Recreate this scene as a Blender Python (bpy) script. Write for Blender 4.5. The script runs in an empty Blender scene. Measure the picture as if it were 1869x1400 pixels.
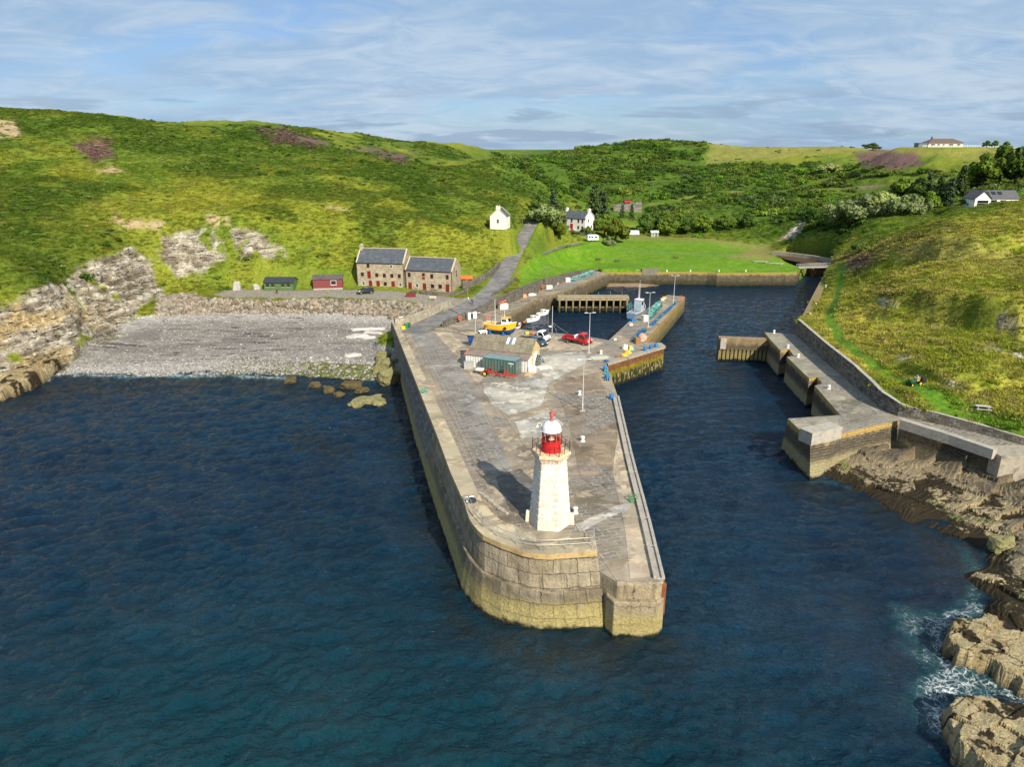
import bpy, bmesh, math, random
import numpy as np
from mathutils import Vector, Matrix
random.seed(7); RNG = np.random.default_rng(7)
R = math.radians
scene = bpy.context.scene
COL = scene.collection

# ------------------------------------------------------------------ camera, sky, sun, exposure
F, HOR, CZ = 1296.0, 272.0, 42.5
PITCH = math.atan((700 - HOR) / F); CP, SP = math.cos(PITCH), math.sin(PITCH)
cam_d = bpy.data.cameras.new('camera'); cam = bpy.data.objects.new('camera', cam_d); COL.objects.link(cam)
cam.location = (0, 0, CZ); cam.rotation_euler = (math.pi / 2 - PITCH, 0, 0)
cam_d.sensor_width = 36; cam_d.lens = F * 36 / 1869; cam_d.clip_start = 0.5; cam_d.clip_end = 30000
scene.camera = cam
scene.view_settings.view_transform = 'Standard'; scene.view_settings.look = 'None'
scene.view_settings.exposure = 0.48; scene.view_settings.gamma = 1.0
scene.cycles.max_bounces = 6; scene.cycles.transparent_max_bounces = 8
scene.cycles.use_denoising = True
try: scene.cycles.use_fast_gi = False
except Exception: pass

SUN_EL, SUN_AZ = R(34), math.atan2(0.46, -0.89)
sund = bpy.data.lights.new('sun', 'SUN'); sun = bpy.data.objects.new('sun', sund); COL.objects.link(sun)
sund.energy = 5.0; sund.angle = R(0.6); sund.color = (1, 0.91, 0.75)
sdir = Vector((math.sin(SUN_AZ) * math.cos(SUN_EL), math.cos(SUN_AZ) * math.cos(SUN_EL), math.sin(SUN_EL)))
sun.rotation_euler = sdir.to_track_quat('Z', 'Y').to_euler()
sun.location = (60, -120, 120)

world = bpy.data.worlds.new('World'); scene.world = world; world.use_nodes = True
class NT:
    """small helper around a node tree"""
    def __init__(s, nt): s.nt = nt; s.nt.nodes.clear()
    def n(s, t, **kw):
        nd = s.nt.nodes.new(t)
        for k, v in kw.items():
            if k.startswith('_'): setattr(nd, k[1:], v)
            else:
                key = k.replace('__', ' ')
                inp = nd.inputs[int(k[1:])] if k[0] == 'i' and k[1:].isdigit() else nd.inputs[key]
                if isinstance(v, bpy.types.NodeSocket): s.nt.links.new(v, inp)
                else: inp.default_value = v
        return nd
    def math(s, op, a, b=None, c=None, clamp=False):
        nd = s.nt.nodes.new('ShaderNodeMath'); nd.operation = op; nd.use_clamp = clamp
        for i, v in enumerate((a, b, c)):
            if v is None: continue
            if isinstance(v, bpy.types.NodeSocket): s.nt.links.new(v, nd.inputs[i])
            else: nd.inputs[i].default_value = v
        return nd.outputs[0]
    def vmath(s, op, a, b=None):
        nd = s.nt.nodes.new('ShaderNodeVectorMath'); nd.operation = op
        for i, v in enumerate((a, b)):
            if v is None: continue
            if isinstance(v, bpy.types.NodeSocket): s.nt.links.new(v, nd.inputs[i])
            else: nd.inputs[i].default_value = v
        return nd.outputs[0]
    def noise(s, vec, scale, detail=4, rough=0.55, dist=0.0, out='Fac'):
        nd = s.n('ShaderNodeTexNoise', Scale=scale, Detail=detail, Roughness=rough, Distortion=dist)
        if vec is not None: s.nt.links.new(vec, nd.inputs['Vector'])
        return nd.outputs[out]
    def smooth(s, v, a, b):
        nd = s.nt.nodes.new('ShaderNodeMapRange'); nd.interpolation_type = 'SMOOTHSTEP'
        s.nt.links.new(v, nd.inputs[0]); nd.inputs[1].default_value = a; nd.inputs[2].default_value = b
        return nd.outputs[0]
    def mix(s, f, a, b, mode='MIX'):
        nd = s.nt.nodes.new('ShaderNodeMix'); nd.data_type = 'RGBA'; nd.blend_type = mode; nd.clamp_factor = True
        for sock, v in ((nd.inputs[0], f), (nd.inputs[6], a), (nd.inputs[7], b)):
            if isinstance(v, bpy.types.NodeSocket): s.nt.links.new(v, sock)
            elif sock.type == 'RGBA': sock.default_value = (*v[:3], 1)
            else: sock.default_value = v
        return nd.outputs[2]
    def bump(s, h, strength=0.5, dist=0.1, normal=None):
        nd = s.n('ShaderNodeBump', Strength=strength, Distance=dist); s.nt.links.new(h, nd.inputs['Height'])
        if normal is not None: s.nt.links.new(normal, nd.inputs['Normal'])
        return nd.outputs[0]

w = NT(world.node_tree)
sky = w.n('ShaderNodeTexSky', _sky_type='NISHITA', _sun_disc=False, _sun_elevation=SUN_EL, _sun_rotation=SUN_AZ,
          _altitude=40, _air_density=1.0, _dust_density=0.6, _ozone_density=1.6)
tc = w.n('ShaderNodeTexCoord'); dirv = tc.outputs['Generated']
sx = w.n('ShaderNodeSeparateXYZ', Vector=dirv)
zc = w.math('MAXIMUM', sx.outputs[2], 0.0); den = w.math('ADD', zc, 0.20)
pl = w.n('ShaderNodeCombineXYZ', X=w.math('DIVIDE', sx.outputs[0], den), Y=w.math('DIVIDE', sx.outputs[1], den), Z=0.0).outputs[0]
mp = w.n('ShaderNodeMapping', Vector=pl, Rotation=(0, 0, R(-30)), Scale=(0.62, 0.95, 1)).outputs[0]
warp = w.vmath('ADD', mp, w.vmath('SCALE', w.noise(mp, 1.3, 3, out='Color'), None))
n1 = w.noise(mp, 1.1, 7, 0.5, 0.5); n2 = w.noise(mp, 5.0, 9, 0.6, 0.8)
cl = w.math('ADD', w.math('MULTIPLY', n1, 0.75), w.math('MULTIPLY', n2, 0.25))
cov = w.smooth(cl, 0.36, 0.52)
lit = w.mix(w.smooth(w.math('ADD', w.math('MULTIPLY', n2, .55), w.math('MULTIPLY', w.noise(mp, .8, 4, .5), .45)), 0.38, 0.66), (2.9, 4.25, 6.0), (4.7, 5.7, 6.75))
skyc = w.mix(w.math('ADD', .38, w.math('MULTIPLY', cov, 0.55)), w.mix(1, sky.outputs[0], (.56, .73, 1.02), 'MULTIPLY'), lit)
# low grey banks of cloud just above the horizon
mp2 = w.n('ShaderNodeMapping', Vector=dirv, Scale=(5.0, 5.0, 46.0), Location=(0.3, 0, 0)).outputs[0]
n3 = w.noise(mp2, 1.0, 5, 0.55, 0.3)
band = w.math('MULTIPLY', w.smooth(n3, 0.52, 0.60), w.math('SUBTRACT', 1.0, w.smooth(zc, 0.03, 0.10)))
skyc = w.mix(w.math('MULTIPLY', band, 0.75), skyc, (2.6, 3.55, 4.9))
bg = w.n('ShaderNodeBackground', Color=skyc, Strength=0.085)
w.n('ShaderNodeOutputWorld', Surface=bg.outputs[0])

# ------------------------------------------------------------------ from a picture point to a place
def ray(px, py):
    a = (px - 934.5) / F; b = (700 - py) / F
    return (a, CP + b * SP, -SP + b * CP)
def P(px, py, z=0.0):
    """where the sight line through this photo pixel meets height z"""
    d = ray(px, py); t = (z - CZ) / d[2]
    return (d[0] * t, d[1] * t, z)
def PD(px, py, dist):
    d = ray(px, py); t = dist / d[1]
    return (d[0] * t, dist, CZ + d[2] * t)
def proj(x, y, z):
    dz = z - CZ; wv = y * CP - dz * SP; u = y * SP + dz * CP
    return 934.5 + F * x / wv, 700 - F * u / wv

# ------------------------------------------------------------------ numpy noise
def _h(ix, iy, iz, seed):
    n = (ix.astype(np.int64) * 374761393 + iy.astype(np.int64) * 668265263 + iz.astype(np.int64) * 2147483647 + seed * 974634777) & 0xffffffff
    n = ((n ^ (n >> 13)) * 1274126177) & 0xffffffff
    n = ((n ^ (n >> 16)) * 2246822519) & 0xffffffff
    return ((n ^ (n >> 15)) & 0xffff) / 65535.0
def vnoise(x, y, z=None, seed=0):
    x = np.asarray(x, float); y = np.asarray(y, float)
    fx = np.floor(x); fy = np.floor(y); tx = x - fx; ty = y - fy
    tx = tx * tx * (3 - 2 * tx); ty = ty * ty * (3 - 2 * ty)
    if z is None:
        z0 = np.zeros_like(fx)
        a = _h(fx, fy, z0, seed); b = _h(fx + 1, fy, z0, seed); c = _h(fx, fy + 1, z0, seed); d = _h(fx + 1, fy + 1, z0, seed)
        return (a + (b - a) * tx) * (1 - ty) + (c + (d - c) * tx) * ty
    z = np.asarray(z, float); fz = np.floor(z); tz = z - fz; tz = tz * tz * (3 - 2 * tz); r = []
    for k in (0, 1):
        a = _h(fx, fy, fz + k, seed); b = _h(fx + 1, fy, fz + k, seed); c = _h(fx, fy + 1, fz + k, seed); d = _h(fx + 1, fy + 1, fz + k, seed)
        r.append((a + (b - a) * tx) * (1 - ty) + (c + (d - c) * tx) * ty)
    return r[0] * (1 - tz) + r[1] * tz
def fbm(x, y, z=None, oct=4, seed=0, gain=0.5):
    s = 0; a = 1; t = 0; f = 1
    for o in range(oct):
        s = s + a * vnoise(np.asarray(x) * f + o * 17.3, np.asarray(y) * f - o * 9.1, None if z is None else np.asarray(z) * f + o * 5.7, seed + o)
        t += a; a *= gain; f *= 2.03
    return s / t
def sstep(a, b, v):
    t = np.clip((v - a) / (b - a), 0, 1); return t * t * (3 - 2 * t)
def inpoly(x, y, poly):
    x = np.asarray(x); y = np.asarray(y); ins = np.zeros(x.shape, bool); n = len(poly)
    for i in range(n):
        x0, y0 = poly[i][:2]; x1, y1 = poly[(i + 1) % n][:2]
        if y0 == y1: continue
        c = ((y0 > y) != (y1 > y)) & (x < (x1 - x0) * (y - y0) / (y1 - y0) + x0); ins ^= c
    return ins
def polydist(x, y, line, closed=False):
    """distance to a polyline and the position along it"""
    best = np.full(np.shape(x), 1e9); par = np.zeros(np.shape(x)); acc = 0
    pts = list(line) + ([line[0]] if closed else [])
    for (x0, y0, *_), (x1, y1, *_) in zip(pts[:-1], pts[1:]):
        dx, dy = x1 - x0, y1 - y0; L2 = dx * dx + dy * dy + 1e-12
        t = np.clip(((x - x0) * dx + (y - y0) * dy) / L2, 0, 1)
        d = np.hypot(x - x0 - t * dx, y - y0 - t * dy); m = d < best
        best = np.where(m, d, best); par = np.where(m, acc + t * math.sqrt(L2), par); acc += math.sqrt(L2)
    return best, par
def lin(c):
    return tuple(((v / 255) / 12.92 if v / 255 <= 0.04045 else ((v / 255 + 0.055) / 1.055) ** 2.4) for v in c)

# ------------------------------------------------------------------ objects
def tag(o, label=None, cat=None, group=None, kind=None):
    if label: o['label'] = label
    if cat: o['category'] = cat
    if group: o['group'] = group
    if kind: o['kind'] = kind
    return o
def empty(name, loc=(0, 0, 0), rz=0.0, label=None, cat=None, group=None):
    o = bpy.data.objects.new(name, None); COL.objects.link(o); o.location = loc; o.rotation_euler = (0, 0, rz); o.empty_display_size = 0.3
    return tag(o, label, cat, group)
def copy_tree(o, parent=None):
    c = o.copy(); COL.objects.link(c)
    if parent is not None: c.parent = parent
    for ch in list(o.children): copy_tree(ch, c)
    return c
class MB:
    """collects shapes and links them as ONE mesh object"""
    def __init__(s): s.v = []; s.f = []; s.uv = []
    def add(s, verts, faces, uvs=None):
        o = len(s.v); s.v += [tuple(p) for p in verts]
        for i, f in enumerate(faces):
            s.f.append(tuple(o + k for k in f)); s.uv.append(uvs[i] if uvs else None)
        return s
    def box(s, c, d, rz=0.0, rot=None, taper=1.0):
        cx, cy, cz = c; hx, hy, hz = d[0] / 2, d[1] / 2, d[2] / 2; vs = []
        m = rot if rot is not None else Matrix.Rotation(rz, 3, 'Z')
        for z in (-hz, hz):
            k = taper if z > 0 else 1.0
            for x, y in ((-hx, -hy), (hx, -hy), (hx, hy), (-hx, hy)):
                p = m @ Vector((x * k, y * k, z)); vs.append((cx + p.x, cy + p.y, cz + p.z))
        return s.add(vs, [(0, 3, 2, 1), (4, 5, 6, 7), (0, 1, 5, 4), (1, 2, 6, 5), (2, 3, 7, 6), (3, 0, 4, 7)])
    def prism(s, poly, z0, z1, bottom=True):
        n = len(poly); a = sum(poly[i][0] * poly[(i + 1) % n][1] - poly[(i + 1) % n][0] * poly[i][1] for i in range(n))
        if a < 0: poly = poly[::-1]
        vs = [(p[0], p[1], z0) for p in poly] + [(p[0], p[1], z1) for p in poly]
        fs = [tuple(range(n, 2 * n))] + ([tuple(range(n - 1, -1, -1))] if bottom else [])
        uv = [[(p[0], p[1]) for p in poly]] + ([None] if bottom else [])
        u = 0
        for i in range(n):
            j = (i + 1) % n; L = math.hypot(poly[j][0] - poly[i][0], poly[j][1] - poly[i][1])
            fs.append((i, j, n + j, n + i)); uv.append([(u, z0), (u + L, z0), (u + L, z1), (u, z1)]); u += L
        return s.add(vs, fs, uv)
    def extr(s, prof, x0, x1, axis='x', fr=None):
        """a side profile [(y,z)...] swept from x0 to x1; fr(x,y,z) may move points"""
        n = len(prof); vs = []
        for x in (x0, x1): vs += [(x, p[0], p[1]) if axis == 'x' else (p[0], x, p[1]) for p in prof]
        fs = [tuple(range(n)), tuple(range(2 * n - 1, n - 1, -1))] + [(j, i, n + i, n + j) for i, j in ((i, (i + 1) % n) for i in range(n))]
        return s.add(vs, fs)
    def tube(s, p0, p1, r0, r1=None, n=8, cap=True):
        return s.path([p0, p1], [r0, r0 if r1 is None else r1], n, cap)
    def path(s, pts, r, n=6, cap=True, closed=False):
        pts = [Vector(p) for p in pts]; m = len(pts)
        if not isinstance(r, (list, tuple)): r = [r] * m
        o = []; up = None
        for i, p in enumerate(pts):
            a = pts[i - 1] if (i > 0 or closed) else p; b = pts[(i + 1) % m] if (i < m - 1 or closed) else p
            d = (b - a).normalized()
            if up is None:
                up = Vector((0, 0, 1)) if abs(d.z) < 0.9 else Vector((1, 0, 0))
            x = d.cross(up).normalized()
            if x.length < 0.1: x = Vector((1, 0, 0))
            y = x.cross(d).normalized(); up = y
            for k in range(n):
                t = 2 * math.pi * k / n; q = p + x * math.cos(t) * r[i] + y * math.sin(t) * r[i]; o.append(tuple(q))
        fs = []
        for i in range(m if closed else m - 1):
            i2 = (i + 1) % m
            for k in range(n): fs.append((i * n + k, i * n + (k + 1) % n, i2 * n + (k + 1) % n, i2 * n + k))
        if cap and not closed: fs += [tuple(range(n - 1, -1, -1)), tuple((m - 1) * n + k for k in range(n))]
        return s.add(o, fs)
    def lathe(s, prof, n=16, c=(0, 0, 0), phase=0.0, arc=None):
        vs = []; m = len(prof)
        for (r, z) in prof:
            for k in range(n):
                t = phase + 2 * math.pi * k / n; vs.append((c[0] + r * math.cos(t), c[1] + r * math.sin(t), c[2] + z))
        fs = [(i * n + k, i * n + (k + 1) % n, (i + 1) * n + (k + 1) % n, (i + 1) * n + k) for i in range(m - 1) for k in range(n)]
        fs += [tuple(range(n - 1, -1, -1)), tuple((m - 1) * n + k for k in range(n))]
        return s.add(vs, fs)
    def ball(s, c, r, n=10, m=6, jit=0.0, seed=0):
        rx, ry, rz = r if isinstance(r, (tuple, list)) else (r, r, r); rr = random.Random(seed); vs = [(c[0], c[1], c[2] - rz)]
        for i in range(1, m):
            ph = -math.pi / 2 + math.pi * i / m
            for k in range(n):
                t = 2 * math.pi * k / n; q = 1 + rr.uniform(-jit, jit)
                vs.append((c[0] + rx * q * math.cos(ph) * math.cos(t), c[1] + ry * q * math.cos(ph) * math.sin(t), c[2] + rz * q * math.sin(ph)))
        vs.append((c[0], c[1], c[2] + rz)); L = len(vs) - 1
        fs = [(0, 1 + (k + 1) % n, 1 + k) for k in range(n)]
        for i in range(m - 2):
            for k in range(n): fs.append((1 + i * n + k, 1 + i * n + (k + 1) % n, 1 + (i + 1) * n + (k + 1) % n, 1 + (i + 1) * n + k))
        fs += [(L, 1 + (m - 2) * n + k, 1 + (m - 2) * n + (k + 1) % n) for k in range(n)]
        return s.add(vs, fs)
    def strip(s, A, B, u0=0.0, vscale=1.0):
        """quads between two polylines with uv = (length, height)"""
        n = len(A); vs = list(A) + list(B); fs = []; uv = []; u = u0
        for i in range(n - 1):
            L = math.dist(A[i], A[i + 1]); va = A[i][2]; vb = B[i][2]
            if abs(va - vb) < 0.05: va, vb = 0, math.dist(A[i], B[i])
            fs.append((i, i + 1, n + i + 1, n + i)); uv.append([(u, va), (u + L, va), (u + L, vb), (u, vb)]); u += L
        return s.add(vs, fs, uv)
    def build(s, name, mat, parent=None, smooth=False, bevel=0.0, angle=None):
        me = bpy.data.meshes.new(name); me.from_pydata(s.v, [], s.f)
        if any(u is not None for u in s.uv):
            lay = me.uv_layers.new(name='UVMap'); i = 0
            for f, u in zip(s.f, s.uv):
                for k in range(len(f)):
                    if u is not None: lay.data[i].uv = u[k]
                    else:
                        p = s.v[f[k]]; lay.data[i].uv = (p[0] + p[1], p[2])
                    i += 1
        me.materials.append(mat); me.validate(); me.update()
        bm = bmesh.new(); bm.from_mesh(me); bmesh.ops.recalc_face_normals(bm, faces=bm.faces)
        if bevel > 0:
            es = [e for e in bm.edges if len(e.link_faces) == 2 and e.calc_face_angle(0) > 0.5]
            bmesh.ops.bevel(bm, geom=es, offset=bevel, segments=2, affect='EDGES', profile=0.5)
        bm.to_mesh(me); bm.free()
        o = bpy.data.objects.new(name, me); COL.objects.link(o)
        if smooth:
            me.polygons.foreach_set('use_smooth', [True] * len(me.polygons))
            if angle: 
                try: me.set_sharp_from_angle(angle=R(angle))
                except Exception: pass
        if parent is not None: o.parent = parent
        return o
def np_mesh(name, verts, faces, mat, smooth=True, colors=None, attrs=None):
    """fast mesh from numpy arrays; faces (n,4) or (n,3)"""
    me = bpy.data.meshes.new(name); k = faces.shape[1]
    me.vertices.add(len(verts)); me.vertices.foreach_set('co', np.ascontiguousarray(verts, np.float32).ravel())
    me.loops.add(faces.size); me.loops.foreach_set('vertex_index', np.ascontiguousarray(faces, np.int32).ravel())
    me.polygons.add(len(faces)); me.polygons.foreach_set('loop_start', np.arange(0, faces.size, k, dtype=np.int32))
    me.polygons.foreach_set('use_smooth', np.full(len(faces), smooth))
    me.update(calc_edges=True)
    if colors is not None:
        a = me.color_attributes.new('tint', 'FLOAT_COLOR', 'POINT'); c = np.ones((len(verts), 4), np.float32); c[:, :3] = colors; a.data.foreach_set('color', c.ravel())
    for nm, v in (attrs or {}).items():
        a = me.attributes.new(nm, 'FLOAT', 'POINT'); a.data.foreach_set('value', np.ascontiguousarray(v, np.float32))
    me.materials.append(mat); o = bpy.data.objects.new(name, me); COL.objects.link(o); return o
def resample(line, n):
    p = np.array(line, float); d = np.r_[0, np.cumsum(np.linalg.norm(np.diff(p, axis=0), axis=1))]
    t = np.linspace(0, d[-1], n); return np.stack([np.interp(t, d, p[:, k]) for k in range(p.shape[1])], 1)
def offset_line(line, dist):
    """shift a polyline sideways (left of travel positive)"""
    p = np.array([q[:2] for q in line], float); t = np.gradient(p, axis=0); t /= np.linalg.norm(t, axis=1)[:, None] + 1e-9
    return [(p[i, 0] - t[i, 1] * dist, p[i, 1] + t[i, 0] * dist) for i in range(len(p))]
def hide_collection(name):
    return bpy.data.collections.new(name)   # not linked to the scene: only a source for scattering
def scatter(name, pts, scale, rotz, tint, sources, idx=None, tilt=None):
    """points carrying instances of the sources (used only for what nobody could count)"""
    n = len(pts); me = bpy.data.meshes.new(name); me.vertices.add(n); me.vertices.foreach_set('co', np.ascontiguousarray(pts, np.float32).ravel())
    me.attributes.new('sc', 'FLOAT_VECTOR', 'POINT').data.foreach_set('vector', np.ascontiguousarray(scale, np.float32).ravel())
    rv = np.zeros((n, 3), np.float32); rv[:, 2] = rotz
    if tilt is not None: rv[:, :2] = tilt
    me.attributes.new('rt', 'FLOAT_VECTOR', 'POINT').data.foreach_set('vector', rv.ravel())
    c = np.ones((n, 4), np.float32); c[:, :3] = tint; me.attributes.new('tint', 'FLOAT_COLOR', 'POINT').data.foreach_set('color', c.ravel())
    if idx is None: idx = RNG.integers(0, len(sources), n)
    me.attributes.new('pick', 'INT', 'POINT').data.foreach_set('value', np.ascontiguousarray(idx, np.int32))
    o = bpy.data.objects.new(name, me); COL.objects.link(o)
    sc = hide_collection(name + '_kinds')
    for i, s in enumerate(sources):
        so = bpy.data.objects.new('%s_kind_%02d' % (name, i), s); sc.objects.link(so)
    g = bpy.data.node_groups.new(name, 'GeometryNodeTree')
    g.interface.new_socket('Geometry', in_out='INPUT', socket_type='NodeSocketGeometry'); g.interface.new_socket('Geometry', in_out='OUTPUT', socket_type='NodeSocketGeometry')
    N = g.nodes; L = g.links; gi = N.new('NodeGroupInput'); go = N.new('NodeGroupOutput'); ci = N.new('GeometryNodeCollectionInfo')
    ci.inputs['Collection'].default_value = sc; ci.inputs['Separate Children'].default_value = True; ci.inputs['Reset Children'].default_value = True
    ip = N.new('GeometryNodeInstanceOnPoints'); ip.inputs['Pick Instance'].default_value = True
    def at(nm, ty):
        a = N.new('GeometryNodeInputNamedAttribute'); a.data_type = ty; a.inputs['Name'].default_value = nm; return a.outputs['Attribute']
    L.new(gi.outputs[0], ip.inputs['Points']); L.new(ci.outputs[0], ip.inputs['Instance']); L.new(at('pick', 'INT'), ip.inputs['Instance Index'])
    er = N.new('FunctionNodeEulerToRotation'); L.new(at('rt', 'FLOAT_VECTOR'), er.inputs[0]); L.new(er.outputs[0], ip.inputs['Rotation'])
    L.new(at('sc', 'FLOAT_VECTOR'), ip.inputs['Scale']); L.new(ip.outputs[0], go.inputs[0])
    md = o.modifiers.new('scatter', 'NODES'); md.node_group = g
    return o

# ------------------------------------------------------------------ materials
def new_mat(name):
    m = bpy.data.materials.new(name); m.use_nodes = True; return m, NT(m.node_tree)
def finish(t, col, rough=0.8, nrm=None, metal=0.0, spec=0.3, **kw):
    b = t.n('ShaderNodeBsdfPrincipled')
    def put(k, v):
        if isinstance(v, bpy.types.NodeSocket): t.nt.links.new(v, b.inputs[k])
        else: b.inputs[k].default_value = (*v, 1) if isinstance(v, tuple) and len(v) == 3 else v
    put('Base Color', col); put('Roughness', rough); put('Metallic', metal); put('Specular IOR Level', spec)
    if nrm is not None: put('Normal', nrm)
    for k, v in kw.items(): put(k.replace('__', ' '), v)
    t.n('ShaderNodeOutputMaterial', Surface=b.outputs[0]); return b
_mats = {}
def M(name, col, rough=0.7, var=0.18, scale=2.0, bump=0.0, metal=0.0, spec=0.3, dirt=None, dirt_amt=0.35, coat=0.0):
    """painted / plain surface with uneven tone and optional dirt"""
    if name in _mats: return _mats[name]
    m, t = new_mat(name); pos = t.n('ShaderNodeNewGeometry').outputs['Position']
    n1 = t.noise(pos, scale, 5, 0.6); n2 = t.noise(pos, scale * 9, 3, 0.6)
    k = t.math('ADD', t.math('MULTIPLY', n1, 0.7), t.math('MULTIPLY', n2, 0.3))
    c = t.mix(t.smooth(k, 0.3, 0.7), tuple(v * (1 - var) for v in col), tuple(min(1, v * (1 + var)) for v in col))
    if dirt: c = t.mix(t.math('MULTIPLY', t.smooth(n1, 0.5, 0.75), dirt_amt), c, dirt)
    nr = t.bump(n2, bump, 0.05) if bump else None
    finish(t, c, rough, nr, metal, spec, Coat__Weight=coat); _mats[name] = m; return m
# ================================================================== THE LAND
QZ = 5.2
def deckz(y): return 5.5 - .0076 * (y - 55)
def PQ(px, py, up=0.0):
    """a place on the gently falling quay"""
    z = 5.0
    for _ in range(6): p = P(px, py, z); z = deckz(p[1]) + up
    return P(px, py, z)
Z = lambda px, py, z: P(px, py, z)
D = PD
ctrl = [Z(*a) for a in [
 # waterline and cliff foot
 (0,715,0),(60,702,0),(115,680,.2),(170,620,1.4),(-200,760,0),
 # beach
 (130,681,0),(250,683,0),(400,681,0),(550,686,0),(690,695,0),(250,630,1.2),(400,625,1.2),(550,625,1.3),(690,630,1.4),
 (235,585,2.4),(400,571,2.5),(560,571,2.5),(700,578,2.6),(330,546,5.3),(400,544,5.5),(480,544,5.5),(560,544,5.5),(640,545,5.5),(700,548,5.4),(765,557,5.1),
 # flat ground by the storehouses, road
 (650,525,5.8),(838,532,5.6),(745,530,5.7),(510,530,5.8),(600,527,5.8),(650,538,5.7),(760,543,5.6),(430,532,5.8),(905,520,7),(935,470,10),(960,430,14),(975,402,18),(860,560,5.6),(800,585,4.9),(885,542,6),
 # lawn
 (960,500,6.6),(1000,500,5.4),(1090,489,4.6),(1000,480,5.6),(1010,462,6.8),(1100,460,5.4),(1100,440,7),(1200,489,4.3),(1200,465,5),(1200,440,6),(1300,489,4.3),(1300,460,5),(1300,440,6),
 (1400,489,4.3),(1390,465,5.2),(1450,490,4.3),(1420,450,5.0),(1060,425,9),(1030,420,10),(1180,425,7),(1250,430,6.5),(1440,465,4.0),(1500,478,4.0),
 # sea floor to the left
 (0,790,-4),(200,745,-3.5),(400,735,-3.5),(600,745,-3.5),(700,770,-4),(0,1000,-5),(400,1000,-5),(700,950,-5),(0,1400,-5),(500,1400,-5),(-400,900,-5),
 # right bank
 (1515,490,5),(1552,540,6.8),(1505,520,4.9),(1492,550,4.9),(1523,530,5.3),(1503,568,5.3),(1520,578,8.0),(1480,584,8.0),(1620,690,8),(1560,665,8.1),(1700,747,7.0),(1800,783,6.3)]]
ctrl += [D(*a) for a in [
 (0,640,131),(0,545,141),(100,530,153),(100,600,144),(200,462,186),(200,520,177),(215,575,170),
 (0,450,170),(0,350,205),(0,270,250),(0,198,310),(150,400,200),(150,300,250),(150,207,330),
 (300,430,203),(300,500,196),(300,528,193.5),(300,380,215),(300,300,260),(300,221,340),(450,430,205),(450,490,199),(450,370,222),(450,290,280),(450,221,370),
 (560,450,208),(560,495,201),(600,350,240),(600,280,310),(600,238,390),(600,400,222),(700,440,214),(700,380,232),(700,320,270),(740,258,400),(700,290,320),
 (800,440,216),(800,400,235),(800,350,265),(800,300,330),(850,270,430),(870,470,218),(880,432,226),(912,418,234),(870,400,240),(900,350,285),(950,320,340),(900,300,360),(900,279,450),
 (930,291,350),(1000,326,372),(1050,358,382),(1050,385,350),(1000,385,300),(960,385,280),
 (1100,400,340),(1100,350,420),(1100,300,500),(1000,288,560),(1060,272,600),(1150,257,620),(1280,262,620),(1200,300,520),(1200,340,450),(1200,378,390),(1200,413,335),
 (1300,420,320),(1300,370,380),(1300,320,460),(1400,269,600),(1400,310,480),(1400,360,390),(1400,410,320),(1450,440,285),(1480,405,300),(1500,330,420),(1550,269,560),
 (1600,340,370),(1600,300,430),(1700,340,330),(1700,300,370),(1640,271,405),(1690,271,400),(1780,271,394),(1720,270,400),(1869,272,380),(1869,320,330),(1800,350,290),(1560,425,255),(1600,400,270),(1640,425,232),(1700,395,250),(1790,384,240),(1869,365,245),
 (1560,500,200),(1600,460,205),(1600,520,170),(1600,580,141),(1600,640,122),(1700,415,195),(1700,460,178),(1700,520,152),(1700,580,131),(1700,640,115),(1700,700,102),
 (1869,375,195),(1869,420,180),(1869,480,160),(1869,540,140),(1869,600,123),(1869,660,110),(1869,720,97),(1869,785,86),
 (2150,720,90),(2150,560,120),(2150,400,175),(2150,275,380),(-300,640,131),(-300,400,190),(-300,195,300)]]
for px_, dd_, zz_ in ((880, 520, 29), (930, 425, 25), (985, 440, 19), (1030, 440, 15), (1065, 425, 13)): # the side valley behind the left ridge
    q_ = D(px_, 400, dd_); ctrl.append((q_[0], q_[1], zz_))
# the ground falls away or levels out behind each crest
for a_ in [(0,198,310),(150,207,330),(300,221,340),(450,221,370),(600,238,390),(740,258,400),(850,270,430),(900,279,450),(1060,272,600),(1150,257,620),(1280,262,620),(1400,269,600),(1550,269,560),(1640,271,405),(1690,271,400),(1780,271,394),(1720,270,400),(1869,272,380),(-300,195,300)]:
    p = D(*a_); k = (p[1] + 70) / p[1]; ctrl.append((p[0] * k, p[1] + 70, p[2] - (3.0 if a_[0] > 1300 else 8.0))); k = (p[1] + 200) / p[1]; ctrl.append((p[0] * k, p[1] + 200, min(p[2] - 8, 36)))
ctrl = np.array(ctrl)
_c2 = 12.0 ** 2
def _phi(r2): return np.sqrt(r2 + _c2)
_A = _phi(((ctrl[:, None, :2] - ctrl[None, :, :2]) ** 2).sum(-1)); _n = len(ctrl)
_Pm = np.c_[np.ones(_n), ctrl[:, 0] / 100, ctrl[:, 1] / 100]
_K = np.block([[_A - 0.15 * np.eye(_n), _Pm], [_Pm.T, np.zeros((3, 3))]])
_W = np.linalg.solve(_K, np.r_[ctrl[:, 2], 0, 0, 0])
def rbf(x, y):
    x = np.asarray(x, float).ravel(); y = np.asarray(y, float).ravel(); out = np.empty(len(x))
    for i in range(0, len(x), 20000):
        a = x[i:i + 20000]; b = y[i:i + 20000]
        k = _phi((a[:, None] - ctrl[None, :, 0]) ** 2 + (b[:, None] - ctrl[None, :, 1]) ** 2)
        out[i:i + 20000] = k @ _W[:_n] + _W[_n] + _W[_n + 1] * a / 100 + _W[_n + 2] * b / 100
    return out

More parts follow.
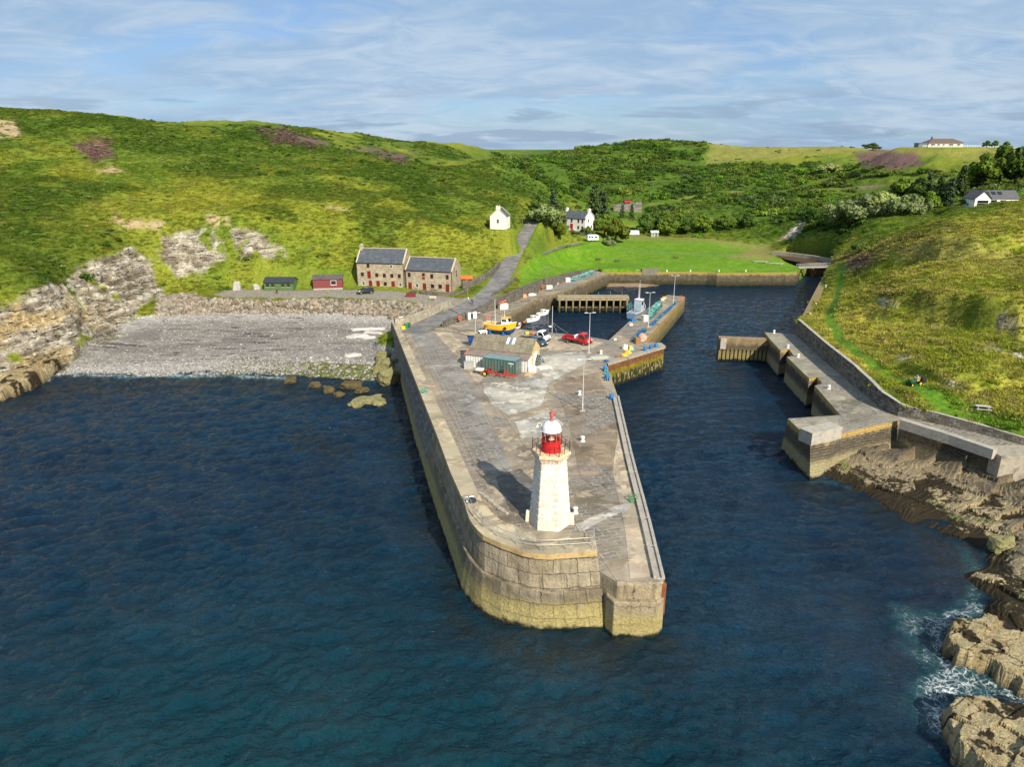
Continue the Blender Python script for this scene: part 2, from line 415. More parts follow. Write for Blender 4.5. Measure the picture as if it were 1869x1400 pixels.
# harbour outline: inside it the land is dug away (the walls and quays stand along its rim)
pier_out_top = [Z(*a, 7.7) for a in [(714,586),(718.6,592.9),(757,688.6),(800,797),(823,860),(848.6,917),(860,951.6),(880,975),(917,992),(954,1005),(988,1012),(1038,1008.6),(1090,1005)]]
pier_out_bot = [Z(*a, 0.0) for a in [(711,632),(722,663),(757,805.7),(777,874),(797,940),(820,1008),(840,1072),(870,1112),(917,1136),(971,1148),(1021,1151),(1060,1150),(1108,1146)]]
wall_base = [PQ(*a) for a in [(811,597),(850,583),(914,561),(985,531),(1037,512),(1092,494.5)]]
north_top = [Z(*a, 4.2) for a in [(1098,497),(1170,497),(1290,497),(1310,499),(1455,498)]]
ret_base = [Z(*a, QZ) for a in [(1452,610),(1500,655),(1558,704),(1580,722),(1603,743.5),(1640,760.6),(1700,772),(1780,790),(1869,813),(2010,818)]]
_in = lambda line, d: offset_line(line, d)
sunk = [(p[0] + 1.2, p[1]) for p in pier_out_bot[:6]][::-1]
sunk = [(3.0, 57.5), (-4, 66)] + sunk[:-1] + [Z(716,600,QZ)[:2], Z(735,602,QZ)[:2], Z(800,598,QZ)[:2]] + offset_line(wall_base, .45) \
     + [(p[0], p[1] + .5) for p in north_top] + [Z(1462,488,4.2)[:2], Z(1478,481,3.6)[:2], Z(1436,474,3.6)[:2], Z(1412,463,3.6)[:2], Z(1440,460,3.6)[:2], Z(1478,464,3.6)[:2], Z(1519,472,3.6)[:2], Z(1517,487,4.5)[:2], Z(1496,525,QZ)[:2], Z(1468,578,QZ)[:2]] \
     + [(p[0] + .35, p[1] + .25) for p in ret_base] + [(150, 55), (150, -60), (0, -60)]
road_line = [Z(*a) for a in [(735,606,4.78),(800,583,4.85),(850,562,5.3),(885,542,6.0),(908,519,7.0),(925,490,8.6),(938,465,10.2),(952,440,13.0),(963,420,15),(972,404,17.6),(985,393,19)]]
fork_line = [Z(*a) for a in [(940,473,9.6),(960,470,9.0),(985,465,8.0),(1020,452,7.2),(1060,444,7.2)]]
yard_line = [Z(*a) for a in [(430,535,5.8),(520,537,5.8),(600,535,5.8),(690,537,5.75),(760,543,5.6),(830,552,5.55),(850,560,5.6)]]
bank_lines = [([Z(*a)[:2] for a in [(1585,548,12),(1640,548,13),(1720,560,13),(1800,575,13),(1869,592,12.5)]], 3.6, 1.8), ([Z(*a)[:2] for a in [(1590,652,8.8),(1660,668,9),(1740,700,9)]], .8, 1.0), ([D(*a)[:2] for a in [(1620,455,190),(1700,448,180),(1790,455,170)]], 2.4, 2.0)]
beach_w = [Z(*a) for a in [(115,681,0),(130,681,0),(250,683,0),(400,681,0),(550,686,0),(690,695,0),(714,697,0)]]
beach_b = [Z(*a) for a in [(170,620,2.5),(235,585,2.5),(300,576,2.5),(400,571,2.5),(560,571,2.5),(700,578,2.5),(714,579,2.5)]]
beach_poly = [p[:2] for p in beach_w] + [p[:2] for p in beach_b[::-1]]
def land_z(x, y, detail=True):
    x = np.asarray(x, float).ravel(); y = np.asarray(y, float).ravel(); r = np.hypot(x, y)
    z = rbf(x, y); far = sstep(660, 860, y)
    z = z * (1 - far) + far * (35 + 6 * fbm(x / 400, y / 400, seed=3))
    z = np.clip(z, -6, 75)
    bi = inpoly(x, y, beach_poly); dw, _ = polydist(x[bi], y[bi], beach_w); db, _ = polydist(x[bi], y[bi], beach_b); z[bi] = 2.5 * (dw / (dw + db + 1e-6)) ** .9
    if detail:
        k = sstep(6.2, 9, z); z = z + k * ((fbm(x / 16, y / 16, seed=11) - .5) * 3.2 + (fbm(x / 4.5, y / 4.5, oct=3, seed=12) - .5) * 1.3) * sstep(60, 100, y)
        for ln_, amp, wd in bank_lines:                     # steep grassy banks that break the right hand slope
            xs_ = [p[0] for p in ln_]; m_ = (x > xs_[0] - 6) & (x < xs_[-1] + 40) & (y > 60) & (y < 240)
            d = y[m_] - np.interp(x[m_], xs_, [p[1] for p in ln_]) + (fbm(x[m_] / 7, y[m_] / 7, seed=15) - .5) * 7; z[m_] += amp * np.tanh(d / wd) * np.exp(-(d / 15) ** 2) * sstep(xs_[0] - 6, xs_[0] + 6, x[m_])
    for line, hw in ((yard_line, 5.5), (fork_line, 1.6), (road_line, 3.2)):
        near = (r < 330)
        d, s = polydist(x[near], y[near], line); L = np.r_[0, np.cumsum([math.dist(a[:2], b[:2]) for a, b in zip(line[:-1], line[1:])])]
        pz = np.interp(s, L, [p[2] for p in line]); k = 1 - sstep(hw, hw + 4, d); z[near] = z[near] * (1 - k) + (pz - .06) * k
    for (cx, cy, rad, pz) in pads:
        d = np.hypot(x - cx, y - cy); k = 1 - sstep(rad, rad * 1.35 + 1, d); z = z * (1 - k) + pz * k
    return z
pads = []
for px, py, z, rad in ((912,417,None,4.5),(1052,428,9.0,9.5),(1080,440,None,3.5)):
    if z is None: c = D(px, py, 234 if px == 912 else 287)
    else: c = P(px, py, z)
    pads.append((c[0], c[1], rad, c[2]))
_b = D(1808, 377.5, 240); pads.append((_b[0], _b[1], 10, _b[2])); _b = D(1722, 268.5, 400); pads.append((_b[0], _b[1], 17, _b[2]))
def ground(x, y): return float(land_z([x], [y])[0])

az = np.radians(np.linspace(-50, 50, 940))
rr_ = np.concatenate([np.arange(34, 120, .9), np.arange(120, 150, .5), np.arange(150, 245, .36), np.geomspace(245, 720, 300), np.geomspace(725, 9000, 60)])
AZ, RR = np.meshgrid(az, rr_); yy = RR * np.cos(AZ); xx = RR * np.sin(AZ)
X, Y = xx.ravel(), yy.ravel(); Zt = land_z(X, Y)
dig = inpoly(X, Y, sunk); Zt[dig] = -5.0
PXv, PYv = proj(X, Y, Zt)
fn = fbm(X / 3, Y / 3, oct=3, seed=21) - .5; fn2 = fbm(X / 11, Y / 11, oct=4, seed=22) - .5
_sc = 1296 / np.maximum(Y, 30)
def region(poly, soft=2.5, wob=4.0):
    """a patch of ground given by its outline as seen from the boat side, with a ragged edge (metres)"""
    ins = inpoly(PXv, PYv, poly); d, _ = polydist(PXv, PYv, poly, True); d = np.where(ins, d, -d) / _sc
    return sstep(-soft, soft, d + (fn * .6 + fn2) * wob)
C = lambda *c: np.array(c)
def lerp(a, b, k): return a * (1 - k[:, None]) + b * k[:, None]
big = fbm(X / 60, Y / 60, oct=4, seed=31); mid = fbm(X / 14, Y / 14, oct=4, seed=32); fine = fbm(X / 2.2, Y / 2.2, oct=4, seed=33); tiny = fbm(X / .8, Y / .8, oct=2, seed=34)
bracken = C(.062, .115, .012); grass = C(.185, .205, .024); lush = C(.120, .180, .018); dry = C(.25, .205, .07); lawnc = C(.105, .22, .012); heath = C(.135, .070, .085); soil = C(.42, .31, .19)
col = lerp(np.broadcast_to(grass, (len(X), 3)), lush, sstep(.40, .6, mid * .6 + big * .4))
col = lerp(col, dry, sstep(.56, .72, fine * .5 + mid * .5) * .30)
col = lerp(col, bracken, sstep(.50, .6, mid * .35 + fine * .3 + big * .35) * .35)
col = lerp(col, C(.215, .225, .024), region([(330,325),(560,335),(700,375),(880,435),(905,470),(700,440),(560,440),(450,400),(330,385),(240,350)], 4, 16) * .7)
cen_ = region([(900,283),(1150,250),(1290,256),(1285,300),(1430,318),(1560,350),(1600,385),(1500,425),(1440,440),(1180,428),(1110,400),(1065,365)], 4, 12); col = lerp(col, lerp(np.broadcast_to(C(.075, .165, .014), (len(X), 3)), C(.12, .20, .02), sstep(.42, .6, mid)), cen_ * .8)
col = lerp(col, C(.055, .10, .013), region([(700,252),(940,284),(900,302),(760,290)], 3, 8) * .7)
vrg = region([(1172,373),(1300,350),(1420,346),(1570,340),(1690,331),(1869,312),(1869,316),(1690,336),(1570,345),(1420,350),(1300,354),(1172,378)], .6, 1.0); col = lerp(col, C(.30, .26, .085), vrg * .85)
brk = sstep(.545, .60, fbm(X / 34, Y / 20, oct=4, seed=35) + (fn * .05)) * (PXv < 1060) * (Zt > 10)
# bracken and scrub across the upper slopes and the valley's far side
for pol, amt in (([(-400,205),(180,206),(440,222),(620,245),(820,280),(860,330),(760,360),(560,330),(400,305),(200,235),(90,270),(-400,260)], .85),
                 ([(-400,330),(60,330),(180,400),(260,450),(180,480),(100,520),(-400,560)], .75),
                 ([(700,290),(900,300),(1060,350),(1050,385),(960,370),(850,350),(740,330)], .8),
                 ([(900,285),(1150,252),(1285,258),(1275,300),(1420,330),(1560,390),(1450,440),(1180,420),(1060,370)], .85),
                 ([(1280,300),(1869,300),(1869,360),(1700,400),(1600,420),(1400,390)], .7)):
    col = lerp(col, bracken * .9, region(pol, 4, 14) * amt * (0.55 + .45 * sstep(.35, .6, mid)))
rightdry = region([(1530,480),(1620,440),(1869,372),(2400,350),(2400,820),(1869,800),(1650,735),(1570,690),(1450,590),(1500,545)], 2, 6)
col = lerp(col, lerp(np.broadcast_to(C(.33, .31, .055), (len(X), 3)), C(.19, .225, .022), sstep(.38, .58, mid * .6 + fine * .4)), rightdry * .92)
for pol in ([(1600,440),(1700,425),(1790,440),(1869,470),(1869,500),(1700,470),(1640,470)], [(1470,470),(1600,455),(1700,440),(1690,465),(1560,500)], [(1300,262),(1869,270),(1869,300),(1560,275),(1290,300)]):
    col = lerp(col, C(.27, .235, .07), region(pol, 2, 6) * .6)
for pol in ([(1600,505),(1700,530),(1869,560),(1869,640),(1780,600),(1680,590),(1590,545)], [(1590,640),(1700,690),(1800,720),(1869,700),(1869,740),(1760,740)], [(1640,430),(1740,400),(1760,415),(1660,450)]):
    col = lerp(col, C(.085, .10, .02), region(pol, 2, 7) * .65)
col = lerp(col, C(.058, .105, .014), brk * .62)
lawn = np.maximum(region([(945,520),(955,480),(1010,455),(1090,432),(1180,430),(1300,438),(1400,448),(1420,470),(1460,485),(1470,500),(1090,500),(1000,540)], 1.2, 2.0), 0)
lawn = np.maximum(lawn, region([(1090,500),(1460,500),(1460,478),(1100,470)], 1, 1))
col = lerp(col, lerp(np.broadcast_to(lawnc, (len(X), 3)), C(.14, .25, .02), sstep(.4, .65, fine)), lawn)
col = lerp(col, C(.21, .19, .06), region([(1120,430),(1300,434),(1405,448),(1418,468),(1390,478),(1330,470),(1370,455),(1300,441),(1130,436)], 1.2, 3) * .9)
ml, _ = polydist(X, Y, [Z(*a) for a in [(1530,488,5.3),(1537,510,6),(1527,545,7),(1513,578,8),(1535,620,8),(1600,668,8),(1660,695,8.3),(1720,730,8.2),(1869,800,8)]])
col = lerp(col, C(.10, .185, .016), 1 - sstep(.7, 1.5, ml + fn * 1.2))
col = lerp(col, C(.09, .20, .014), region([(1650,690),(1700,700),(1800,745),(1869,770),(1869,800),(1700,745)], 1, 3) * .85)
for pol in ([(1560,282),(1600,273),(1670,280),(1690,300),(1640,310),(1575,305)], [(135,262),(170,250),(205,258),(212,285),(170,297),(150,285)], [(470,238),(520,236),(600,262),(570,268),(500,255)], [(640,270),(760,280),(740,296)], [(1545,470),(1590,465),(1590,482),(1555,490)]):
    col = lerp(col, heath, region(pol, 2, 5) * .9 * sstep(.2, .5, tiny + .15))
bare = np.zeros(len(X))
for pol in ([(-40,212),(25,220),(40,250),(-40,256)], [(203,382),(225,400),(300,405),(290,418),(225,415),(205,400)], [(378,392),(415,393),(420,410),(385,412)], [(178,312),(205,303),(226,314)], [(1418,440),(1470,398),(1478,404),(1445,432)], [(590,375),(640,385),(600,380)]):
    bare = np.maximum(bare, region(pol, 1.0, 2.0))
bare = bare * sstep(.36, .46, fine * .5 + tiny * .5); col = lerp(col, soil * .9, bare)
# bare rock on the sea cliff and behind the beach
rock = np.zeros(len(X))
for pol in ([(-500,530),(0,560),(60,545),(110,515),(190,470),(235,480),(270,520),(240,585),(170,640),(115,685),(0,725),(-500,800)],
            [(190,470),(240,455),(275,480),(290,530),(240,570),(200,520)],
            [(290,440),(330,425),(380,420),(410,440),(420,470),(380,505),(320,508),(300,480)], [(420,415),(470,420),(495,440),(520,465),(500,475),(470,470),(430,480)],
            [(1425,438),(1464,401),(1476,404),(1452,432)], [(1600,545),(1640,540),(1650,565),(1610,570)], [(1800,570),(1869,580),(1869,615),(1810,600)], [(1800,640),(1869,628),(1869,668),(1820,660)],[(1630,640),(1690,660),(1760,705),(1740,708),(1650,665)]):
    rock = np.maximum(rock, region(pol, .9, 4.5))
rock *= sstep(.42, .50, fbm(X / 6, Y / 6, oct=4, seed=41) + .13 * sstep(170, 50, PXv) * (PYv > 520) + .03 * (PYv > 540) + .06 * sstep(8, 2, Zt))
beach = (1 - sstep(2.5, 3.0, Zt + fn * .3)) * (PXv < 740) * (Y < 185)
riprap = sstep(2.3, 2.8, Zt + fn * .3) * (1 - sstep(5.2, 5.5, Zt)) * (PXv > 285) * (PXv < 812) * (PYv > 538) * (PYv < 597 - (PXv - 722) * .43)
strat = fbm(X / 9 + Zt * .12, Y / 9, Zt * 1.9 - X * .10, oct=4, seed=42)
rk3 = fbm(X / 2.2, Y / 2.2, Zt / 1.1, oct=4, seed=43)
rockc = lerp(np.broadcast_to(C(.21, .175, .13), (len(X), 3)), C(.60, .55, .46), sstep(.36, .62, strat * .5 + rk3 * .5))
rockc = lerp(rockc, C(.52, .40, .22), sstep(.45, .62, fbm(X / 7, Y / 7, Zt / 3, seed=44)) * sstep(250, 50, PXv))
rockc = lerp(rockc, C(.035, .032, .028), (1 - sstep(.9, 2.1, Zt + fn)) * .9)
col = lerp(col, rockc, rock)
gravel = sstep(.0, 1.0, 1 - sstep(4.5, 6.5, polydist(X, Y, yard_line)[0] + fn * 2)) * (PXv < 870)
col = lerp(col, C(.27, .24, .20), gravel)
bs = fbm(X / 12, Y / 3, oct=4, seed=51); bt = fbm(X / 1.2, Y / .8, oct=3, seed=52)
bc = lerp(np.broadcast_to(C(.285, .26, .235), (len(X), 3)), C(.50, .47, .44), np.clip(sstep(.9, 0, Zt) * .7 + sstep(1.9, 2.5, Zt) * .9 + (bt - .5) * .9, 0, 1))
bc = lerp(bc, C(.20, .175, .165), sstep(.52, .6, bs) * sstep(.8, 1.2, Zt) * (1 - sstep(1.9, 2.3, Zt)) * .7)
bc = lerp(bc, C(.05, .035, .03), (sstep(.68, .72, fbm(X / 6, Y / .9, oct=3, seed=53)) * (PXv < 560)) * .8)
bc = lerp(bc, C(.11, .10, .085), sstep(.28, .08, Zt) * .8); bc = lerp(bc, C(.10, .12, .03), sstep(.35, .05, Zt) * sstep(380, 620, PXv + fn * 200) * .85)
col = lerp(col, bc, beach * (1 - rock))
col = lerp(col, C(.29, .245, .19) * (.8 + .6 * fine[:, None] - .2), riprap)
col = lerp(col, C(.02, .03, .03), 1 - sstep(-.8, -.1, Zt))
# break the rock faces up
nz = np.gradient(Zt.reshape(RR.shape), axis=0).ravel(); push = rock * ((strat - .5) * 4.0 + (rk3 - .5) * 3.0 + (np.floor(strat * 9) / 9 - strat) * 6) * sstep(-.5, 1.5, Zt) * (PXv < 560)
Xd = X - np.sin(np.repeat(0, 1)) * 0; Yd = Y - push * .8; Xd = X + push * .55; Zd = Zt + push * .45 + rock * (rk3 - .5) * .7
Zd = Zd + beach * (bt - .5) * .16 * (Zt > -.3)
col *= (1 + (tiny - .5)[:, None] * .35)
idx = np.arange(len(X)).reshape(RR.shape)
q = np.stack([idx[:-1, :-1], idx[:-1, 1:], idx[1:, 1:], idx[1:, :-1]], -1).reshape(-1, 4)
keep = (Zd[q].max(1) > -3.2)
q = q[keep]; used = np.unique(q); remap = np.full(len(X), -1); remap[used] = np.arange(len(used))

m_land, t = new_mat('ground_cover')
a = t.n('ShaderNodeAttribute', _attribute_name='tint'); rk = t.n('ShaderNodeAttribute', _attribute_name='rock').outputs['Fac']; st = t.n('ShaderNodeAttribute', _attribute_name='stony').outputs['Fac']
pos = t.n('ShaderNodeNewGeometry').outputs['Position']
n1 = t.noise(pos, 1.6, 6, .65); n2 = t.noise(pos, 7, 4, .6)
v = t.n('ShaderNodeTexVoronoi', Vector=pos, Scale=1.9).outputs['Distance']
k = t.math('ADD', t.math('MULTIPLY', n1, .6), t.math('MULTIPLY', n2, .4))
c = t.mix(t.smooth(k, .25, .75), t.mix(.55, a.outputs['Color'], (.0, .0, .0)), t.mix(1.0, a.outputs['Color'], (1.5, 1.5, 1.45), 'MULTIPLY'))
pst = t.n('ShaderNodeMapping', Vector=pos, Rotation=(R(14), R(-12), 0), Scale=(.35, .35, 2.6)).outputs[0]
ns = t.noise(pst, 1.1, 8, .7, .4); crack = t.smooth(ns, .40, .47)
c = t.mix(t.math('MULTIPLY', rk, t.math('SUBTRACT', 1.0, crack)), c, (.03, .027, .024))
c = t.mix(t.math('MULTIPLY', st, t.smooth(t.n('ShaderNodeTexVoronoi', Vector=pos, Scale=3.2).outputs['Distance'], .35, .7)), c, t.mix(.4, c, (.03, .03, .03)))
h = t.math('ADD', t.math('MULTIPLY', n1, .5), t.math('MULTIPLY', t.math('MULTIPLY', ns, rk), 2.0))
finish(t, c, .95, t.bump(h, .8, .6), spec=.12)
land = np_mesh('terrain', np.stack([Xd, Yd, Zd], 1)[used], remap[q], m_land, True, col[used], {'rock': rock[used], 'stony': np.maximum(beach, riprap)[used]})
tag(land, kind='structure')
def land_color(x, y):
    """ground colour at given places, from the nearest grid point"""
    a_ = np.degrees(np.arctan2(x, y)); i = np.clip(np.round((a_ + 50) / 100 * 939).astype(int), 0, 939)
    r_ = np.hypot(x, y); j = np.clip(np.searchsorted(rr_, r_), 0, len(rr_) - 1); return j * 940 + i

# ------------------------------------------------------------------ water
azw = np.radians(np.concatenate([[-179, -140, -110, -80, -60], np.linspace(-50, 50, 620), [60, 80, 110, 140, 179]]))
rw = np.concatenate([[1.0, 12], np.geomspace(24, 300, 760), np.geomspace(305, 12000, 40)])
AW, RW = np.meshgrid(azw, rw); wx = (RW * np.sin(AW)).ravel(); wy = (RW * np.cos(AW)).ravel()
calm = inpoly(wx, wy, [Z(*a)[:2] for a in [(1150,830,0),(1400,800,0),(1560,880,0),(1900,700,0),(1600,480,0),(1090,490,0),(850,570,0),(1060,700,0)]])
dcalm = np.where(calm, .45, 1.0); wz = np.zeros(len(wx)); mx = np.zeros(len(wx)); rg = random.Random(3)
fade = 1 - sstep(150, 420, np.hypot(wx, wy))
for i in range(46):
    lam = 0.9 * (6.5 / 0.9) ** (rg.random() ** 1.1); th = R(100) + rg.gauss(0, .55); kk = 2 * math.pi / lam; am = .0088 * lam ** .95 * (1.25 if lam < 2.5 else .8)
    ph = kk * (wx * math.cos(th) + wy * math.sin(th)) + rg.random() * 6.28 + 1.5 * (vnoise(wx / 14, wy / 14, seed=i))
    wz += am * np.sin(ph); mx += am * np.cos(ph) * math.cos(th)
gust = .65 + .8 * fbm(wx / 30, wy / 30, oct=3, seed=61)
sw = (fbm(wx / 1.5, wy / 1.0, oct=3, seed=62) - .5) * .10
wz = (wz + sw) * gust * dcalm * fade * (1 - sstep(0, 1, np.hypot(wx, wy) < 20))
# foam where the swell meets the rocks and the beach
foam_paths = [([Z(*a) for a in [(1880,1290,0),(1760,1240,0),(1720,1180,0),(1700,1140,0),(1780,1110,0)]], 1.8, 1.0), ([Z(*a) for a in [(1880,1410,0),(1770,1370,0),(1715,1320,0),(1700,1270,0),(1740,1240,0),(1860,1262,0)]], 1.8, 1.0),
              ([Z(*a) for a in [(1650,1120,0),(1680,1180,0),(1720,1240,0),(1690,1300,0)]], 2.0, .62), ([Z(*a) for a in [(1760,1000,0),(1780,1040,0),(1775,1100,0)]], 1.2, .6),
              ([Z(*a) for a in [(110,682,0),(200,686,0),(300,686,0),(420,686,0),(520,690,0)]], 1.5, 1.0), ([Z(*a) for a in [(0,722,0),(60,706,0),(110,684,0)]], .8, .5), ([Z(*a) for a in [(1478,880,0),(1520,880,0),(1560,895,0)]], .7, .5),
              ([Z(*a) for a in [(580,950,0),(650,945,0),(700,955,0)]], 2.2, .25)]
foam = np.zeros(len(wx))
for line, wd, am in foam_paths:
    d, _ = polydist(wx, wy, line); foam = np.maximum(foam, am * (1 - sstep(0, wd * 1.5, d + (fbm(wx / 1.8, wy / 1.8, seed=73) - .5) * wd * 1.3)))
# weed beds and shallow rock tint the water
weed = np.zeros(len(wx))
for line, wd in (([Z(*a) for a in [(720,690,0),(757,815,0),(797,950,0),(825,1030,0),(860,1120,0),(930,1165,0),(1020,1180,0),(1120,1180,0),(1200,1178,0)]], 3.2),
                 ([Z(*a) for a in [(0,745,0),(150,705,0),(400,700,0),(700,715,0)]], 6), ([Z(*a) for a in [(1480,890,0),(1600,930,0),(1740,990,0),(1780,1060,0)]], 3.5), ([Z(*a) for a in [(560,790,0),(620,830,0)]], 3)):
    d, _ = polydist(wx, wy, line); weed = np.maximum(weed, 1 - sstep(wd * .35, wd * 1.5, d + (fbm(wx / 2.5, wy / 2.5, seed=71) - .5) * wd * 1.2))
shal = np.exp(-((wx + 18) ** 2 / 1800 + (wy - 28) ** 2 / 1000))
m_water, t = new_mat('sea_water')
fo = t.n('ShaderNodeAttribute', _attribute_name='foam').outputs['Fac']; we = t.n('ShaderNodeAttribute', _attribute_name='weed').outputs['Fac']; sh = t.n('ShaderNodeAttribute', _attribute_name='shallow').outputs['Fac']
pos = t.n('ShaderNodeNewGeometry').outputs['Position']
pm = t.n('ShaderNodeMapping', Vector=pos, Scale=(.75, 1.35, 1), Rotation=(0, 0, R(14))).outputs[0]
r1 = t.noise(pm, .55, 4, .6, .4); r2 = t.noise(pm, 1.7, 4, .62, .5); r3 = t.noise(pm, 4.2, 3, .6, .3); pt = t.noise(pos, .06, 4, .6)
deep = t.mix(t.smooth(t.math('ADD', t.math('MULTIPLY', pt, .5), t.math('MULTIPLY', t.noise(t.n('ShaderNodeMapping', Vector=pos, Scale=(.7, 1.6, 1), Rotation=(0, 0, R(14))).outputs[0], .22, 5, .65, .6), .5)), .38, .62), (.0007, .0115, .030), (.0013, .022, .048))
c = t.mix(t.math('MULTIPLY', sh, .9), deep, (.0014, .036, .046))
c = t.mix(t.math('MULTIPLY', we, t.math('MULTIPLY', t.smooth(t.noise(pos, .55, 4, .6), .35, .6), .7)), c, (.010, .013, .009))
h = t.math('ADD', t.math('MULTIPLY', r1, .8), t.math('ADD', t.math('MULTIPLY', r2, .75), t.math('MULTIPLY', r3, .30)))
fp = t.n('ShaderNodeMapping', Vector=pos, Scale=(1, 1, 0)).outputs[0]
fw = t.vmath('ADD', fp, t.n('ShaderNodeMapping', Vector=t.noise(fp, .8, 4, .6, out='Color'), Scale=(2.2, 2.2, 2.2)).outputs[0])
vd = t.n('ShaderNodeTexVoronoi', _feature='DISTANCE_TO_EDGE', Vector=fw, Scale=1.5).outputs['Distance']
lace = t.math('SUBTRACT', 1.0, t.smooth(vd, .0, .16)); fmk = t.smooth(t.math('ADD', t.math('MULTIPLY', fo, .50), t.math('ADD', t.math('MULTIPLY', lace, .26), t.math('MULTIPLY', t.noise(fp, .7, 7, .75, 1.2), .75))), .84, 1.30)
fmk = t.math('MULTIPLY', fmk, t.smooth(fo, .02, .2))
cap = t.math('MULTIPLY', t.smooth(t.math('MULTIPLY', t.noise(pm, 2.6, 6, .75, .8), t.smooth(pt, .3, .7)), .62, .70), .35)
fmk = t.math('MAXIMUM', fmk, cap)
c = t.mix(t.math('MULTIPLY', t.smooth(fo, .05, .9), .65), c, (.035, .105, .115)); c = t.mix(fmk, c, (.72, .75, .76))
b = finish(t, c, t.math('ADD', t.math('MULTIPLY', fmk, .6), .055), t.bump(h, 1.0, .85), spec=.5, IOR=1.33)
iw = np.arange(len(wx)).reshape(RW.shape); qw = np.stack([iw[:-1, :-1], iw[:-1, 1:], iw[1:, 1:], iw[1:, :-1]], -1).reshape(-1, 4)
sea = np_mesh('sea', np.stack([wx, wy, wz], 1), qw, m_water, True, None, {'foam': foam, 'weed': weed, 'shallow': shal}); tag(sea, kind='structure')
# the burn behind the footbridge, and the silt bank bared at the head of the basin
m_burn, t = new_mat('peaty_water'); pos = t.n('ShaderNodeNewGeometry').outputs['Position']; nb_ = t.noise(pos, .7, 4, .6); finish(t, t.mix(nb_, (.05, .028, .010), (.11, .066, .028)), .6, t.bump(t.noise(pos, 2.0, 4, .6), .5, .15), spec=.15)
k_ = MB(); q_ = [Z(*a, 3.55) for a in [(1405,462),(1412,459),(1450,460),(1480,464),(1522,472),(1520,484),(1484,486),(1474,481),(1436,474)]]; k_.add(q_, [tuple(range(len(q_)))]); k_.strip(q_[4:8], [(p[0], p[1] - .6, -3) for p in q_[4:8]]); tag(k_.build('river', m_burn), kind='structure')
m_silt = M('wet_silt', (.25, .175, .115), .6, .25, .5, .3, dirt=(.13, .09, .06), dirt_amt=.6)
sx_, sy_ = np.meshgrid(np.linspace(Z(1085,500,0)[0], Z(1400,520,0)[0], 90), np.linspace(212, 243, 80)); ss_ = sx_.shape; sx_, sy_ = sx_.ravel(), sy_.ravel(); d_, u_s = polydist(sx_, sy_, [Z(1092,505,1.6), Z(1160,505.5,1.6), Z(1200,509,1.0), Z(1290,516,.1)]); sz_ = np.interp(u_s, [0, 13, 21, 38], [1.9, 1.8, 1.1, .1]) - d_ * .20 + (fbm(sx_ / 5, sy_ / 3, seed=77) - .5) * .5; sz_ = np.where(inpoly(sx_, sy_, sunk), sz_, -2)
si_ = np.arange(len(sx_)).reshape(ss_); q_ = np.stack([si_[:-1, :-1], si_[:-1, 1:], si_[1:, 1:], si_[1:, :-1]], -1).reshape(-1, 4); q_ = q_[(sz_[q_].max(1) > -.5) & (sz_[q_].min(1) > -1.8)]; tag(np_mesh('sand', np.stack([sx_, sy_, sz_], 1), q_, m_silt), kind='structure')
# ================================================================== THE HARBOUR WORKS
def stone(name, ca, cb, bw, bh, mortar=.03, algae=None, dark=None, top=None, mcol=(.05, .045, .04), uneven=.5, stain=True, bump=.7, streak=.5, offset=.5):
    """coursed masonry in uv metres; tide bands follow real height"""
    m, t = new_mat(name); uv = t.n('ShaderNodeUVMap').outputs[0]; pos = t.n('ShaderNodeNewGeometry').outputs['Position']
    z = t.n('ShaderNodeSeparateXYZ', Vector=pos).outputs[2]
    nz = t.noise(pos, .9, 5, .6); nb = t.noise(pos, 5, 5, .65); uw = t.vmath('ADD', uv, t.vmath('SCALE', t.noise(uv, 1.3, 4, .65, out='Color'), None))
    sc_ = uw.node; sc_.inputs[1].links[0].from_node.inputs['Scale'].default_value = .30 * bw * uneven
    br = t.n('ShaderNodeTexBrick', Vector=uw, Scale=1.0, Color1=(*ca, 1), Color2=(*cb, 1), Mortar=(*mcol, 1), Mortar__Size=mortar, Mortar__Smooth=.6, Bias=0.0, Brick__Width=bw, Row__Height=bh, _offset=offset)
    c = t.mix(t.smooth(nz, .3, .75), t.mix(.35, br.outputs['Color'], (0, 0, 0)), br.outputs['Color'])
    c = t.mix(t.math('MULTIPLY', t.smooth(nb, .45, .75), .4), c, t.mix(1, c, (.55, .52, .48), 'MULTIPLY'))
    if streak:
        sm = t.n('ShaderNodeMapping', Vector=uv, Scale=(2.2, .16, 1)).outputs[0]; sn = t.smooth(t.noise(sm, 1.0, 6, .7), .48, .68)
        c = t.mix(t.math('MULTIPLY', sn, streak), c, (.045, .04, .032))
    zn = t.math('ADD', z, t.math('MULTIPLY', t.math('SUBTRACT', nz, .5), 1.5))
    if top: c = t.mix(t.math('MULTIPLY', t.smooth(zn, top[0], top[0] + .5), t.smooth(nb, .25, .6)), c, top[1])
    if dark: c = t.mix(t.math('MULTIPLY', t.math('MULTIPLY', t.smooth(zn, dark[0] - .7, dark[0]), t.math('SUBTRACT', 1.0, t.smooth(zn, dark[1], dark[1] + 1.2))), dark[2]), c, (.04, .036, .03))
    if algae:
        k = t.math('SUBTRACT', 1.0, t.smooth(zn, algae[0] - .9, algae[0] + .7)); ac = t.mix(t.smooth(nb, .3, .7), algae[1], tuple(v * .55 for v in algae[1]))
        c = t.mix(t.math('MULTIPLY', k, .85), c, ac)
        c = t.mix(t.math('SUBTRACT', 1.0, t.smooth(zn, .05, .55)), c, (.02, .02, .011))
    h = t.math('ADD', t.math('MULTIPLY', br.outputs['Fac'], -1.2), t.math('ADD', t.math('MULTIPLY', nb, .6), nz))
    finish(t, c, .92, t.bump(h, bump, .25), spec=.15); return m
ALG = (.44, .365, .145)
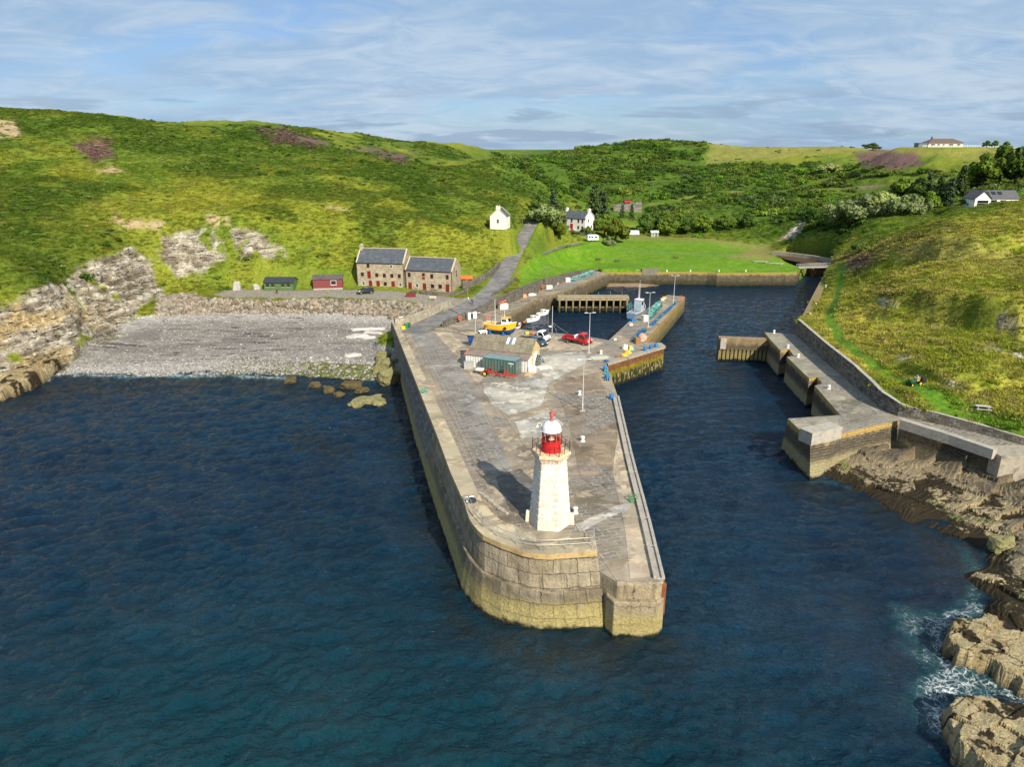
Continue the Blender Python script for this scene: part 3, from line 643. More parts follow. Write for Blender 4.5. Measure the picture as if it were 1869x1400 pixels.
m_sea_wall = stone('sea_wall_stone', (.33, .265, .17), (.46, .39, .275), 2.3, 1.45, .035, (2.7, ALG), (2.3, 3.3, .45), (6.9, (.42, .28, .10)), mcol=(.14, .12, .09), uneven=.9, streak=.55, bump=.9)
m_outer_wall = stone('outer_wall_stone', (.20, .185, .165), (.37, .345, .31), 1.25, .62, .04, (2.1, ALG), None, None, streak=.5, uneven=.8)
m_quay_wall = stone('quay_wall_stone', (.27, .215, .13), (.37, .30, .19), 1.1, .5, .03, (1.6, (.07, .07, .03)), (1.6, 2.8, .5), (3.6, (.26, .20, .10)), streak=.7)
m_rubble = stone('rubble_stone', (.20, .18, .15), (.34, .31, .26), .55, .3, .05, None, None, None, uneven=1.0, streak=.25)
m_rubble_old = stone('old_breakwater_stone', (.30, .24, .15), (.44, .37, .25), 1.3, .38, .05, (2.2, (.40, .35, .19)), (2.4, 3.7, .7), (4.2, (.48, .32, .09)), uneven=1.3, streak=.35)
m_beige_wall = stone('beige_wall_stone', (.48, .42, .32), (.56, .50, .39), 1.1, .5, .025, None, None, None, streak=.12)
m_parapet_top = None
def deck_mat(name, base, setts=.6, along=R(104)):
    m, t = new_mat(name); pos = t.n('ShaderNodeNewGeometry').outputs['Position']
    pr = t.n('ShaderNodeMapping', Vector=pos, Rotation=(0, 0, -along + math.pi / 2)).outputs[0]
    big_ = t.noise(pr, .13, 6, .6, .8); md_ = t.noise(pr, .55, 6, .65, .6); fi_ = t.noise(pr, 3.0, 5, .65)
    pm_ = t.n('ShaderNodeMapping', Vector=pr, Scale=(.55, 1.7, 1)).outputs[0]
    vr = t.n('ShaderNodeTexVoronoi', Vector=t.vmath('ADD', pm_, t.vmath('SCALE', t.noise(pr, .6, 3, out='Color'), None)), Scale=.34)
    lo = tuple(v * .42 for v in base); hi = tuple(min(1, v * 1.38) for v in base); gr = (base[0] * .86, base[1] * .93, base[2] * 1.02)
    c = t.mix(t.smooth(big_, .32, .66), lo, base); c = t.mix(t.math('MULTIPLY', t.smooth(md_, .5, .62), .75), c, hi)
    c = t.mix(t.math('MULTIPLY', t.smooth(t.n('ShaderNodeSeparateColor', Color=vr.outputs['Color']).outputs[0], .55, .6), .45), c, gr)
    br = t.n('ShaderNodeTexBrick', Vector=t.vmath('ADD', pr, t.vmath('SCALE', t.noise(pr, 1.1, 4, .65, out='Color'), None)), Scale=1.0, Color1=(.13, .12, .105, 1), Color2=(.24, .21, .18, 1), Mortar=(.36, .33, .28, 1), Mortar__Size=.07, Mortar__Smooth=.4, Brick__Width=1.5, Row__Height=.62)
    sm = t.math('MULTIPLY', t.smooth(t.noise(pr, .11, 4, .6, .5), .46, .56), setts)
    c = t.mix(t.math('MULTIPLY', sm, t.smooth(md_, .35, .55)), c, br.outputs['Color'])
    c = t.mix(t.math('MULTIPLY', t.smooth(fi_, .55, .75), .35), c, tuple(v * .35 for v in base))
    c = t.mix(t.math('MULTIPLY', t.smooth(t.noise(pr, .8, 7, .75, 1.0), .63, .70), .55), c, (.48, .44, .38))
    c = t.mix(t.math('MULTIPLY', t.smooth(t.noise(pos, .35, 6, .7, .5), .60, .68), .5), c, (.14, .125, .05))
    joint = t.n('ShaderNodeTexBrick', Vector=pr, Scale=1.0, Mortar__Size=.035, Mortar__Smooth=.2, Brick__Width=7.5, Row__Height=5.0, _offset=.0).outputs['Fac']
    c = t.mix(t.math('MULTIPLY', joint, .55), c, (.06, .055, .05))
    finish(t, c, t.math('ADD', .6, t.math('MULTIPLY', fi_, .4)), t.bump(t.math('ADD', fi_, t.math('MULTIPLY', br.outputs['Fac'], t.math('MULTIPLY', sm, -.8))), .45, .08), spec=.2); return m
m_deck = deck_mat('quay_paving', (.35, .285, .205), .9)
m_coping = deck_mat('weathered_coping', (.37, .33, .26), .0)
m_right_deck = deck_mat('old_breakwater_paving', (.30, .27, .20), 1.0, R(125))
m_conc = M('concrete', (.34, .30, .235), .9, .35, .8, .5, dirt=(.10, .085, .06), dirt_amt=.85)
m_conc_pale = M('pale_concrete', (.39, .36, .30), .9, .3, .9, .5, dirt=(.14, .12, .085), dirt_amt=.85)
def adopt(root, *objs):
    for o in objs: o.parent = root; o.location = -root.location
    return root
from mathutils.geometry import tessellate_polygon
def sheet_of(name, pts, mat):
    tri = tessellate_polygon([[Vector((p[0], p[1], 0)) for p in pts]]); fs = []
    for a, b, c in tri:
        n = (pts[b][0] - pts[a][0]) * (pts[c][1] - pts[a][1]) - (pts[b][1] - pts[a][1]) * (pts[c][0] - pts[a][0]); fs.append((a, b, c) if n > 0 else (a, c, b))
    me = bpy.data.meshes.new(name); me.from_pydata(pts, [], fs); me.materials.append(mat); o = bpy.data.objects.new(name, me); COL.objects.link(o); return o
def row(A, B, k): return [tuple(a * (1 - k) + b * k) for a, b in zip(A, B)]
m_sheet, t = new_mat('sheet_piling')
pos = t.n('ShaderNodeNewGeometry').outputs['Position']; zz = t.n('ShaderNodeSeparateXYZ', Vector=pos).outputs[2]
nn = t.noise(pos, 1.1, 5, .65); n5 = t.noise(t.n('ShaderNodeMapping', Vector=pos, Scale=(1.5, 1.5, .5)).outputs[0], 2.0, 5, .65); zn = t.math('ADD', zz, t.math('MULTIPLY', t.math('SUBTRACT', nn, .5), 1.4))
c = t.mix(t.smooth(n5, .35, .65), (.10, .045, .02), (.20, .09, .035))
c = t.mix(t.math('SUBTRACT', 1.0, t.smooth(zn, 3.0, 3.5)), c, t.mix(t.smooth(nn, .3, .6), (.24, .19, .01), (.13, .12, .015)))
lowc = t.mix(t.smooth(n5, .5, .6), (.03, .03, .012), (.30, .26, .10)); c = t.mix(t.math('SUBTRACT', 1.0, t.smooth(zn, 2.2, 2.6)), c, lowc)
c = t.mix(t.math('SUBTRACT', 1.0, t.smooth(zn, .3, .9)), c, (.016, .016, .01))
finish(t, c, .85, t.bump(n5, .5, .15), spec=.2)

# ---------------------------------------------------------------- the outer pier with its parapet
root = empty('stone_pier', P(1010, 1000, 0), 0, 'broad stone outer pier with a high curved seaward parapet, the white lighthouse on its end', 'pier')
N_ = 90; Ab = resample(pier_out_bot, N_); Bt = resample(pier_out_top, N_)
t_ = np.linspace(0, 1, N_); inn = np.zeros((N_, 3)); tang = np.gradient(Bt[:, :2], axis=0); tang /= np.linalg.norm(tang, axis=1)[:, None]; inn[:, 0], inn[:, 1] = -tang[:, 1], tang[:, 0]
cen = np.array([2, 70, 0.]); sg = np.sign(((cen - Bt) * inn)[:, :2].sum(1)); inn *= np.where(sg == 0, 1, sg)[:, None] if False else 1
if ((cen - Bt)[60, :2] * inn[60, :2]).sum() < 0: inn = -inn
led = (.30 * sstep(.62, .72, t_))[:, None] * inn
low = Ab - (Bt - Ab) * (3 / 7.7); r39 = Ab + (Bt - Ab) * (3.9 / 7.7); r39b = r39 + led; r72 = Bt - np.array([0, 0, .55]) + (Ab - Bt) * (.55 / 7.7) * np.array([1, 1, 0]) + led * .6
spl = int(N_ * .60)
mb1 = MB(); mb2 = MB()
for mb_, a_, b_ in ((mb1, 0, spl + 1), (mb2, spl, N_)):
    mb_.strip(low[a_:b_].tolist(), r39[a_:b_].tolist()); mb_.strip(r39[a_:b_].tolist(), r39b[a_:b_].tolist()); mb_.strip(r39b[a_:b_].tolist(), r72[a_:b_].tolist())
ow = mb1.build('sea_wall', m_outer_wall); hw = mb2.build('rounded_head_wall', m_sea_wall)
inner_top = [P(*a, 7.7) for a in [(728.6,594),(785.7,708.6),(843,834),(874,903),(884,921),(910.6,948),(944,961.6),(984.5,970),(1035,973),(1085,975)]]
It = resample(inner_top, N_); lip = Bt - inn * .10; lip[:, 2] = 7.7
mc = MB(); mlip = MB(); mlip.strip((lip - [0, 0, .55]).tolist(), lip.tolist()); lipo = mlip.build('coping_edge', M('lichen_coping_edge', (.47, .33, .15), .9, .35, 1.3, .4, dirt=(.14, .11, .07), dirt_amt=.8)); mc.strip(lip.tolist(), It.tolist()); mc.strip(It.tolist(), (It - [0, 0, .55]).tolist()); mc.strip((lip - [0, 0, .55]).tolist(), r72.tolist())
e0, e1 = lip[-1], It[-1]; mc.add([e0, e1, e1 - [0, 0, .55], e0 - [0, 0, .55]], [(0, 1, 2, 3)]); e0, e1 = lip[0], It[0]; mc.add([e0, e1, e1 - [0, 0, .55], e0 - [0, 0, .55]], [(0, 1, 2, 3)])
m_cap = deck_mat('parapet_coping', (.43, .355, .235), 0.0, R(104))
cop = mc.build('coping', m_cap)
mi = MB(); Il = It - [0, 0, .55]; Id = It.copy(); Id[:, 2] = [deckz(y) - .3 for y in It[:, 1]]; mi.strip(Il.tolist(), Id.tolist())
mi.add([r72[-1], It[-1] - [0, 0, .55], (It[-1][0], It[-1][1], 5), (r39b[-1][0] * .5 + r72[-1][0] * .5, r39b[-1][1] * .5 + r72[-1][1] * .5, 5.0)], [(0, 1, 2, 3)], [[(0, 7), (3, 7), (3, 5), (0, 5)]])
mi.add([r72[0], It[0] - [0, 0, .55], (It[0][0], It[0][1], 2), (r39b[0][0], r39b[0][1], 2)], [(0, 1, 2, 3)], [[(0, 7), (3, 7), (3, 2), (0, 2)]])
inw = mi.build('inner_face', m_conc)
# the paved deck, one gently falling sheet
k53 = [(deckz(y)) for y in Ab[:, 1]]
rim = [tuple(Ab[i] + (Bt[i] - Ab[i]) * (k53[i] / 7.7) + led[i]) for i in range(0, N_, 3)] + [tuple(Ab[-1] + (Bt[-1] - Ab[-1]) * (5.5 / 7.7) + led[-1])]
edge_px = [(1127,1063),(1200,1064),(1211,1060),(1182,941),(1155.6,844),(1140.5,779),(1128,725),(1107,663.5),(1212,632),(1203,626),(1176,623),(1250.5,541.5),(1218,538),(1210,544),(1149,586),(1111,621),(1060,612),(1000,607),(948,600.5),(931,595),(917,579),(950,561),(981,545),(1018,534),(1112,498)]
edge = [PQ(*a) for a in edge_px]; land_side = [wall_base[k] for k in (5, 4, 3, 2, 1, 0)] + [PQ(735, 603), PQ(722, 600)]
md = MB(); poly = rim + edge + land_side
deck = sheet_of('deck', [(p[0], p[1], deckz(p[1])) for p in poly], m_deck)
mq = MB(); st_ = [rim[-1]] + edge[:3]; mq.strip([(p[0], p[1], -3) for p in st_], [(p[0], p[1], deckz(p[1])) for p in st_]); m_corner = stone('corner_concrete', (.38, .31, .20), (.42, .34, .22), 9, 2.0, .03, (2.5, ALG), None, (4.9, (.45, .38, .25)), streak=.6); corner = mq.build('corner_face', m_corner)
mq = MB(); st_ = edge[2:8]; mq.strip([(p[0], p[1], -3) for p in st_], [(p[0], p[1], deckz(p[1])) for p in st_])
qw1 = mq.build('channel_wall', m_quay_wall)
mq = MB(); st_ = edge[12:25] + [land_side[0]]; mq.strip([(p[0], p[1], -3) for p in st_], [(p[0], p[1], deckz(p[1])) for p in st_]); mr_ = MB(); st_ = edge[9:13]; mr_.strip([(p[0], p[1], -3) for p in st_], [(p[0], p[1], deckz(p[1])) for p in st_]); mwall = mr_.build('inner_pier_wall', stone('inner_pier_face', (.26, .20, .09), (.33, .26, .12), 2.4, .9, .03, (2.0, (.11, .105, .05)), None, (3.3, (.34, .22, .07)), streak=.75))
qw2 = mq.build('basin_wall', m_quay_wall)
# rusty sheet piling round the short return
ms = MB(); line = [edge[7], edge[8], edge[9]]; rs = resample(line, 61); nrm = np.gradient(rs[:, :2], axis=0); nrm /= np.linalg.norm(nrm, axis=1)[:, None]; zig = []
for i in range(61):
    o_ = .32 if (i // 2) % 2 else .0; zig.append((rs[i, 0] + nrm[i, 1] * o_, rs[i, 1] - nrm[i, 0] * o_, 0))
ms.strip([(p[0], p[1], -3) for p in zig], [(p[0], p[1], deckz(p[1]) - .35) for p in zig]); sheet = ms.build('sheet_piling', m_sheet)
ms = MB(); o1 = [(r_[0] + n_[1] * .4, r_[1] - n_[0] * .4) for r_, n_ in zip(rs, nrm)]; i1 = [(r_[0] - n_[1] * .9, r_[1] + n_[0] * .9) for r_, n_ in zip(rs, nrm)]
ms.strip([(a_[0], a_[1], deckz(a_[1]) - .36) for a_ in o1], [(a_[0], a_[1], deckz(a_[1]) + .06) for a_ in o1]); ms.strip([(a_[0], a_[1], deckz(a_[1]) + .06) for a_ in o1], [(a_[0], a_[1], deckz(a_[1]) + .06) for a_ in i1])
cope2 = ms.build('return_coping', m_conc)
# blunt corner block with its ledge
cb = [P(1117.5, 1163, 0), P(1193, 1165, 0), P(1208, 1153, 0)]; bk = [(cb[2][0] + .25, cb[2][1] + 5), (cb[0][0] - .6, cb[0][1] + 4.2)]; lb = [(cb[0][0] - .55, cb[0][1] + 1.0)]
mk = MB(); mk.prism([p[:2] for p in cb] + bk + lb, -3, 3.75); cblk = mk.build('corner_block', m_corner, bevel=.08)
mk = MB(); mk.box((edge[2][0] - .12, edge[2][1] + .9, 3.5), (.45, 1.9, 3.3), rz=.25); rust = mk.build('rusty_corner_plate', M('rusted_steel', (.20, .07, .025), .9, .35, 1.5, .3, dirt=(.08, .03, .015)), bevel=.03)
adopt(root, ow, hw, cop, lipo, inw, deck, qw1, qw2, sheet, cope2, cblk, rust, corner, mwall)
# fender beams along the channel edge, each a length of its own
m_beam = M('grey_timber', (.36, .33, .28), .9, .25, 1.2, .4, dirt=(.16, .13, .09)); m_rubber = M('fender_rubber', (.17, .165, .16), .7, .2, 2)
fl = resample([edge[2], edge[3], edge[4], edge[5], edge[6]], 10)
for i in range(9):
    a_, b_ = Vector(fl[i]), Vector(fl[i + 1]); d_ = (b_ - a_).normalized(); a2 = a_ + d_ * .15; b2 = b_ - d_ * .15; nx = Vector((-d_.y, d_.x, 0)); mid_ = (a2 + b2) / 2; L_ = (b2 - a2).length; rz_ = math.atan2(d_.y, d_.x)
    k_ = MB(); k_.box((mid_.x + nx.x * .75, mid_.y + nx.y * .75, deckz(mid_.y) + .16), (L_, .28, .34), rz_); k_.box((mid_.x - nx.x * .0, mid_.y, deckz(mid_.y) + .13), (L_, .30, .30), rz_); k_.box((mid_.x + nx.x * .36, mid_.y + nx.y * .36, deckz(mid_.y) + .05), (L_, .45, .12), rz_)
    adopt(root, k_.build('fender_beam', m_beam, bevel=.02))
# areas laid in another surface, each a thin sheet on the deck
def patch(name, pxs, mat, lift=.006):
    p_ = [PQ(*a) for a in pxs]; q_ = resample(p_ + [p_[0]], 40)[:-1]; cx, cy = q_[:, 0].mean(), q_[:, 1].mean(); j = 1 + (fbm(q_[:, 0] / 1.5, q_[:, 1] / 1.5, seed=len(pxs)) - .5) * .10
    q_ = np.stack([cx + (q_[:, 0] - cx) * j, cy + (q_[:, 1] - cy) * j], 1); adopt(root, sheet_of(name, [(x, y, deckz(y) + lift) for x, y in q_], mat))
m_tan = deck_mat('tan_concrete', (.46, .37, .26), 0); m_gset = deck_mat('grey_setts', (.295, .27, .235), 1.3); m_pale = deck_mat('pale_screed', (.47, .43, .36), 0); m_brownp = deck_mat('worn_brown_paving', (.27, .205, .14), 1.2); m_darkp = deck_mat('dark_paving', (.16, .145, .125), .4)
patch('sett_strip', [(748,606),(792,606),(835,660),(872,720),(905,790),(935,860),(900,880),(862,820),(800,700)], m_gset)
patch('tan_strip', [(793,606),(822,606),(868,650),(885,690),(870,700),(842,660)], m_tan, .010)
patch('pale_yard', [(880,700),(960,694),(985,650),(1060,640),(1075,660),(1000,700),(990,740),(930,760),(895,740)], m_pale, .014)
patch('hard_standing', [(830,606),(925,602),(1000,612),(1105,626),(1060,640),(985,640),(860,612)], m_tan, .018)
patch('worn_strip', [(1010,700),(1090,680),(1125,760),(1145,850),(1150,905),(1060,880),(1040,780)], m_brownp, .022)
patch('cart_way', [(1128,790),(1150,880),(1172,950),(1200,1050),(1150,1056),(1140,960),(1118,860)], m_tan, .026)
patch('repair_path', [(1050,958),(1150,912),(1153,928),(1110,946),(1060,972)], m_pale, .030)
patch('dark_patch', [(905,870),(950,855),(975,880),(968,940),(935,935),(915,900)], m_darkp, .034)  # darker sheet on the deck beside the lighthouse foot
patch('slab_repair', [(940,770),(1000,752),(1030,775),(990,800),(950,800)], m_pale, .038)
# raised ladder recesses beside the parapet
k_ = MB()
for j in range(5):
    c_ = PQ(882 + j * 9, 905 + j * 7.5); k_.box((c_[0], c_[1], c_[2] + .1), (1.5, .3, .24), R(104) + .5)
adopt(root, k_.build('step_stone', m_conc_pale, bevel=.02))

# ---------------------------------------------------------------- railing on the pier head
m_galv = M('galvanised_rail', (.52, .52, .50), .45, .15, 3, metal=.6)
rl = [P(*a, 7.7) for a in [(855,922),(866,945),(886,968),(920,987),(957,1000),(990,1006),(1040,1003),(1085,1000),(1083,978)]]
rr2 = resample(rl, 25); rail = empty('handrail', tuple(rr2[12]), 0, 'grey tubular handrail curving round the parapet on the pier head', 'railing')
k_ = MB(); k_.path([(p[0], p[1], 8.78) for p in rr2], .035, 6); k_.path([(p[0], p[1], 8.25) for p in rr2], .028, 6); o1 = k_.build('top_rail', m_galv, smooth=True)
adopt(rail, o1)
for i in range(0, 25, 3): adopt(rail, MB().tube((rr2[i][0], rr2[i][1], 7.69), (rr2[i][0], rr2[i][1], 8.8), .035, n=6).build('post', m_galv))

# ---------------------------------------------------------------- walls around the basin
root = empty('road_wall', wall_base[2], 0, 'rough stone retaining wall between the road and the inner quay', 'wall')
wb = resample(wall_base, 40); hs = np.interp(np.linspace(0, 1, 40), [0, .12, .3, .55, .8, 1], [1.3, 1.5, 2.9, 3.1, 2.2, .5]) + (fbm(np.arange(40) * .7, np.zeros(40), seed=5) - .5) * .35
k_ = MB(); back = offset_line(wb.tolist(), .55); tops = [(p[0], p[1], p[2] + h_) for p, h_ in zip(wb, hs)]; bt_ = [(b_[0], b_[1], p[2]) for b_, p in zip(back, tops)]
k_.strip([(p[0], p[1], p[2] - .5) for p in wb], tops); k_.strip(tops, bt_); k_.strip(bt_, [(b_[0], b_[1], 3.5) for b_ in back]); k_.add([tuple(wb[0] - [0, 0, .5]), tops[0], bt_[0], (back[0][0], back[0][1], 3.8)], [(0, 1, 2, 3)])
adopt(root, k_.build('wall_face', m_rubble))
root = empty('basin_end_wall', north_top[2], 0, 'long dark quay wall below the lawn at the far end of the harbour', 'wall')
nt_ = resample(north_top, 40); k_ = MB(); k_.strip([(p[0], p[1], -3) for p in nt_], [tuple(p) for p in nt_]); ob = offset_line(nt_.tolist(), 1.3); k_.strip([tuple(p) for p in nt_], [(b_[0], b_[1], 4.2) for b_ in ob])
k_.add([(nt_[-1][0], nt_[-1][1], -3), tuple(nt_[-1]), (nt_[-1][0] + 5, nt_[-1][1] + 10, 4.2), (nt_[-1][0] + 5, nt_[-1][1] + 10, -3)], [(0, 1, 2, 3)], [[(0, -3), (0, 4), (11, 4), (11, -3)]])
m_end = stone('end_wall_stone', (.20, .17, .11), (.29, .24, .15), 1.2, .5, .03, (1.5, (.035, .04, .015)), (1.3, 2.6, .5), (3.3, (.40, .29, .06)), streak=.5)
o1 = k_.build('quay_face', m_end); k_ = MB(); a_ = P(1172, 499, 4.0); k_.box((a_[0] + 3, a_[1] + 1.9, 4.2), (6.2, 2.0, 2.0), rz=.02, taper=.95); o2 = k_.build('buttress', m_rubble, bevel=.1)
adopt(root, o1, o2)
# right hand river wall
rq = [P(*a, 4.8) for a in [(1513,486.5),(1500,508),(1485,536),(1463,579)]]; rq = resample(rq, 20); root = empty('river_wall', tuple(rq[10]), 0, 'low stone river wall running back from the right bank to the footbridge', 'wall')
k_ = MB(); rb_ = offset_line(rq.tolist(), 1.8); k_.strip([(p[0], p[1], -3) for p in rq], [tuple(p) for p in rq]); k_.strip([tuple(p) for p in rq], [(b_[0], b_[1], 4.82) for b_ in rb_]); k_.strip([(b_[0], b_[1], 4.82) for b_ in rb_], [(b_[0], b_[1], 3.5) for b_ in rb_])
adopt(root, k_.build('wall_face', m_quay_wall))
# river training wall beyond the bridge
tw = resample([P(*a, 5.0) for a in [(1410,458),(1440,461),(1480,466),(1520,473)]], 14); k_ = MB(); tb = offset_line(tw.tolist(), 1.2); k_.strip([(p[0], p[1], 1) for p in tw], [tuple(p) for p in tw]); k_.strip([tuple(p) for p in tw], [(b_[0], b_[1], 5.0) for b_ in tb])
tag(k_.build('river_bank_wall', m_conc), 'long low grey concrete wall along the river beyond the footbridge', 'wall')
# beige wall from the parapet up to the road
root = empty('beach_road_wall', P(760, 575, 5), 0, 'pale stone wall climbing from the end of the pier parapet to the road', 'wall')
bw_ = resample([PQ(722,600), PQ(742,597.5), P(790,575,4.95), P(824,557.5,5.3)], 16); hh = np.linspace(2.3, 1.3, 16); k_ = MB(); bb_ = offset_line(bw_.tolist(), .7); tp = [(p[0], p[1], p[2] + h_) for p, h_ in zip(bw_, hh)]; tb_ = [(b_[0], b_[1], p[2]) for b_, p in zip(bb_, tp)]
k_.strip([(p[0], p[1], p[2] - .6) for p in bw_], tp); k_.strip(tp, tb_); k_.strip(tb_, [(b_[0], b_[1], 1.5) for b_ in bb_]); k_.add([tuple(bw_[-1] - [0, 0, .6]), tp[-1], tb_[-1], (bb_[-1][0], bb_[-1][1], 4)], [(0, 1, 2, 3)])
adopt(root, k_.build('wall_face', m_beige_wall))

# ---------------------------------------------------------------- old breakwater on the right bank
RZ = 5.2
rp = [P(*a, RZ) for a in [(1395,606),(1407,621),(1425,640),(1440,637),(1449,649),(1436,651),(1477,691),(1491,688),(1501,700),(1487,704),(1534,757.5),(1438,764),(1479,803),(1530,793),(1600,776),(1643,768),(1730,794),(1812,824),(1869,823),(2010,824)]] + ret_base[::-1]
root = empty('old_breakwater', P(1560, 780, 0), 0, 'old stone breakwater with a wedge shaped end on the right bank', 'breakwater')
o1 = sheet_of('paved_top', [(p[0], p[1], RZ) for p in rp], m_right_deck)
k_ = MB(); a_ = rp[:12]; k_.strip([(p[0], p[1], -3) for p in a_], [tuple(p) for p in a_]); o2 = k_.build('channel_face', m_rubble_old)
out_dir = [(0, 0)] * 9
bot = [P(1424, 826, -.5), P(1478, 884, -.5), P(1530, 850, .5), P(1600, 800, 1.5)] ; top_ = [rp[11], rp[12], rp[13], rp[14]]
k_ = MB(); bs_ = [tuple(Vector(b_) + (Vector(b_) - Vector(t0)) * .4) for b_, t0 in zip(bot, top_)]
bs_[-1] = (top_[-1][0], top_[-1][1] - .2, -2); k_.strip([rp[10][:2] + (-3,), bs_[0]], [rp[10], top_[0]]); k_.strip(bs_, top_)
o3 = k_.build('outer_face', m_rubble_old)
k_ = MB(); a_ = rp[14:20]; k_.strip([bs_[-1]] + [(p[0], p[1] - .2, -2) for p in a_[1:]], [tuple(p) for p in a_]); o4 = k_.build('shore_face', m_rubble_old)
# concrete kerb walls on it
def kerb_wall(pts, h, wd, name, mat):
    k = MB(); r_ = resample(pts, 12); b = offset_line(r_.tolist(), wd); t1 = [(p[0], p[1], p[2] + h) for p in r_]; t2 = [(q_[0], q_[1], p[2] + h) for q_, p in zip(b, r_)]
    k.strip([(p[0], p[1], p[2] - .6) for p in r_], t1); k.strip(t1, t2); k.strip(t2, [(q_[0], q_[1], p[2] - .6) for q_, p in zip(b, r_)])
    for i in (0, -1): k.add([(r_[i][0], r_[i][1], r_[i][2] - .6), t1[i], t2[i], (b[i][0], b[i][1], r_[i][2] - .6)], [(0, 1, 2, 3)])
    return k.build(name, mat)
o5 = kerb_wall([P(1481, 806, RZ), P(1536, 793.5, RZ)], 1.15, 2.2, 'concrete_cap', m_conc_pale)
o6 = kerb_wall([P(1641, 775, RZ), P(1730, 803, RZ), P(1811, 831, RZ)], .75, 1.0, 'concrete_kerb', m_conc_pale)
k_ = MB(); e_ = P(1818, 878, 1.8); k_.prism([e_[:2], (e_[0] + 14, e_[1] + .5), (e_[0] + 14, e_[1] + 4), (e_[0] - .3, e_[1] + 3.6)], -1, RZ + .04); o7 = k_.build('concrete_buttress', m_conc, bevel=.05)
adopt(root, o1, o2, o3, o4, o5, o6, o7)
# retaining wall above the breakwater path
root = empty('bank_wall', ret_base[2], 0, 'tall stone retaining wall holding up the grassy right bank', 'wall')
rb2 = resample(ret_base, 60); u_ = np.linspace(0, 1, 60); px_ = np.array([proj(*p)[0] for p in rb2]); hh = np.interp(px_, [1452, 1555, 1562, 1575, 1612, 1650, 1700, 1869, 2010], [3.3, 3.2, 3.0, 2.9, 2.4, 1.75, 1.6, .95, .9])
k_ = MB(); bk_ = offset_line(rb2.tolist(), .6); tp = [(p[0], p[1], p[2] + h_) for p, h_ in zip(rb2, hh)]; tb_ = [(b_[0], b_[1], p[2]) for b_, p in zip(bk_, tp)]
k_.strip([(p[0], p[1], p[2] - .5) for p in rb2], tp); k_.strip(tb_, [(b_[0], b_[1], 4.5) for b_ in bk_]); k_.add([tuple(rb2[0] - [0, 0, .5]), tp[0], tb_[0], (bk_[0][0], bk_[0][1], 4)], [(0, 1, 2, 3)]); o1 = k_.build('wall_face', stone('bank_wall_stone', (.14, .125, .105), (.33, .30, .25), .9, .30, .03, None, None, None, uneven=1.8, streak=.35))
k_ = MB(); cu = 33; k_.strip([tuple(Vector(p) + Vector((0, 0, .02))) for p in tp], [tuple(Vector(p) + Vector((0, 0, .02))) for p in tb_]); o2 = k_.build('coping', m_conc_pale); adopt(root, o1, o2)
# return wall across the far end of the path
rt = [P(1452, 610, RZ), P(1468, 606.5, RZ)]
# piled stub jetty in the channel
root = empty('stub_jetty', P(1360, 655, 0), 0, 'short timber faced stub jetty reaching into the channel from the right bank', 'jetty')
a_ = Vector(P(1309, 656.5, 0)); b_ = Vector(P(1412, 661, 0)); d_ = (b_ - a_).normalized(); nx = Vector((-d_.y, d_.x, 0)); rz_ = math.atan2(d_.y, d_.x); L_ = (b_ - a_).length; mid_ = (a_ + b_) / 2 + nx * 1.0
m_pile = stone('jetty_face', (.27, .20, .11), (.33, .26, .15), 3.0, .45, .04, (2.4, (.30, .25, .10)), (2.1, 2.9, .75), (4.4, (.30, .20, .11)), streak=.5)
k_ = MB(); k_.box((mid_.x, mid_.y, 3.6), (L_, 2.0, 2.3), rz_); o1 = k_.build('jetty_head', m_pile, bevel=.04)
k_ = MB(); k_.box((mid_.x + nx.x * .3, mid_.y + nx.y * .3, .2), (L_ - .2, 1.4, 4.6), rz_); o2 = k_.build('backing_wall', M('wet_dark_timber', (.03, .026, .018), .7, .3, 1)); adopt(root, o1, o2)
for i in range(14):
    c_ = a_ + d_ * (L_ * (i + .5) / 14) + nx * .12; adopt(root, MB().box((c_.x, c_.y, .2), (L_ / 14 * .72, .4, 4.6), rz_).build('pile', m_pile, bevel=.04))
c_ = a_ + d_ * .9 - nx * .12; adopt(root, MB().box((c_.x, c_.y, 3.6), (1.2, .5, 2.3), rz_).build('end_plate', m_conc_pale, bevel=.04))
# timber jetty inside the basin
root = empty('timber_jetty', P(1085, 565, 0), 0, 'timber piled jetty crossing the inner basin from the left quay', 'jetty')
a_ = Vector(P(1016, 566, 0)); a_ = Vector(PD(1018, 537.5, 190)); b_ = Vector(PD(1149, 541, 190)); zt = 4.45; d_ = Vector((b_.x - a_.x, b_.y - a_.y, 0)); L_ = d_.length; d_ /= L_; nx = Vector((-d_.y, d_.x, 0)); rz_ = math.atan2(d_.y, d_.x); mid_ = (a_ + b_) / 2 + nx * 1.6
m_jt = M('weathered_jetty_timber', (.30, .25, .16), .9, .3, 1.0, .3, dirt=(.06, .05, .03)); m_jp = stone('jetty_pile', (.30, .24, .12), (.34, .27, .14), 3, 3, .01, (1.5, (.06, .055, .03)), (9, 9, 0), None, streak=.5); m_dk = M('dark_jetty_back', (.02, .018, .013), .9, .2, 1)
o1 = MB().box((mid_.x, mid_.y, zt - .2), (L_, 3.2, .4), rz_).build('jetty_deck', m_jt, bevel=.03); o2 = MB().box((mid_.x + nx.x * 1.3, mid_.y + nx.y * 1.3, 1.6), (L_ - .4, .25, 5), rz_).build('dark_back_panel', m_dk)  # near-black panel along the back, behind the piles
o3 = MB().box((mid_.x - nx.x * 1.5, mid_.y - nx.y * 1.5, zt - .72), (L_, .3, .5), rz_).build('edge_beam', m_jt, bevel=.03)
o4 = MB().box((mid_.x - nx.x * 1.0, mid_.y - nx.y * 1.0, 1.5), (L_, .16, .22), rz_).build('cross_beam', m_jp); adopt(root, o1, o2, o3, o4)
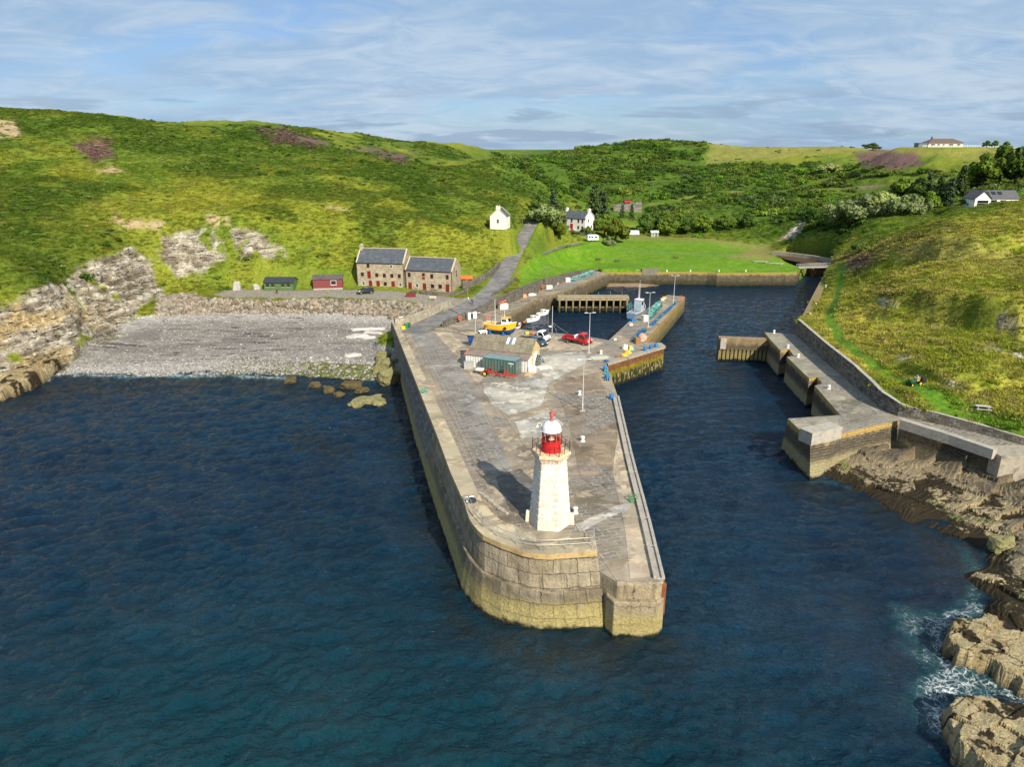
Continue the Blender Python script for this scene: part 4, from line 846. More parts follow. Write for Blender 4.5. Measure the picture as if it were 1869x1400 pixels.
for i in range(11):
    c_ = a_ + d_ * (L_ * (i + .3) / 10.6) + nx * .12; adopt(root, MB().box((c_.x, c_.y, 1.1), (.42, .42, 6.3), rz_).build('pile', m_jp, bevel=.03))
for i in range(6):
    c_ = a_ + d_ * (L_ * (i + .5) / 6) + nx * 2.6; adopt(root, MB().tube((c_.x, c_.y, zt - .05), (c_.x, c_.y, zt + 1.0), .04, n=6).build('rail_post', m_galv))
# footbridge at the river mouth
root = empty('footbridge', P(1490, 487, 4), 0, 'low white railed footbridge over the river mouth', 'footbridge')
a_ = Vector(P(1458, 489, 4.4)); b_ = Vector(P(1516, 486.5, 4.6)); d_ = (b_ - a_).normalized(); nx = Vector((-d_.y, d_.x, 0)); rz_ = math.atan2(d_.y, d_.x); mid_ = (a_ + b_) / 2; L_ = (b_ - a_).length
adopt(root, MB().box((mid_.x, mid_.y + 1, 4.4), (L_, 1.6, .3), rz_).build('bridge_deck', m_conc_pale, bevel=.02))
m_white_steel = M('white_steel', (.42, .42, .41), .5, .08, 2)
for s_ in (.25, 1.75):
    k_ = MB()
    for h_ in (.5, 1.1): k_.tube(a_ + nx * s_ + Vector((0, 0, h_)), b_ + nx * s_ + Vector((0, 0, h_)), .04, n=6)
    for i in range(9): c_ = a_ + d_ * (L_ * i / 8) + nx * s_; k_.tube(c_, c_ + Vector((0, 0, 1.1)), .035, n=6)
    adopt(root, k_.build('bridge_rail', m_white_steel))
# ================================================================== LIGHTHOUSE
def local(px, py, z=None):
    return PQ(px, py) if z is None else P(px, py, z)
lc = PD(1008, 800, 66.0); LX, LY = lc[0] - .1, 66.0; LB = deckz(LY)
m_lime, t = new_mat('white_limewash')
pos = t.n('ShaderNodeNewGeometry').outputs['Position']; zz = t.n('ShaderNodeSeparateXYZ', Vector=pos).outputs[2]
na = t.noise(pos, .9, 6, .65); nb = t.noise(t.n('ShaderNodeMapping', Vector=pos, Scale=(3, 3, .5)).outputs[0], 1.2, 6, .7); nc = t.noise(pos, 6, 5, .7)
c = t.mix(t.smooth(na, .3, .7), (.60, .575, .49), (.76, .745, .68)); c = t.mix(t.math('MULTIPLY', t.smooth(nc, .58, .72), .5), c, (.48, .45, .38))
rs_ = t.math('MULTIPLY', t.smooth(nb, .48, .66), t.math('ADD', .30, t.math('MULTIPLY', t.smooth(zz, 12.0, 13.3), .7)))
c = t.mix(rs_, c, (.50, .20, .045)); c = t.mix(t.math('MULTIPLY', t.smooth(na, .63, .72), .75), c, (.56, .27, .08))
br = t.n('ShaderNodeTexBrick', Vector=t.n('ShaderNodeUVMap').outputs[0], Scale=1, Brick__Width=1.3, Row__Height=.55, Mortar__Size=.02)
c = t.mix(t.math('MULTIPLY', br.outputs['Fac'], t.math('MULTIPLY', t.smooth(nc, .35, .6), .5)), c, (.42, .40, .35))
finish(t, c, .85, t.bump(t.math('SUBTRACT', nc, t.math('MULTIPLY', br.outputs['Fac'], .6)), .35, .06), spec=.2)
m_rustpaint = M('rust_stained_paint', (.66, .53, .34), .85, .3, 2.6, .3, dirt=(.42, .14, .025), dirt_amt=1.0); m_red = M('red_gloss_paint', (.50, .018, .02), .6, .3, 1.6, .1, dirt=(.25, .02, .01), dirt_amt=.5); m_pink = M('faded_red_paint', (.45, .09, .085), .6, .25, 3, .1)
m_dome = M('dome_white', (.80, .80, .78), .5, .06, 1.2); m_iron = M('dark_iron', (.045, .022, .014), .7, .3, 4, .2); m_glaz = M('rusty_glazing_bar', (.36, .14, .07), .7, .3, 4)
m_glass, t = new_mat('clear_lantern_glass'); g_ = t.n('ShaderNodeBsdfGlossy', Roughness=.03); tr_ = t.n('ShaderNodeBsdfTransparent'); mx_ = t.n('ShaderNodeMixShader', Fac=.14); t.nt.links.new(tr_.outputs[0], mx_.inputs[1]); t.nt.links.new(g_.outputs[0], mx_.inputs[2]); t.n('ShaderNodeOutputMaterial', Surface=mx_.outputs[0])
lh = empty('lighthouse', (LX, LY, LB), 0, 'white tapering six sided lighthouse with a red lantern on the pier end', 'lighthouse')
H0 = math.atan2(-1, 0); toc = math.atan2(-LY, -LX)     # direction to the open sea
def hexr(r, k): a = toc + R(25.3) - R(60) * k; return (r * math.cos(a), r * math.sin(a))
def hexpr(mb, r0, z0, r1, z1):
    vs = [(*hexr(r0, k), z0) for k in range(6)] + [(*hexr(r1, k), z1) for k in range(6)]; fs = [tuple(range(6)), tuple(range(11, 5, -1))]; uv = [None, None]
    for k in range(6): fs.append((k, (k + 1) % 6, 6 + (k + 1) % 6, 6 + k)); uv.append([(k * r0, z0), (k * r0 + r0, z0), (k * r0 + r0, z1), (k * r0, z1)])
    return mb.add(vs, fs, uv)
zg = 13.62 - LB
o = hexpr(MB(), 2.22, -.3, 1.62, zg - .95).build('tower', m_lime, lh, bevel=.03)
for k in range(6):                                            # dressed corner stones standing proud
    k_ = MB()
    for j in range(10):
        z0 = .7 + j * .68; f0 = 2.22 - (.60) * (z0 / (zg - .95)); ln = .62 if j % 2 else .36
        for side in (1, -1):
            a0 = Vector(hexr(f0, k)); a1 = Vector(hexr(f0, k + side)); d = (a1 - a0).normalized(); n2 = Vector((a0.x + a1.x, a0.y + a1.y)).normalized(); q = a0 + d * (ln / 2 + .03) + n2 * .0
            q -= n2 * .02; k_.box((q.x, q.y, z0 + .02), (ln, .07, .40), rz=math.atan2(d.y, d.x))
    k_.build('quoin_stones', m_lime, lh, bevel=.01)
for k in range(6):
    if k in (0, 1): continue
    a0 = Vector(hexr(2.2, k)); k_ = MB(); k_.box((a0.x, a0.y, .45), (.75, .55, 1.5), rz=math.atan2(a0.y, a0.x), taper=.75); k_.build('corner_plinth', M('pale_plinth', (.68, .62, .50), .9, .2, 1.5, .3, dirt=(.4, .3, .15)), lh, bevel=.05)
k_ = MB(); hexpr(k_, 1.64, zg - .97, 1.74, zg - .72); hexpr(k_, 1.80, zg - .72, 1.80, zg - .55); k_.build('cornice', m_lime, lh, bevel=.02)
k_ = MB(); hexpr(k_, 1.90, zg - .55, 2.04, zg - .30); hexpr(k_, 2.04, zg - .30, 2.0, zg); k_.build('gallery', m_rustpaint, lh, bevel=.03)
k_ = MB(); k_.lathe([(1.03, zg), (1.03, zg + .10), (.97, zg + .12), (.97, zg + .62), (1.0, zg + .64), (1.0, zg + .72), (.97, zg + .74), (.97, zg + 1.08), (1.02, zg + 1.10), (1.02, zg + 1.16)], 28); k_.build('lantern_drum', m_red, lh, smooth=True, angle=30)
k_ = MB(); k_.lathe([(.90, zg + 1.16), (.90, zg + 2.1)], 24); k_.build('lantern_glass', m_glass, lh, smooth=True, angle=30)
k_ = MB()
for i in range(10):
    a = i * math.pi / 5 + .2; k_.box((.93 * math.cos(a), .93 * math.sin(a), zg + 1.62), (.06, .06, .94), rz=a)
k_.lathe([(.96, zg + 2.06), (1.0, zg + 2.09), (1.0, zg + 2.16), (.95, zg + 2.17)], 24); k_.build('glazing_bars', m_glaz, lh)
k_ = MB(); k_.lathe([(.30, zg + 1.1), (.30, zg + 1.25), (.12, zg + 1.3), (.12, zg + 1.4), (.26, zg + 1.46), (.30, zg + 1.65), (.26, zg + 1.85), (.1, zg + 1.95)], 14); k_.build('light', M('lens_housing', (.70, .62, .42), .4, .2, 4), lh, smooth=True)
dm = [(1.03, zg + 2.16), (1.03, zg + 2.21), (.99, zg + 2.24)] + [(.99 * math.cos(a), zg + 2.24 + .96 * math.sin(a)) for a in np.linspace(.05, 1.40, 10)]
k_ = MB(); k_.lathe(dm, 28); k_.build('dome', m_dome, lh, smooth=True, angle=40)
zt = zg + 3.16; k_ = MB(); k_.lathe([(.24, zt - .03), (.21, zt + .05), (.11, zt + .12), (.09, zt + .3), (.14, zt + .36), (.20, zt + .52), (.18, zt + .64), (.10, zt + .75), (.05, zt + .82), (.04, zt + .95), (.02, zt + 1.18)], 14); k_.build('finial', m_pink, lh, smooth=True, angle=50)
rb_ = MB()
for h_ in (.45, .95): rb_.path([(*hexr(1.88, k), zg + h_) for k in range(6)], .018, 5, closed=True)
rb_.build('gallery_rail', m_iron, lh)
for k in range(6):
    x, y = hexr(1.88, k); MB().tube((x, y, zg - .02), (x, y, zg + 1.35), .045, .035, 6).build('gallery_post', m_iron, lh)
    a0 = Vector(hexr(1.88, k)); a1 = Vector(hexr(1.88, k + 1)); m_ = (a0 + a1) / 2; MB().tube((m_.x, m_.y, zg - .02), (m_.x, m_.y, zg + .97), .03, n=6).build('gallery_post', m_iron, lh)
ld = Vector((-1, .15, 0)); k_ = MB(); pts = [(-.98, .1, zg + 2.1), (-.98, .1, zg + 2.7)] + [(-.98 - .22 + .22 * math.cos(a), .1, zg + 2.7 + .22 * math.sin(a)) for a in np.linspace(.3, 3.0, 7)] + [(-1.42, .1, zg + 2.6)]
k_.path(pts, .03, 6); k_.lathe([(.05, .12), (.12, .02), (.16, -.06), (.10, -.08)], 10, (-1.42, .1, zg + 2.52)); k_.build('bracket_lamp', m_dome, lh, smooth=True)

# ================================================================== BUILDINGS
m_slate, t = new_mat('blue_slates'); uv = t.n('ShaderNodeUVMap').outputs[0]; pos = t.n('ShaderNodeNewGeometry').outputs['Position']
br = t.n('ShaderNodeTexBrick', Vector=uv, Scale=1, Color1=(.055, .066, .082, 1), Color2=(.095, .108, .125, 1), Mortar=(.03, .035, .04, 1), Mortar__Size=.012, Brick__Width=.36, Row__Height=.24)
n1 = t.noise(pos, .7, 5, .6); c = t.mix(t.math('MULTIPLY', t.smooth(n1, .45, .7), .5), br.outputs['Color'], (.14, .15, .155)); finish(t, c, .55, t.bump(br.outputs['Fac'], -.5, .03), spec=.4)
m_house = stone('house_stone', (.50, .41, .28), (.66, .57, .42), .52, .27, .035, None, None, None, mcol=(.34, .29, .21), uneven=1.1, streak=.1)
m_skew = M('sandstone_skew', (.50, .42, .28), .9, .15, 2, .3); m_frame = M('window_paint_white', (.70, .70, .68), .5, .05, 3); m_pane = M('window_glass', (.015, .02, .025), .08, .2, 1, spec=.6); m_door = M('maroon_door', (.17, .015, .012), .5, .15, 2); m_redw = M('maroon_frame', (.10, .014, .012), .5, .15, 2)
m_harl = M('white_harling', (.74, .73, .69), .95, .08, 1.2, .4, dirt=(.55, .52, .44), dirt_amt=.5); m_lead = M('downpipe', (.05, .045, .04), .6, .2, 2)
def gable_house(name, loc, rz, W, Dp, eave, ridge, wall_m, roof_m, label, over=.25, skews=True, chim=((0, .8),), cat='house', chim_m=None, group=None):
    """x along the front, y towards the back, front face at y=0"""
    r = empty(name, loc, rz, label, cat, group); k = MB(); hw = Dp / 2
    prof = [(0, -1.0), (0, eave), (hw, ridge), (Dp, eave), (Dp, -1.0)]; n = 5; vs = [(x, y, z) for x in (-W / 2, W / 2) for y, z in prof]
    k.add(vs, [(0, 1, 2, 3, 4), (9, 8, 7, 6, 5), (0, 5, 6, 1), (3, 8, 9, 4)], [[(y, z) for y, z in prof], [(y, z) for y, z in prof][::-1], [(0, -1), (W, -1), (W, eave), (0, eave)], [(0, eave), (W, eave), (W, -1), (0, -1)]])
    k.build('wall', wall_m, r)
    th = .16; sl = (ridge - eave) / hw; ov = over; k = MB(); ll = math.hypot(hw + ov, sl * (hw + ov)); x0, x1 = -W / 2 + (.28 if skews else -.2), W / 2 - (.28 if skews else -.2)
    a = [(x0, -ov, eave - sl * ov + th), (x1, -ov, eave - sl * ov + th), (x1, hw, ridge + th), (x0, hw, ridge + th)]; b = [(x0, Dp + ov, eave - sl * ov + th), (x1, Dp + ov, eave - sl * ov + th), (x1, hw, ridge + th), (x0, hw, ridge + th)]
    lo = lambda q: [(p[0], p[1], p[2] - th + .005) for p in q]; uvq = [(0, 0), (W, 0), (W, ll), (0, ll)]
    for q in (a, b):
        l = lo(q); k.add(q + l, [(0, 1, 2, 3), (4, 5, 1, 0), (0, 3, 7, 4), (1, 5, 6, 2)], [uvq] + [[(0, 0), (1, 0), (1, .1), (0, .1)]] * 3)
    rf = k.build('roof', roof_m, r)
    if skews:
        for s in (-1, 1):
            k = MB(); x = s * (W / 2 - .13)
            for y0, y1 in ((-.1, hw), (Dp + .1, hw)):
                z0 = eave - .1 * sl; p = [(x - .17, y0, z0), (x + .17, y0, z0), (x + .17, y1, ridge), (x - .17, y1, ridge)]; k.add(p + [(q[0], q[1], q[2] + .30) for q in p], [(4, 5, 6, 7), (0, 1, 5, 4), (1, 2, 6, 5), (3, 0, 4, 7)])
            k.build('skew', m_skew, r)
        MB().box((0, hw, ridge + th + .05), (W - .6, .3, .16)).build('ridge_tiles', m_skew, r)
    for cx, ch in chim:
        k = MB(); k.box((cx * (W / 2 - .45), hw, ridge + ch / 2 - .2), (.8, 1.3, ch + .4)); k.box((cx * (W / 2 - .45), hw, ridge + ch + .06), (.95, 1.45, .14)); c_ = k.build('chimney', chim_m or wall_m, r, bevel=.02)
        for s in (-.35, .35): MB().lathe([(.12, 0), (.14, .1), (.11, .4)], 8, (cx * (W / 2 - .45), hw + s, ridge + ch + .13)).build('chimney_pot', m_skew, c_)
    return r
def window(r, x, z, w=.85, h=1.1, y=0.0, nx=(0, -1), frame=None, bars=True):
    """frame proud of the wall, pane set in it; nx is the outward direction in the house's own axes"""
    ux, uy = -nx[1], nx[0]
    def bx(k, cx, cz, sx, sz, dep, out): k.box((x * abs(ux) + (0 if abs(ux) else y) + ux * 0 + nx[0] * out + ux * cx * 1, (y if abs(ux) else x) + nx[1] * out + uy * cx, cz), (sx if abs(ux) else dep, dep if abs(ux) else sx, sz))
    k = MB(); t_ = .08
    bx(k, 0, z - h / 2 + t_ / 2, w, t_, .10, .03); bx(k, 0, z + h / 2 - t_ / 2, w, t_, .10, .03)
    for s in (-1, 1): bx(k, s * (w / 2 - t_ / 2), z, t_, h - 2 * t_ - .004, .10, .03)
    if bars: bx(k, 0, z, w - 2 * t_ - .004, .05, .08, .03)
    f = k.build('window', frame or m_frame, r); k = MB(); bx(k, 0, z, w - .1, h - .1, .04, .0); k.build('pane', m_pane, f)
    k = MB(); bx(k, 0, z - h / 2 - .06, w + .16, .11, .18, .05); k.build('sill', m_skew, f)
def door(r, x, z0, w=.95, h=2.0, y=0.0, nx=(0, -1), mat=None):
    k = MB(); horiz = nx[1] != 0
    k.box((x if horiz else y + nx[0] * .02, (y + nx[1] * .02) if horiz else x, z0 + h / 2), (w if horiz else .10, .10 if horiz else w, h)); d = k.build('door', mat or m_door, r)
    k = MB(); k.box((x + w * .36 if horiz else y + nx[0] * .08, (y + nx[1] * .08) if horiz else x + w * .36, z0 + h * .48), (.06, .06, .16)); k.build('handle', m_iron, d)
def span(p0, p1):
    p0, p1 = Vector(p0), Vector(p1); d = p1 - p0; return ((p0 + p1) / 2, math.atan2(d.y, d.x), math.hypot(d.x, d.y))
# the two joined storehouses
c, rz, W = span(P(653, 524, 5.75), P(739, 527, 5.7)); W1 = W
h1 = gable_house('stone_storehouse', c, rz, W, 7.6, 7.0, 10.3, m_house, m_slate, 'taller three storey stone storehouse with a slate roof and red doors', chim=((-1, .9),))
fx = lambda v: ((v - 1025) / 340 - .5) * W1
for v, z in ((1070, 1.2), (1227, 1.15), (1335, 1.1), (1065, 3.7), (1169, 3.55), (1223, 3.5), (1277, 3.5), (1330, 3.45)): window(h1, fx(v), z, frame=m_frame if z < 2 and v != 1227 else m_redw)
for v, z in ((1110, 6.1), (1275, 6.05)): window(h1, fx(v), z, .8, 1.0, frame=m_frame if v > 1200 else m_redw)
for v, z in ((1120, 0), (1175, 0), (1283, 0), (1113, 2.65)): door(h1, fx(v), z)
[MB().tube((x, -.12, 0), (x, -.12, 6.9), .07, n=6).build('downpipe', m_lead, h1) for x in (W1 / 2 - .15, -W1 / 2 + .1)]
k_ = MB(); k_.box((0, -.3, 6.92), (W1 - .6, .12, .12)); k_.build('gutter', m_lead, h1)
c, rz, W = span(P(741, 528, 5.7), P(826, 533, 5.6)); W2 = W
h2 = gable_house('stone_storehouse', c, rz, W, 7.2, 5.5, 8.4, m_house, m_slate, 'lower two storey stone storehouse on the right, picnic tables at its door', chim=())
fx = lambda v: ((v - 1378) / 337 - .5) * W2
for v, z in ((1407, 4.15), (1570, 4.0), (1680, 3.95)): window(h2, fx(v), z, .8, 1.25, frame=m_redw)
door(h2, fx(1510), 3.1, .8, 1.7); window(h2, fx(1510), 4.3, .7, .8, y=-.05, frame=m_redw)
for v in (1462, 1573, 1628): window(h2, fx(v), 1.3, .95, 1.1, frame=m_frame if v == 1462 else m_redw)
for v in (1410, 1515, 1680): door(h2, fx(v), 0)
window(h2, 3.4, 4.4, .45, 1.8, y=W2 / 2, nx=(1, 0), frame=m_redw)
[MB().tube((x, -.12, 0), (x, -.12, 5.4), .07, n=6).build('downpipe', m_lead, h2) for x in (-W2 / 2 + .25, W2 / 2 - .1)]; k_ = MB(); k_.box((0, -.3, 5.42), (W2 - .6, .12, .12)); k_.build('gutter', m_lead, h2)
# two wooden sheds on the beach road
m_green = M('green_boards', (.085, .145, .055), .8, .15, 2, .2); m_felt = M('roof_felt', (.035, .042, .05), .85, .2, 1.5, .2); m_maroon = M('maroon_boards', (.19, .05, .05), .8, .15, 2, .2); m_tin = M('brown_roof_sheet', (.10, .085, .078), .7, .3, 1.2, .2)
c, rz, W = span(P(483, 530.5, 5.75), P(536, 530.5, 5.75)); s1 = gable_house('wooden_shed', c, rz, W, 4.2, 2.35, 3.3, m_green, m_felt, 'green wooden shed with four windows at the back of the beach', over=.35, skews=False, chim=(), cat='shed')
for v in (-.38, -.2, .15, .34): window(s1, v * W, 1.45, .95, .9, bars=False, frame=M('dark_green_frame', (.04, .07, .03), .7))
k_ = MB(); [k_.box((-W / 2 + W * i / 16, -.02, .9), (.05, .05, 2.6)) for i in range(17)]; k_.build('batten', m_green, s1)
c, rz, W = span(P(572.5, 529, 5.75), P(625.5, 527.5, 5.75)); s2 = gable_house('wooden_shed', c, rz, W, 4.0, 2.9, 3.7, m_maroon, m_tin, 'dark red shed with one white framed window beside the storehouse', over=.25, skews=False, chim=(), cat='shed')
window(s2, W * .2, 1.85, 1.5, 1.25, bars=False); k_ = MB(); k_.box((0, -.06, .12), (W + .1, .14, .5)); k_.build('base_course', m_conc_pale, s2); k_ = MB(); [k_.box((-W / 2 + W * i / 22, -.015, 1.6), (.035, .04, 2.5)) for i in range(23)]; k_.build('batten', m_maroon, s2)
# small hut with the orange roof
m_orange = M('rust_orange_sheet', (.52, .16, .035), .8, .2, 1.5, .3, dirt=(.30, .08, .02)); c = P(851, 521, 6.2)
hut = gable_house('stone_hut', (c[0], c[1] + .5, 5.9), -.05, 3.4, 2.6, 2.2, 2.7, m_rubble, m_orange, 'small stone hut with a bright rust orange roof beside the storehouse', over=.4, skews=False, chim=(), cat='hut'); door(hut, .2, 0, 1.0, 2.0, mat=m_orange)
# cottage on the slope
m_oldharl = M('weathered_harling', (.70, .68, .62), .95, .12, .9, .5, dirt=(.42, .39, .33), dirt_amt=.6)
pc = Vector(pads[0][:2] + (pads[0][3],)); cot = gable_house('derelict_cottage', (pc.x + 2.7, pc.y + .3, pc.z), R(78), 6.4, 5.2, 3.9, 6.3, m_oldharl, m_slate, 'small weathered white cottage alone on the grassy slope above the road', over=.1, chim=((-1, .8),), chim_m=m_oldharl)
window(cot, 2.6, 2.6, .8, 1.3, y=-3.2, nx=(-1, 0)); window(cot, .4, 2.2, .8, 1.2)
# white crow stepped house
pc = Vector(P(1063, 428.5, 9.0)); WH = gable_house('white_house', (pc.x - 3.6, pc.y + 3.2, 8.9), R(-40), 12.0, 6.4, 6.6, 9.2, m_harl, m_slate, 'white three storey house with stepped gables among the trees', skews=False, chim=((1, 1.0), (-1, 1.0)), chim_m=m_harl)
k_ = MB()
for s in (-1, 1):
    for i in range(6):
        y0 = i * 3.2 / 6; z_ = 6.6 + 2.6 * (i + 1) / 6 + .12
        for yy_ in (y0 + .27, 6.4 - y0 - .27): k_.box((s * 5.86, yy_, z_ - .5), (.42, .56, 1.3))
k_.build('stepped_gable', m_harl, WH)
for x, z in ((-3.8, 5.6), (-.8, 5.6), (2.6, 5.6), (4.6, 5.6), (-3.8, 3.0), (2.6, 3.0), (4.6, 3.0), (3.0, .9)): window(WH, x, z, .75, 1.15, frame=m_redw)
door(WH, -.8, 2.0, 1.3, 2.3, mat=M('bright_red_door', (.42, .015, .02), .5)); k_ = MB(); k_.box((-.8, -.9, 1.0), (1.6, 1.6, 2.0)); k_.build('stair', m_harl, WH)
for x, z in ((2.0, 5.8), (4.4, 3.2), (2.0, 3.2)): window(WH, x, z, .7, 1.1, y=6.0, nx=(1, 0), frame=m_redw)
# modern white house at the right
pc = Vector(pads[3][:2] + (pads[3][3],)); m_grey_tile = M('grey_roof_tile', (.10, .10, .105), .75, .2, 1.2, .2)
mh = gable_house('modern_house', (pc.x + 2.6, pc.y + .5, pc.z), R(-3), 12.5, 6, 2.9, 5.0, m_harl, m_grey_tile, 'low white modern house with a grey roof on the right hand slope', skews=False, chim=(), over=.4)
k_ = MB(); k_.add([(-9.0, -2.6, -1), (-4.0, -2.6, -1), (-4.0, -2.6, 2.7), (-6.5, -2.6, 5.1), (-9.0, -2.6, 2.7), (-9.0, 4.5, -1), (-4.0, 4.5, -1), (-4.0, 4.5, 2.7), (-6.5, 4.5, 5.1), (-9.0, 4.5, 2.7)], [(0, 1, 2, 3, 4), (9, 8, 7, 6, 5), (0, 5, 6, 1), (1, 6, 7, 2), (0, 4, 9, 5)]); k_.build('gable_wing', m_harl, mh)
k_ = MB()
for s in (-1, 1): k_.add([(-6.5, -3.0, 5.15), (-6.5, 4.6, 5.15), (-6.5 + s * 2.9, 4.6, 2.5), (-6.5 + s * 2.9, -3.0, 2.5), (-6.5, -3.0, 5.35), (-6.5, 4.6, 5.35), (-6.5 + s * 2.9, 4.6, 2.7), (-6.5 + s * 2.9, -3.0, 2.7)], [(0, 1, 2, 3), (4, 5, 6, 7), (0, 3, 7, 4), (2, 3, 7, 6)])
k_.build('wing_roof', m_grey_tile, mh); window(mh, -6.5, 1.3, 3.6, 2.0, y=-2.6); window(mh, -1.6, 1.3, 2.2, 2.0); window(mh, 1.4, 1.5, 2.0, 1.5); window(mh, 4.4, 1.5, 1.6, 1.2)
k_ = MB(); k_.box((-6.5, -4.2, -.4), (7.5, 3.0, .2)); [k_.box((-10.1 + i * .6, -5.6, .15), (.08, .08, 1.0)) for i in range(13)]; k_.box((-6.5, -5.6, .65), (7.4, .1, .08)); k_.build('deck_terrace', M('terrace_timber', (.34, .26, .16), .8), mh)
for x in (-3.2, -1.2, .8): k_ = MB(); k_.box((x, 1.7, 4.32), (1.3, 1.5, .10), rot=Matrix.Rotation(math.atan2(2.1, 3), 3, 'X')); k_.build('roof_light', m_pane, mh)
# bungalow on the skyline
pc = Vector(pads[4][:2] + (pads[4][3],)); bun = empty('bungalow', (pc.x + 1, pc.y, pc.z), 0, 'long pale bungalow with a brown hipped roof on the skyline', 'house'); m_brown = M('brown_roof_tile', (.13, .095, .07), .85, .15, 1.5, .2)
k_ = MB(); k_.box((0, 4, 1.2), (20, 8, 3.4)); k_.build('wall', M('cream_render', (.48, .45, .40), .9, .1), bun)
k_ = MB(); k_.add([(-10.5, -.5, 2.85), (10.5, -.5, 2.85), (10.5, 8.5, 2.85), (-10.5, 8.5, 2.85), (-6, 4, 5.6), (6, 4, 5.6)], [(0, 1, 5, 4), (1, 2, 5), (2, 3, 4, 5), (3, 0, 4), (0, 3, 2, 1)]); k_.build('roof', m_brown, bun)
for x, w_ in ((-7.5, 2.6), (-4.2, 1.4), (-1.2, 1.2), (3.0, 2.8), (7.5, 2.0)): window(bun, x, 1.5, w_, 1.5)
k_ = MB(); k_.box((-13.2, 2.5, 1.1), (5.0, 5, 3.0)); k_.box((-13.2, 2.5, 2.7), (5.6, 5.6, .3)); k_.build('sun_room', M('grey_glazing', (.16, .18, .19), .3, .2, 1), bun); k_ = MB(); k_.box((-6.5, 4, 6.0), (.8, .8, 1.6)); k_.build('chimney', m_brown, bun); bun.scale = (.92, .92, .80)

# ---------------------------------------------------------------- fishing store on the quay
A = Vector(PQ(850.5, 668.5)); B = Vector(PQ(963, 680)); u = (B - A); u.z = 0; Ls = u.length; rz = math.atan2(u.y, u.x)
m_cor, t = new_mat('lichened_sheet_roof'); uv = t.n('ShaderNodeUVMap').outputs[0]; pos = t.n('ShaderNodeNewGeometry').outputs['Position']; sxu = t.n('ShaderNodeSeparateXYZ', Vector=uv)
wv = t.math('SINE', t.math('MULTIPLY', sxu.outputs[0], 34.0)); n1 = t.noise(pos, .9, 5, .65); n2 = t.noise(pos, 5, 5, .7); pan = t.n('ShaderNodeTexBrick', Vector=uv, Scale=1, Color1=(.20, .175, .125, 1), Color2=(.32, .28, .20, 1), Mortar=(.12, .10, .07, 1), Mortar__Size=.03, Brick__Width=1.05, Row__Height=1.9, _offset=0.0)
c = t.mix(t.smooth(n2, .4, .65), t.mix(.4, pan.outputs['Color'], (.08, .07, .05)), t.mix(.25, pan.outputs['Color'], (.52, .47, .36))); c = t.mix(t.math('MULTIPLY', t.smooth(n1, .5, .65), .5), c, (.13, .12, .075)); finish(t, c, .95, t.bump(t.math('ADD', wv, n2), .5, .06), spec=.1)
m_store = M('ochre_render', (.52, .40, .20), .9, .2, 1.2, .3, dirt=(.30, .24, .14)); m_rust_roof = M('rust_streaked_sheet', (.22, .175, .15), .8, .35, 1.0, .3, dirt=(.22, .10, .05), dirt_amt=.8); m_wsheet = M('white_sheeting', (.62, .62, .58), .7, .15, 1.2, .1, dirt=(.40, .34, .26))
st = empty('fishing_store', A, rz, 'gabled fishing store with a lichen covered sheet roof and lean-to on the quay', 'shed'); ld_ = 2.3; gd = 5.4; ge, gr = 3.0, 4.9
prof = [(ld_, -.3), (ld_, ge), (ld_ + gd / 2, gr), (ld_ + gd, ge), (ld_ + gd, -.3)]; k_ = MB(); vs = [(x, y, z) for x in (.2, Ls - .2) for y, z in prof]; k_.add(vs, [(0, 1, 2, 3, 4), (9, 8, 7, 6, 5), (0, 5, 6, 1), (3, 8, 9, 4)]); k_.build('wall', m_store, st)
k_ = MB(); hw = gd / 2
for sgn, y0 in ((1, ld_ - .25), (-1, ld_ + gd + .25)):
    z0 = ge - .25 * (gr - ge) / hw + .1; p = [(-.05, y0, z0), (Ls + .05, y0, z0), (Ls + .05, ld_ + hw, gr + .1), (-.05, ld_ + hw, gr + .1)]; ll = math.hypot(hw + .25, gr - ge)
    k_.add(p + [(q[0], q[1], q[2] - .09) for q in p], [(0, 1, 2, 3), (4, 5, 1, 0), (0, 3, 7, 4), (1, 5, 6, 2)], [[(0, 0), (Ls, 0), (Ls, ll), (0, ll)]] + [None] * 3)
rf = k_.build('roof', m_cor, st); sl = math.atan2(gr - ge, hw)
for x, m_ in ((.57 * Ls, m_dome), (.615 * Ls, M('blue_grey_sheet', (.12, .19, .26), .6)), (.66 * Ls, m_dome)):
    MB().box((x, ld_ + hw * .66, ge + (gr - ge) * .66 + .14), (.46, 1.5, .05), rot=Matrix.Rotation(sl, 3, 'X')).build('roof_light', m_, rf)
MB().box((.17 * Ls, ld_ + hw * .62, ge + (gr - ge) * .62 + .13), (.55, 1.4, .04), rot=Matrix.Rotation(sl, 3, 'X')).build('roof_patch', m_rust_roof, rf)
k_ = MB(); vs = [(x, y, z) for x in (0, Ls) for y, z in ((0, -.3), (0, 2.25), (ld_ - .02, 2.65), (ld_ - .02, -.3))]; k_.add(vs, [(0, 1, 2, 3), (7, 6, 5, 4), (0, 4, 5, 1)]); lt = k_.build('lean_to', m_wsheet, st)
k_ = MB(); [k_.box((Ls * i / 24, -.02, 1.0), (.09, .07, 2.5)) for i in range(25)]; k_.build('wall_batten', M('grey_batten', (.36, .35, .33), .8), lt)
k_ = MB(); k_.add([(-.15, -.25, 2.27), (Ls + .1, -.25, 2.27), (Ls + .1, ld_, 2.75), (-.15, ld_, 2.75), (-.15, -.25, 2.35), (Ls + .1, -.25, 2.35), (Ls + .1, ld_, 2.83), (-.15, ld_, 2.83)], [(4, 5, 6, 7), (0, 1, 5, 4), (1, 2, 6, 5), (3, 0, 4, 7)]); k_.build('lean_to_roof', m_rust_roof, st)
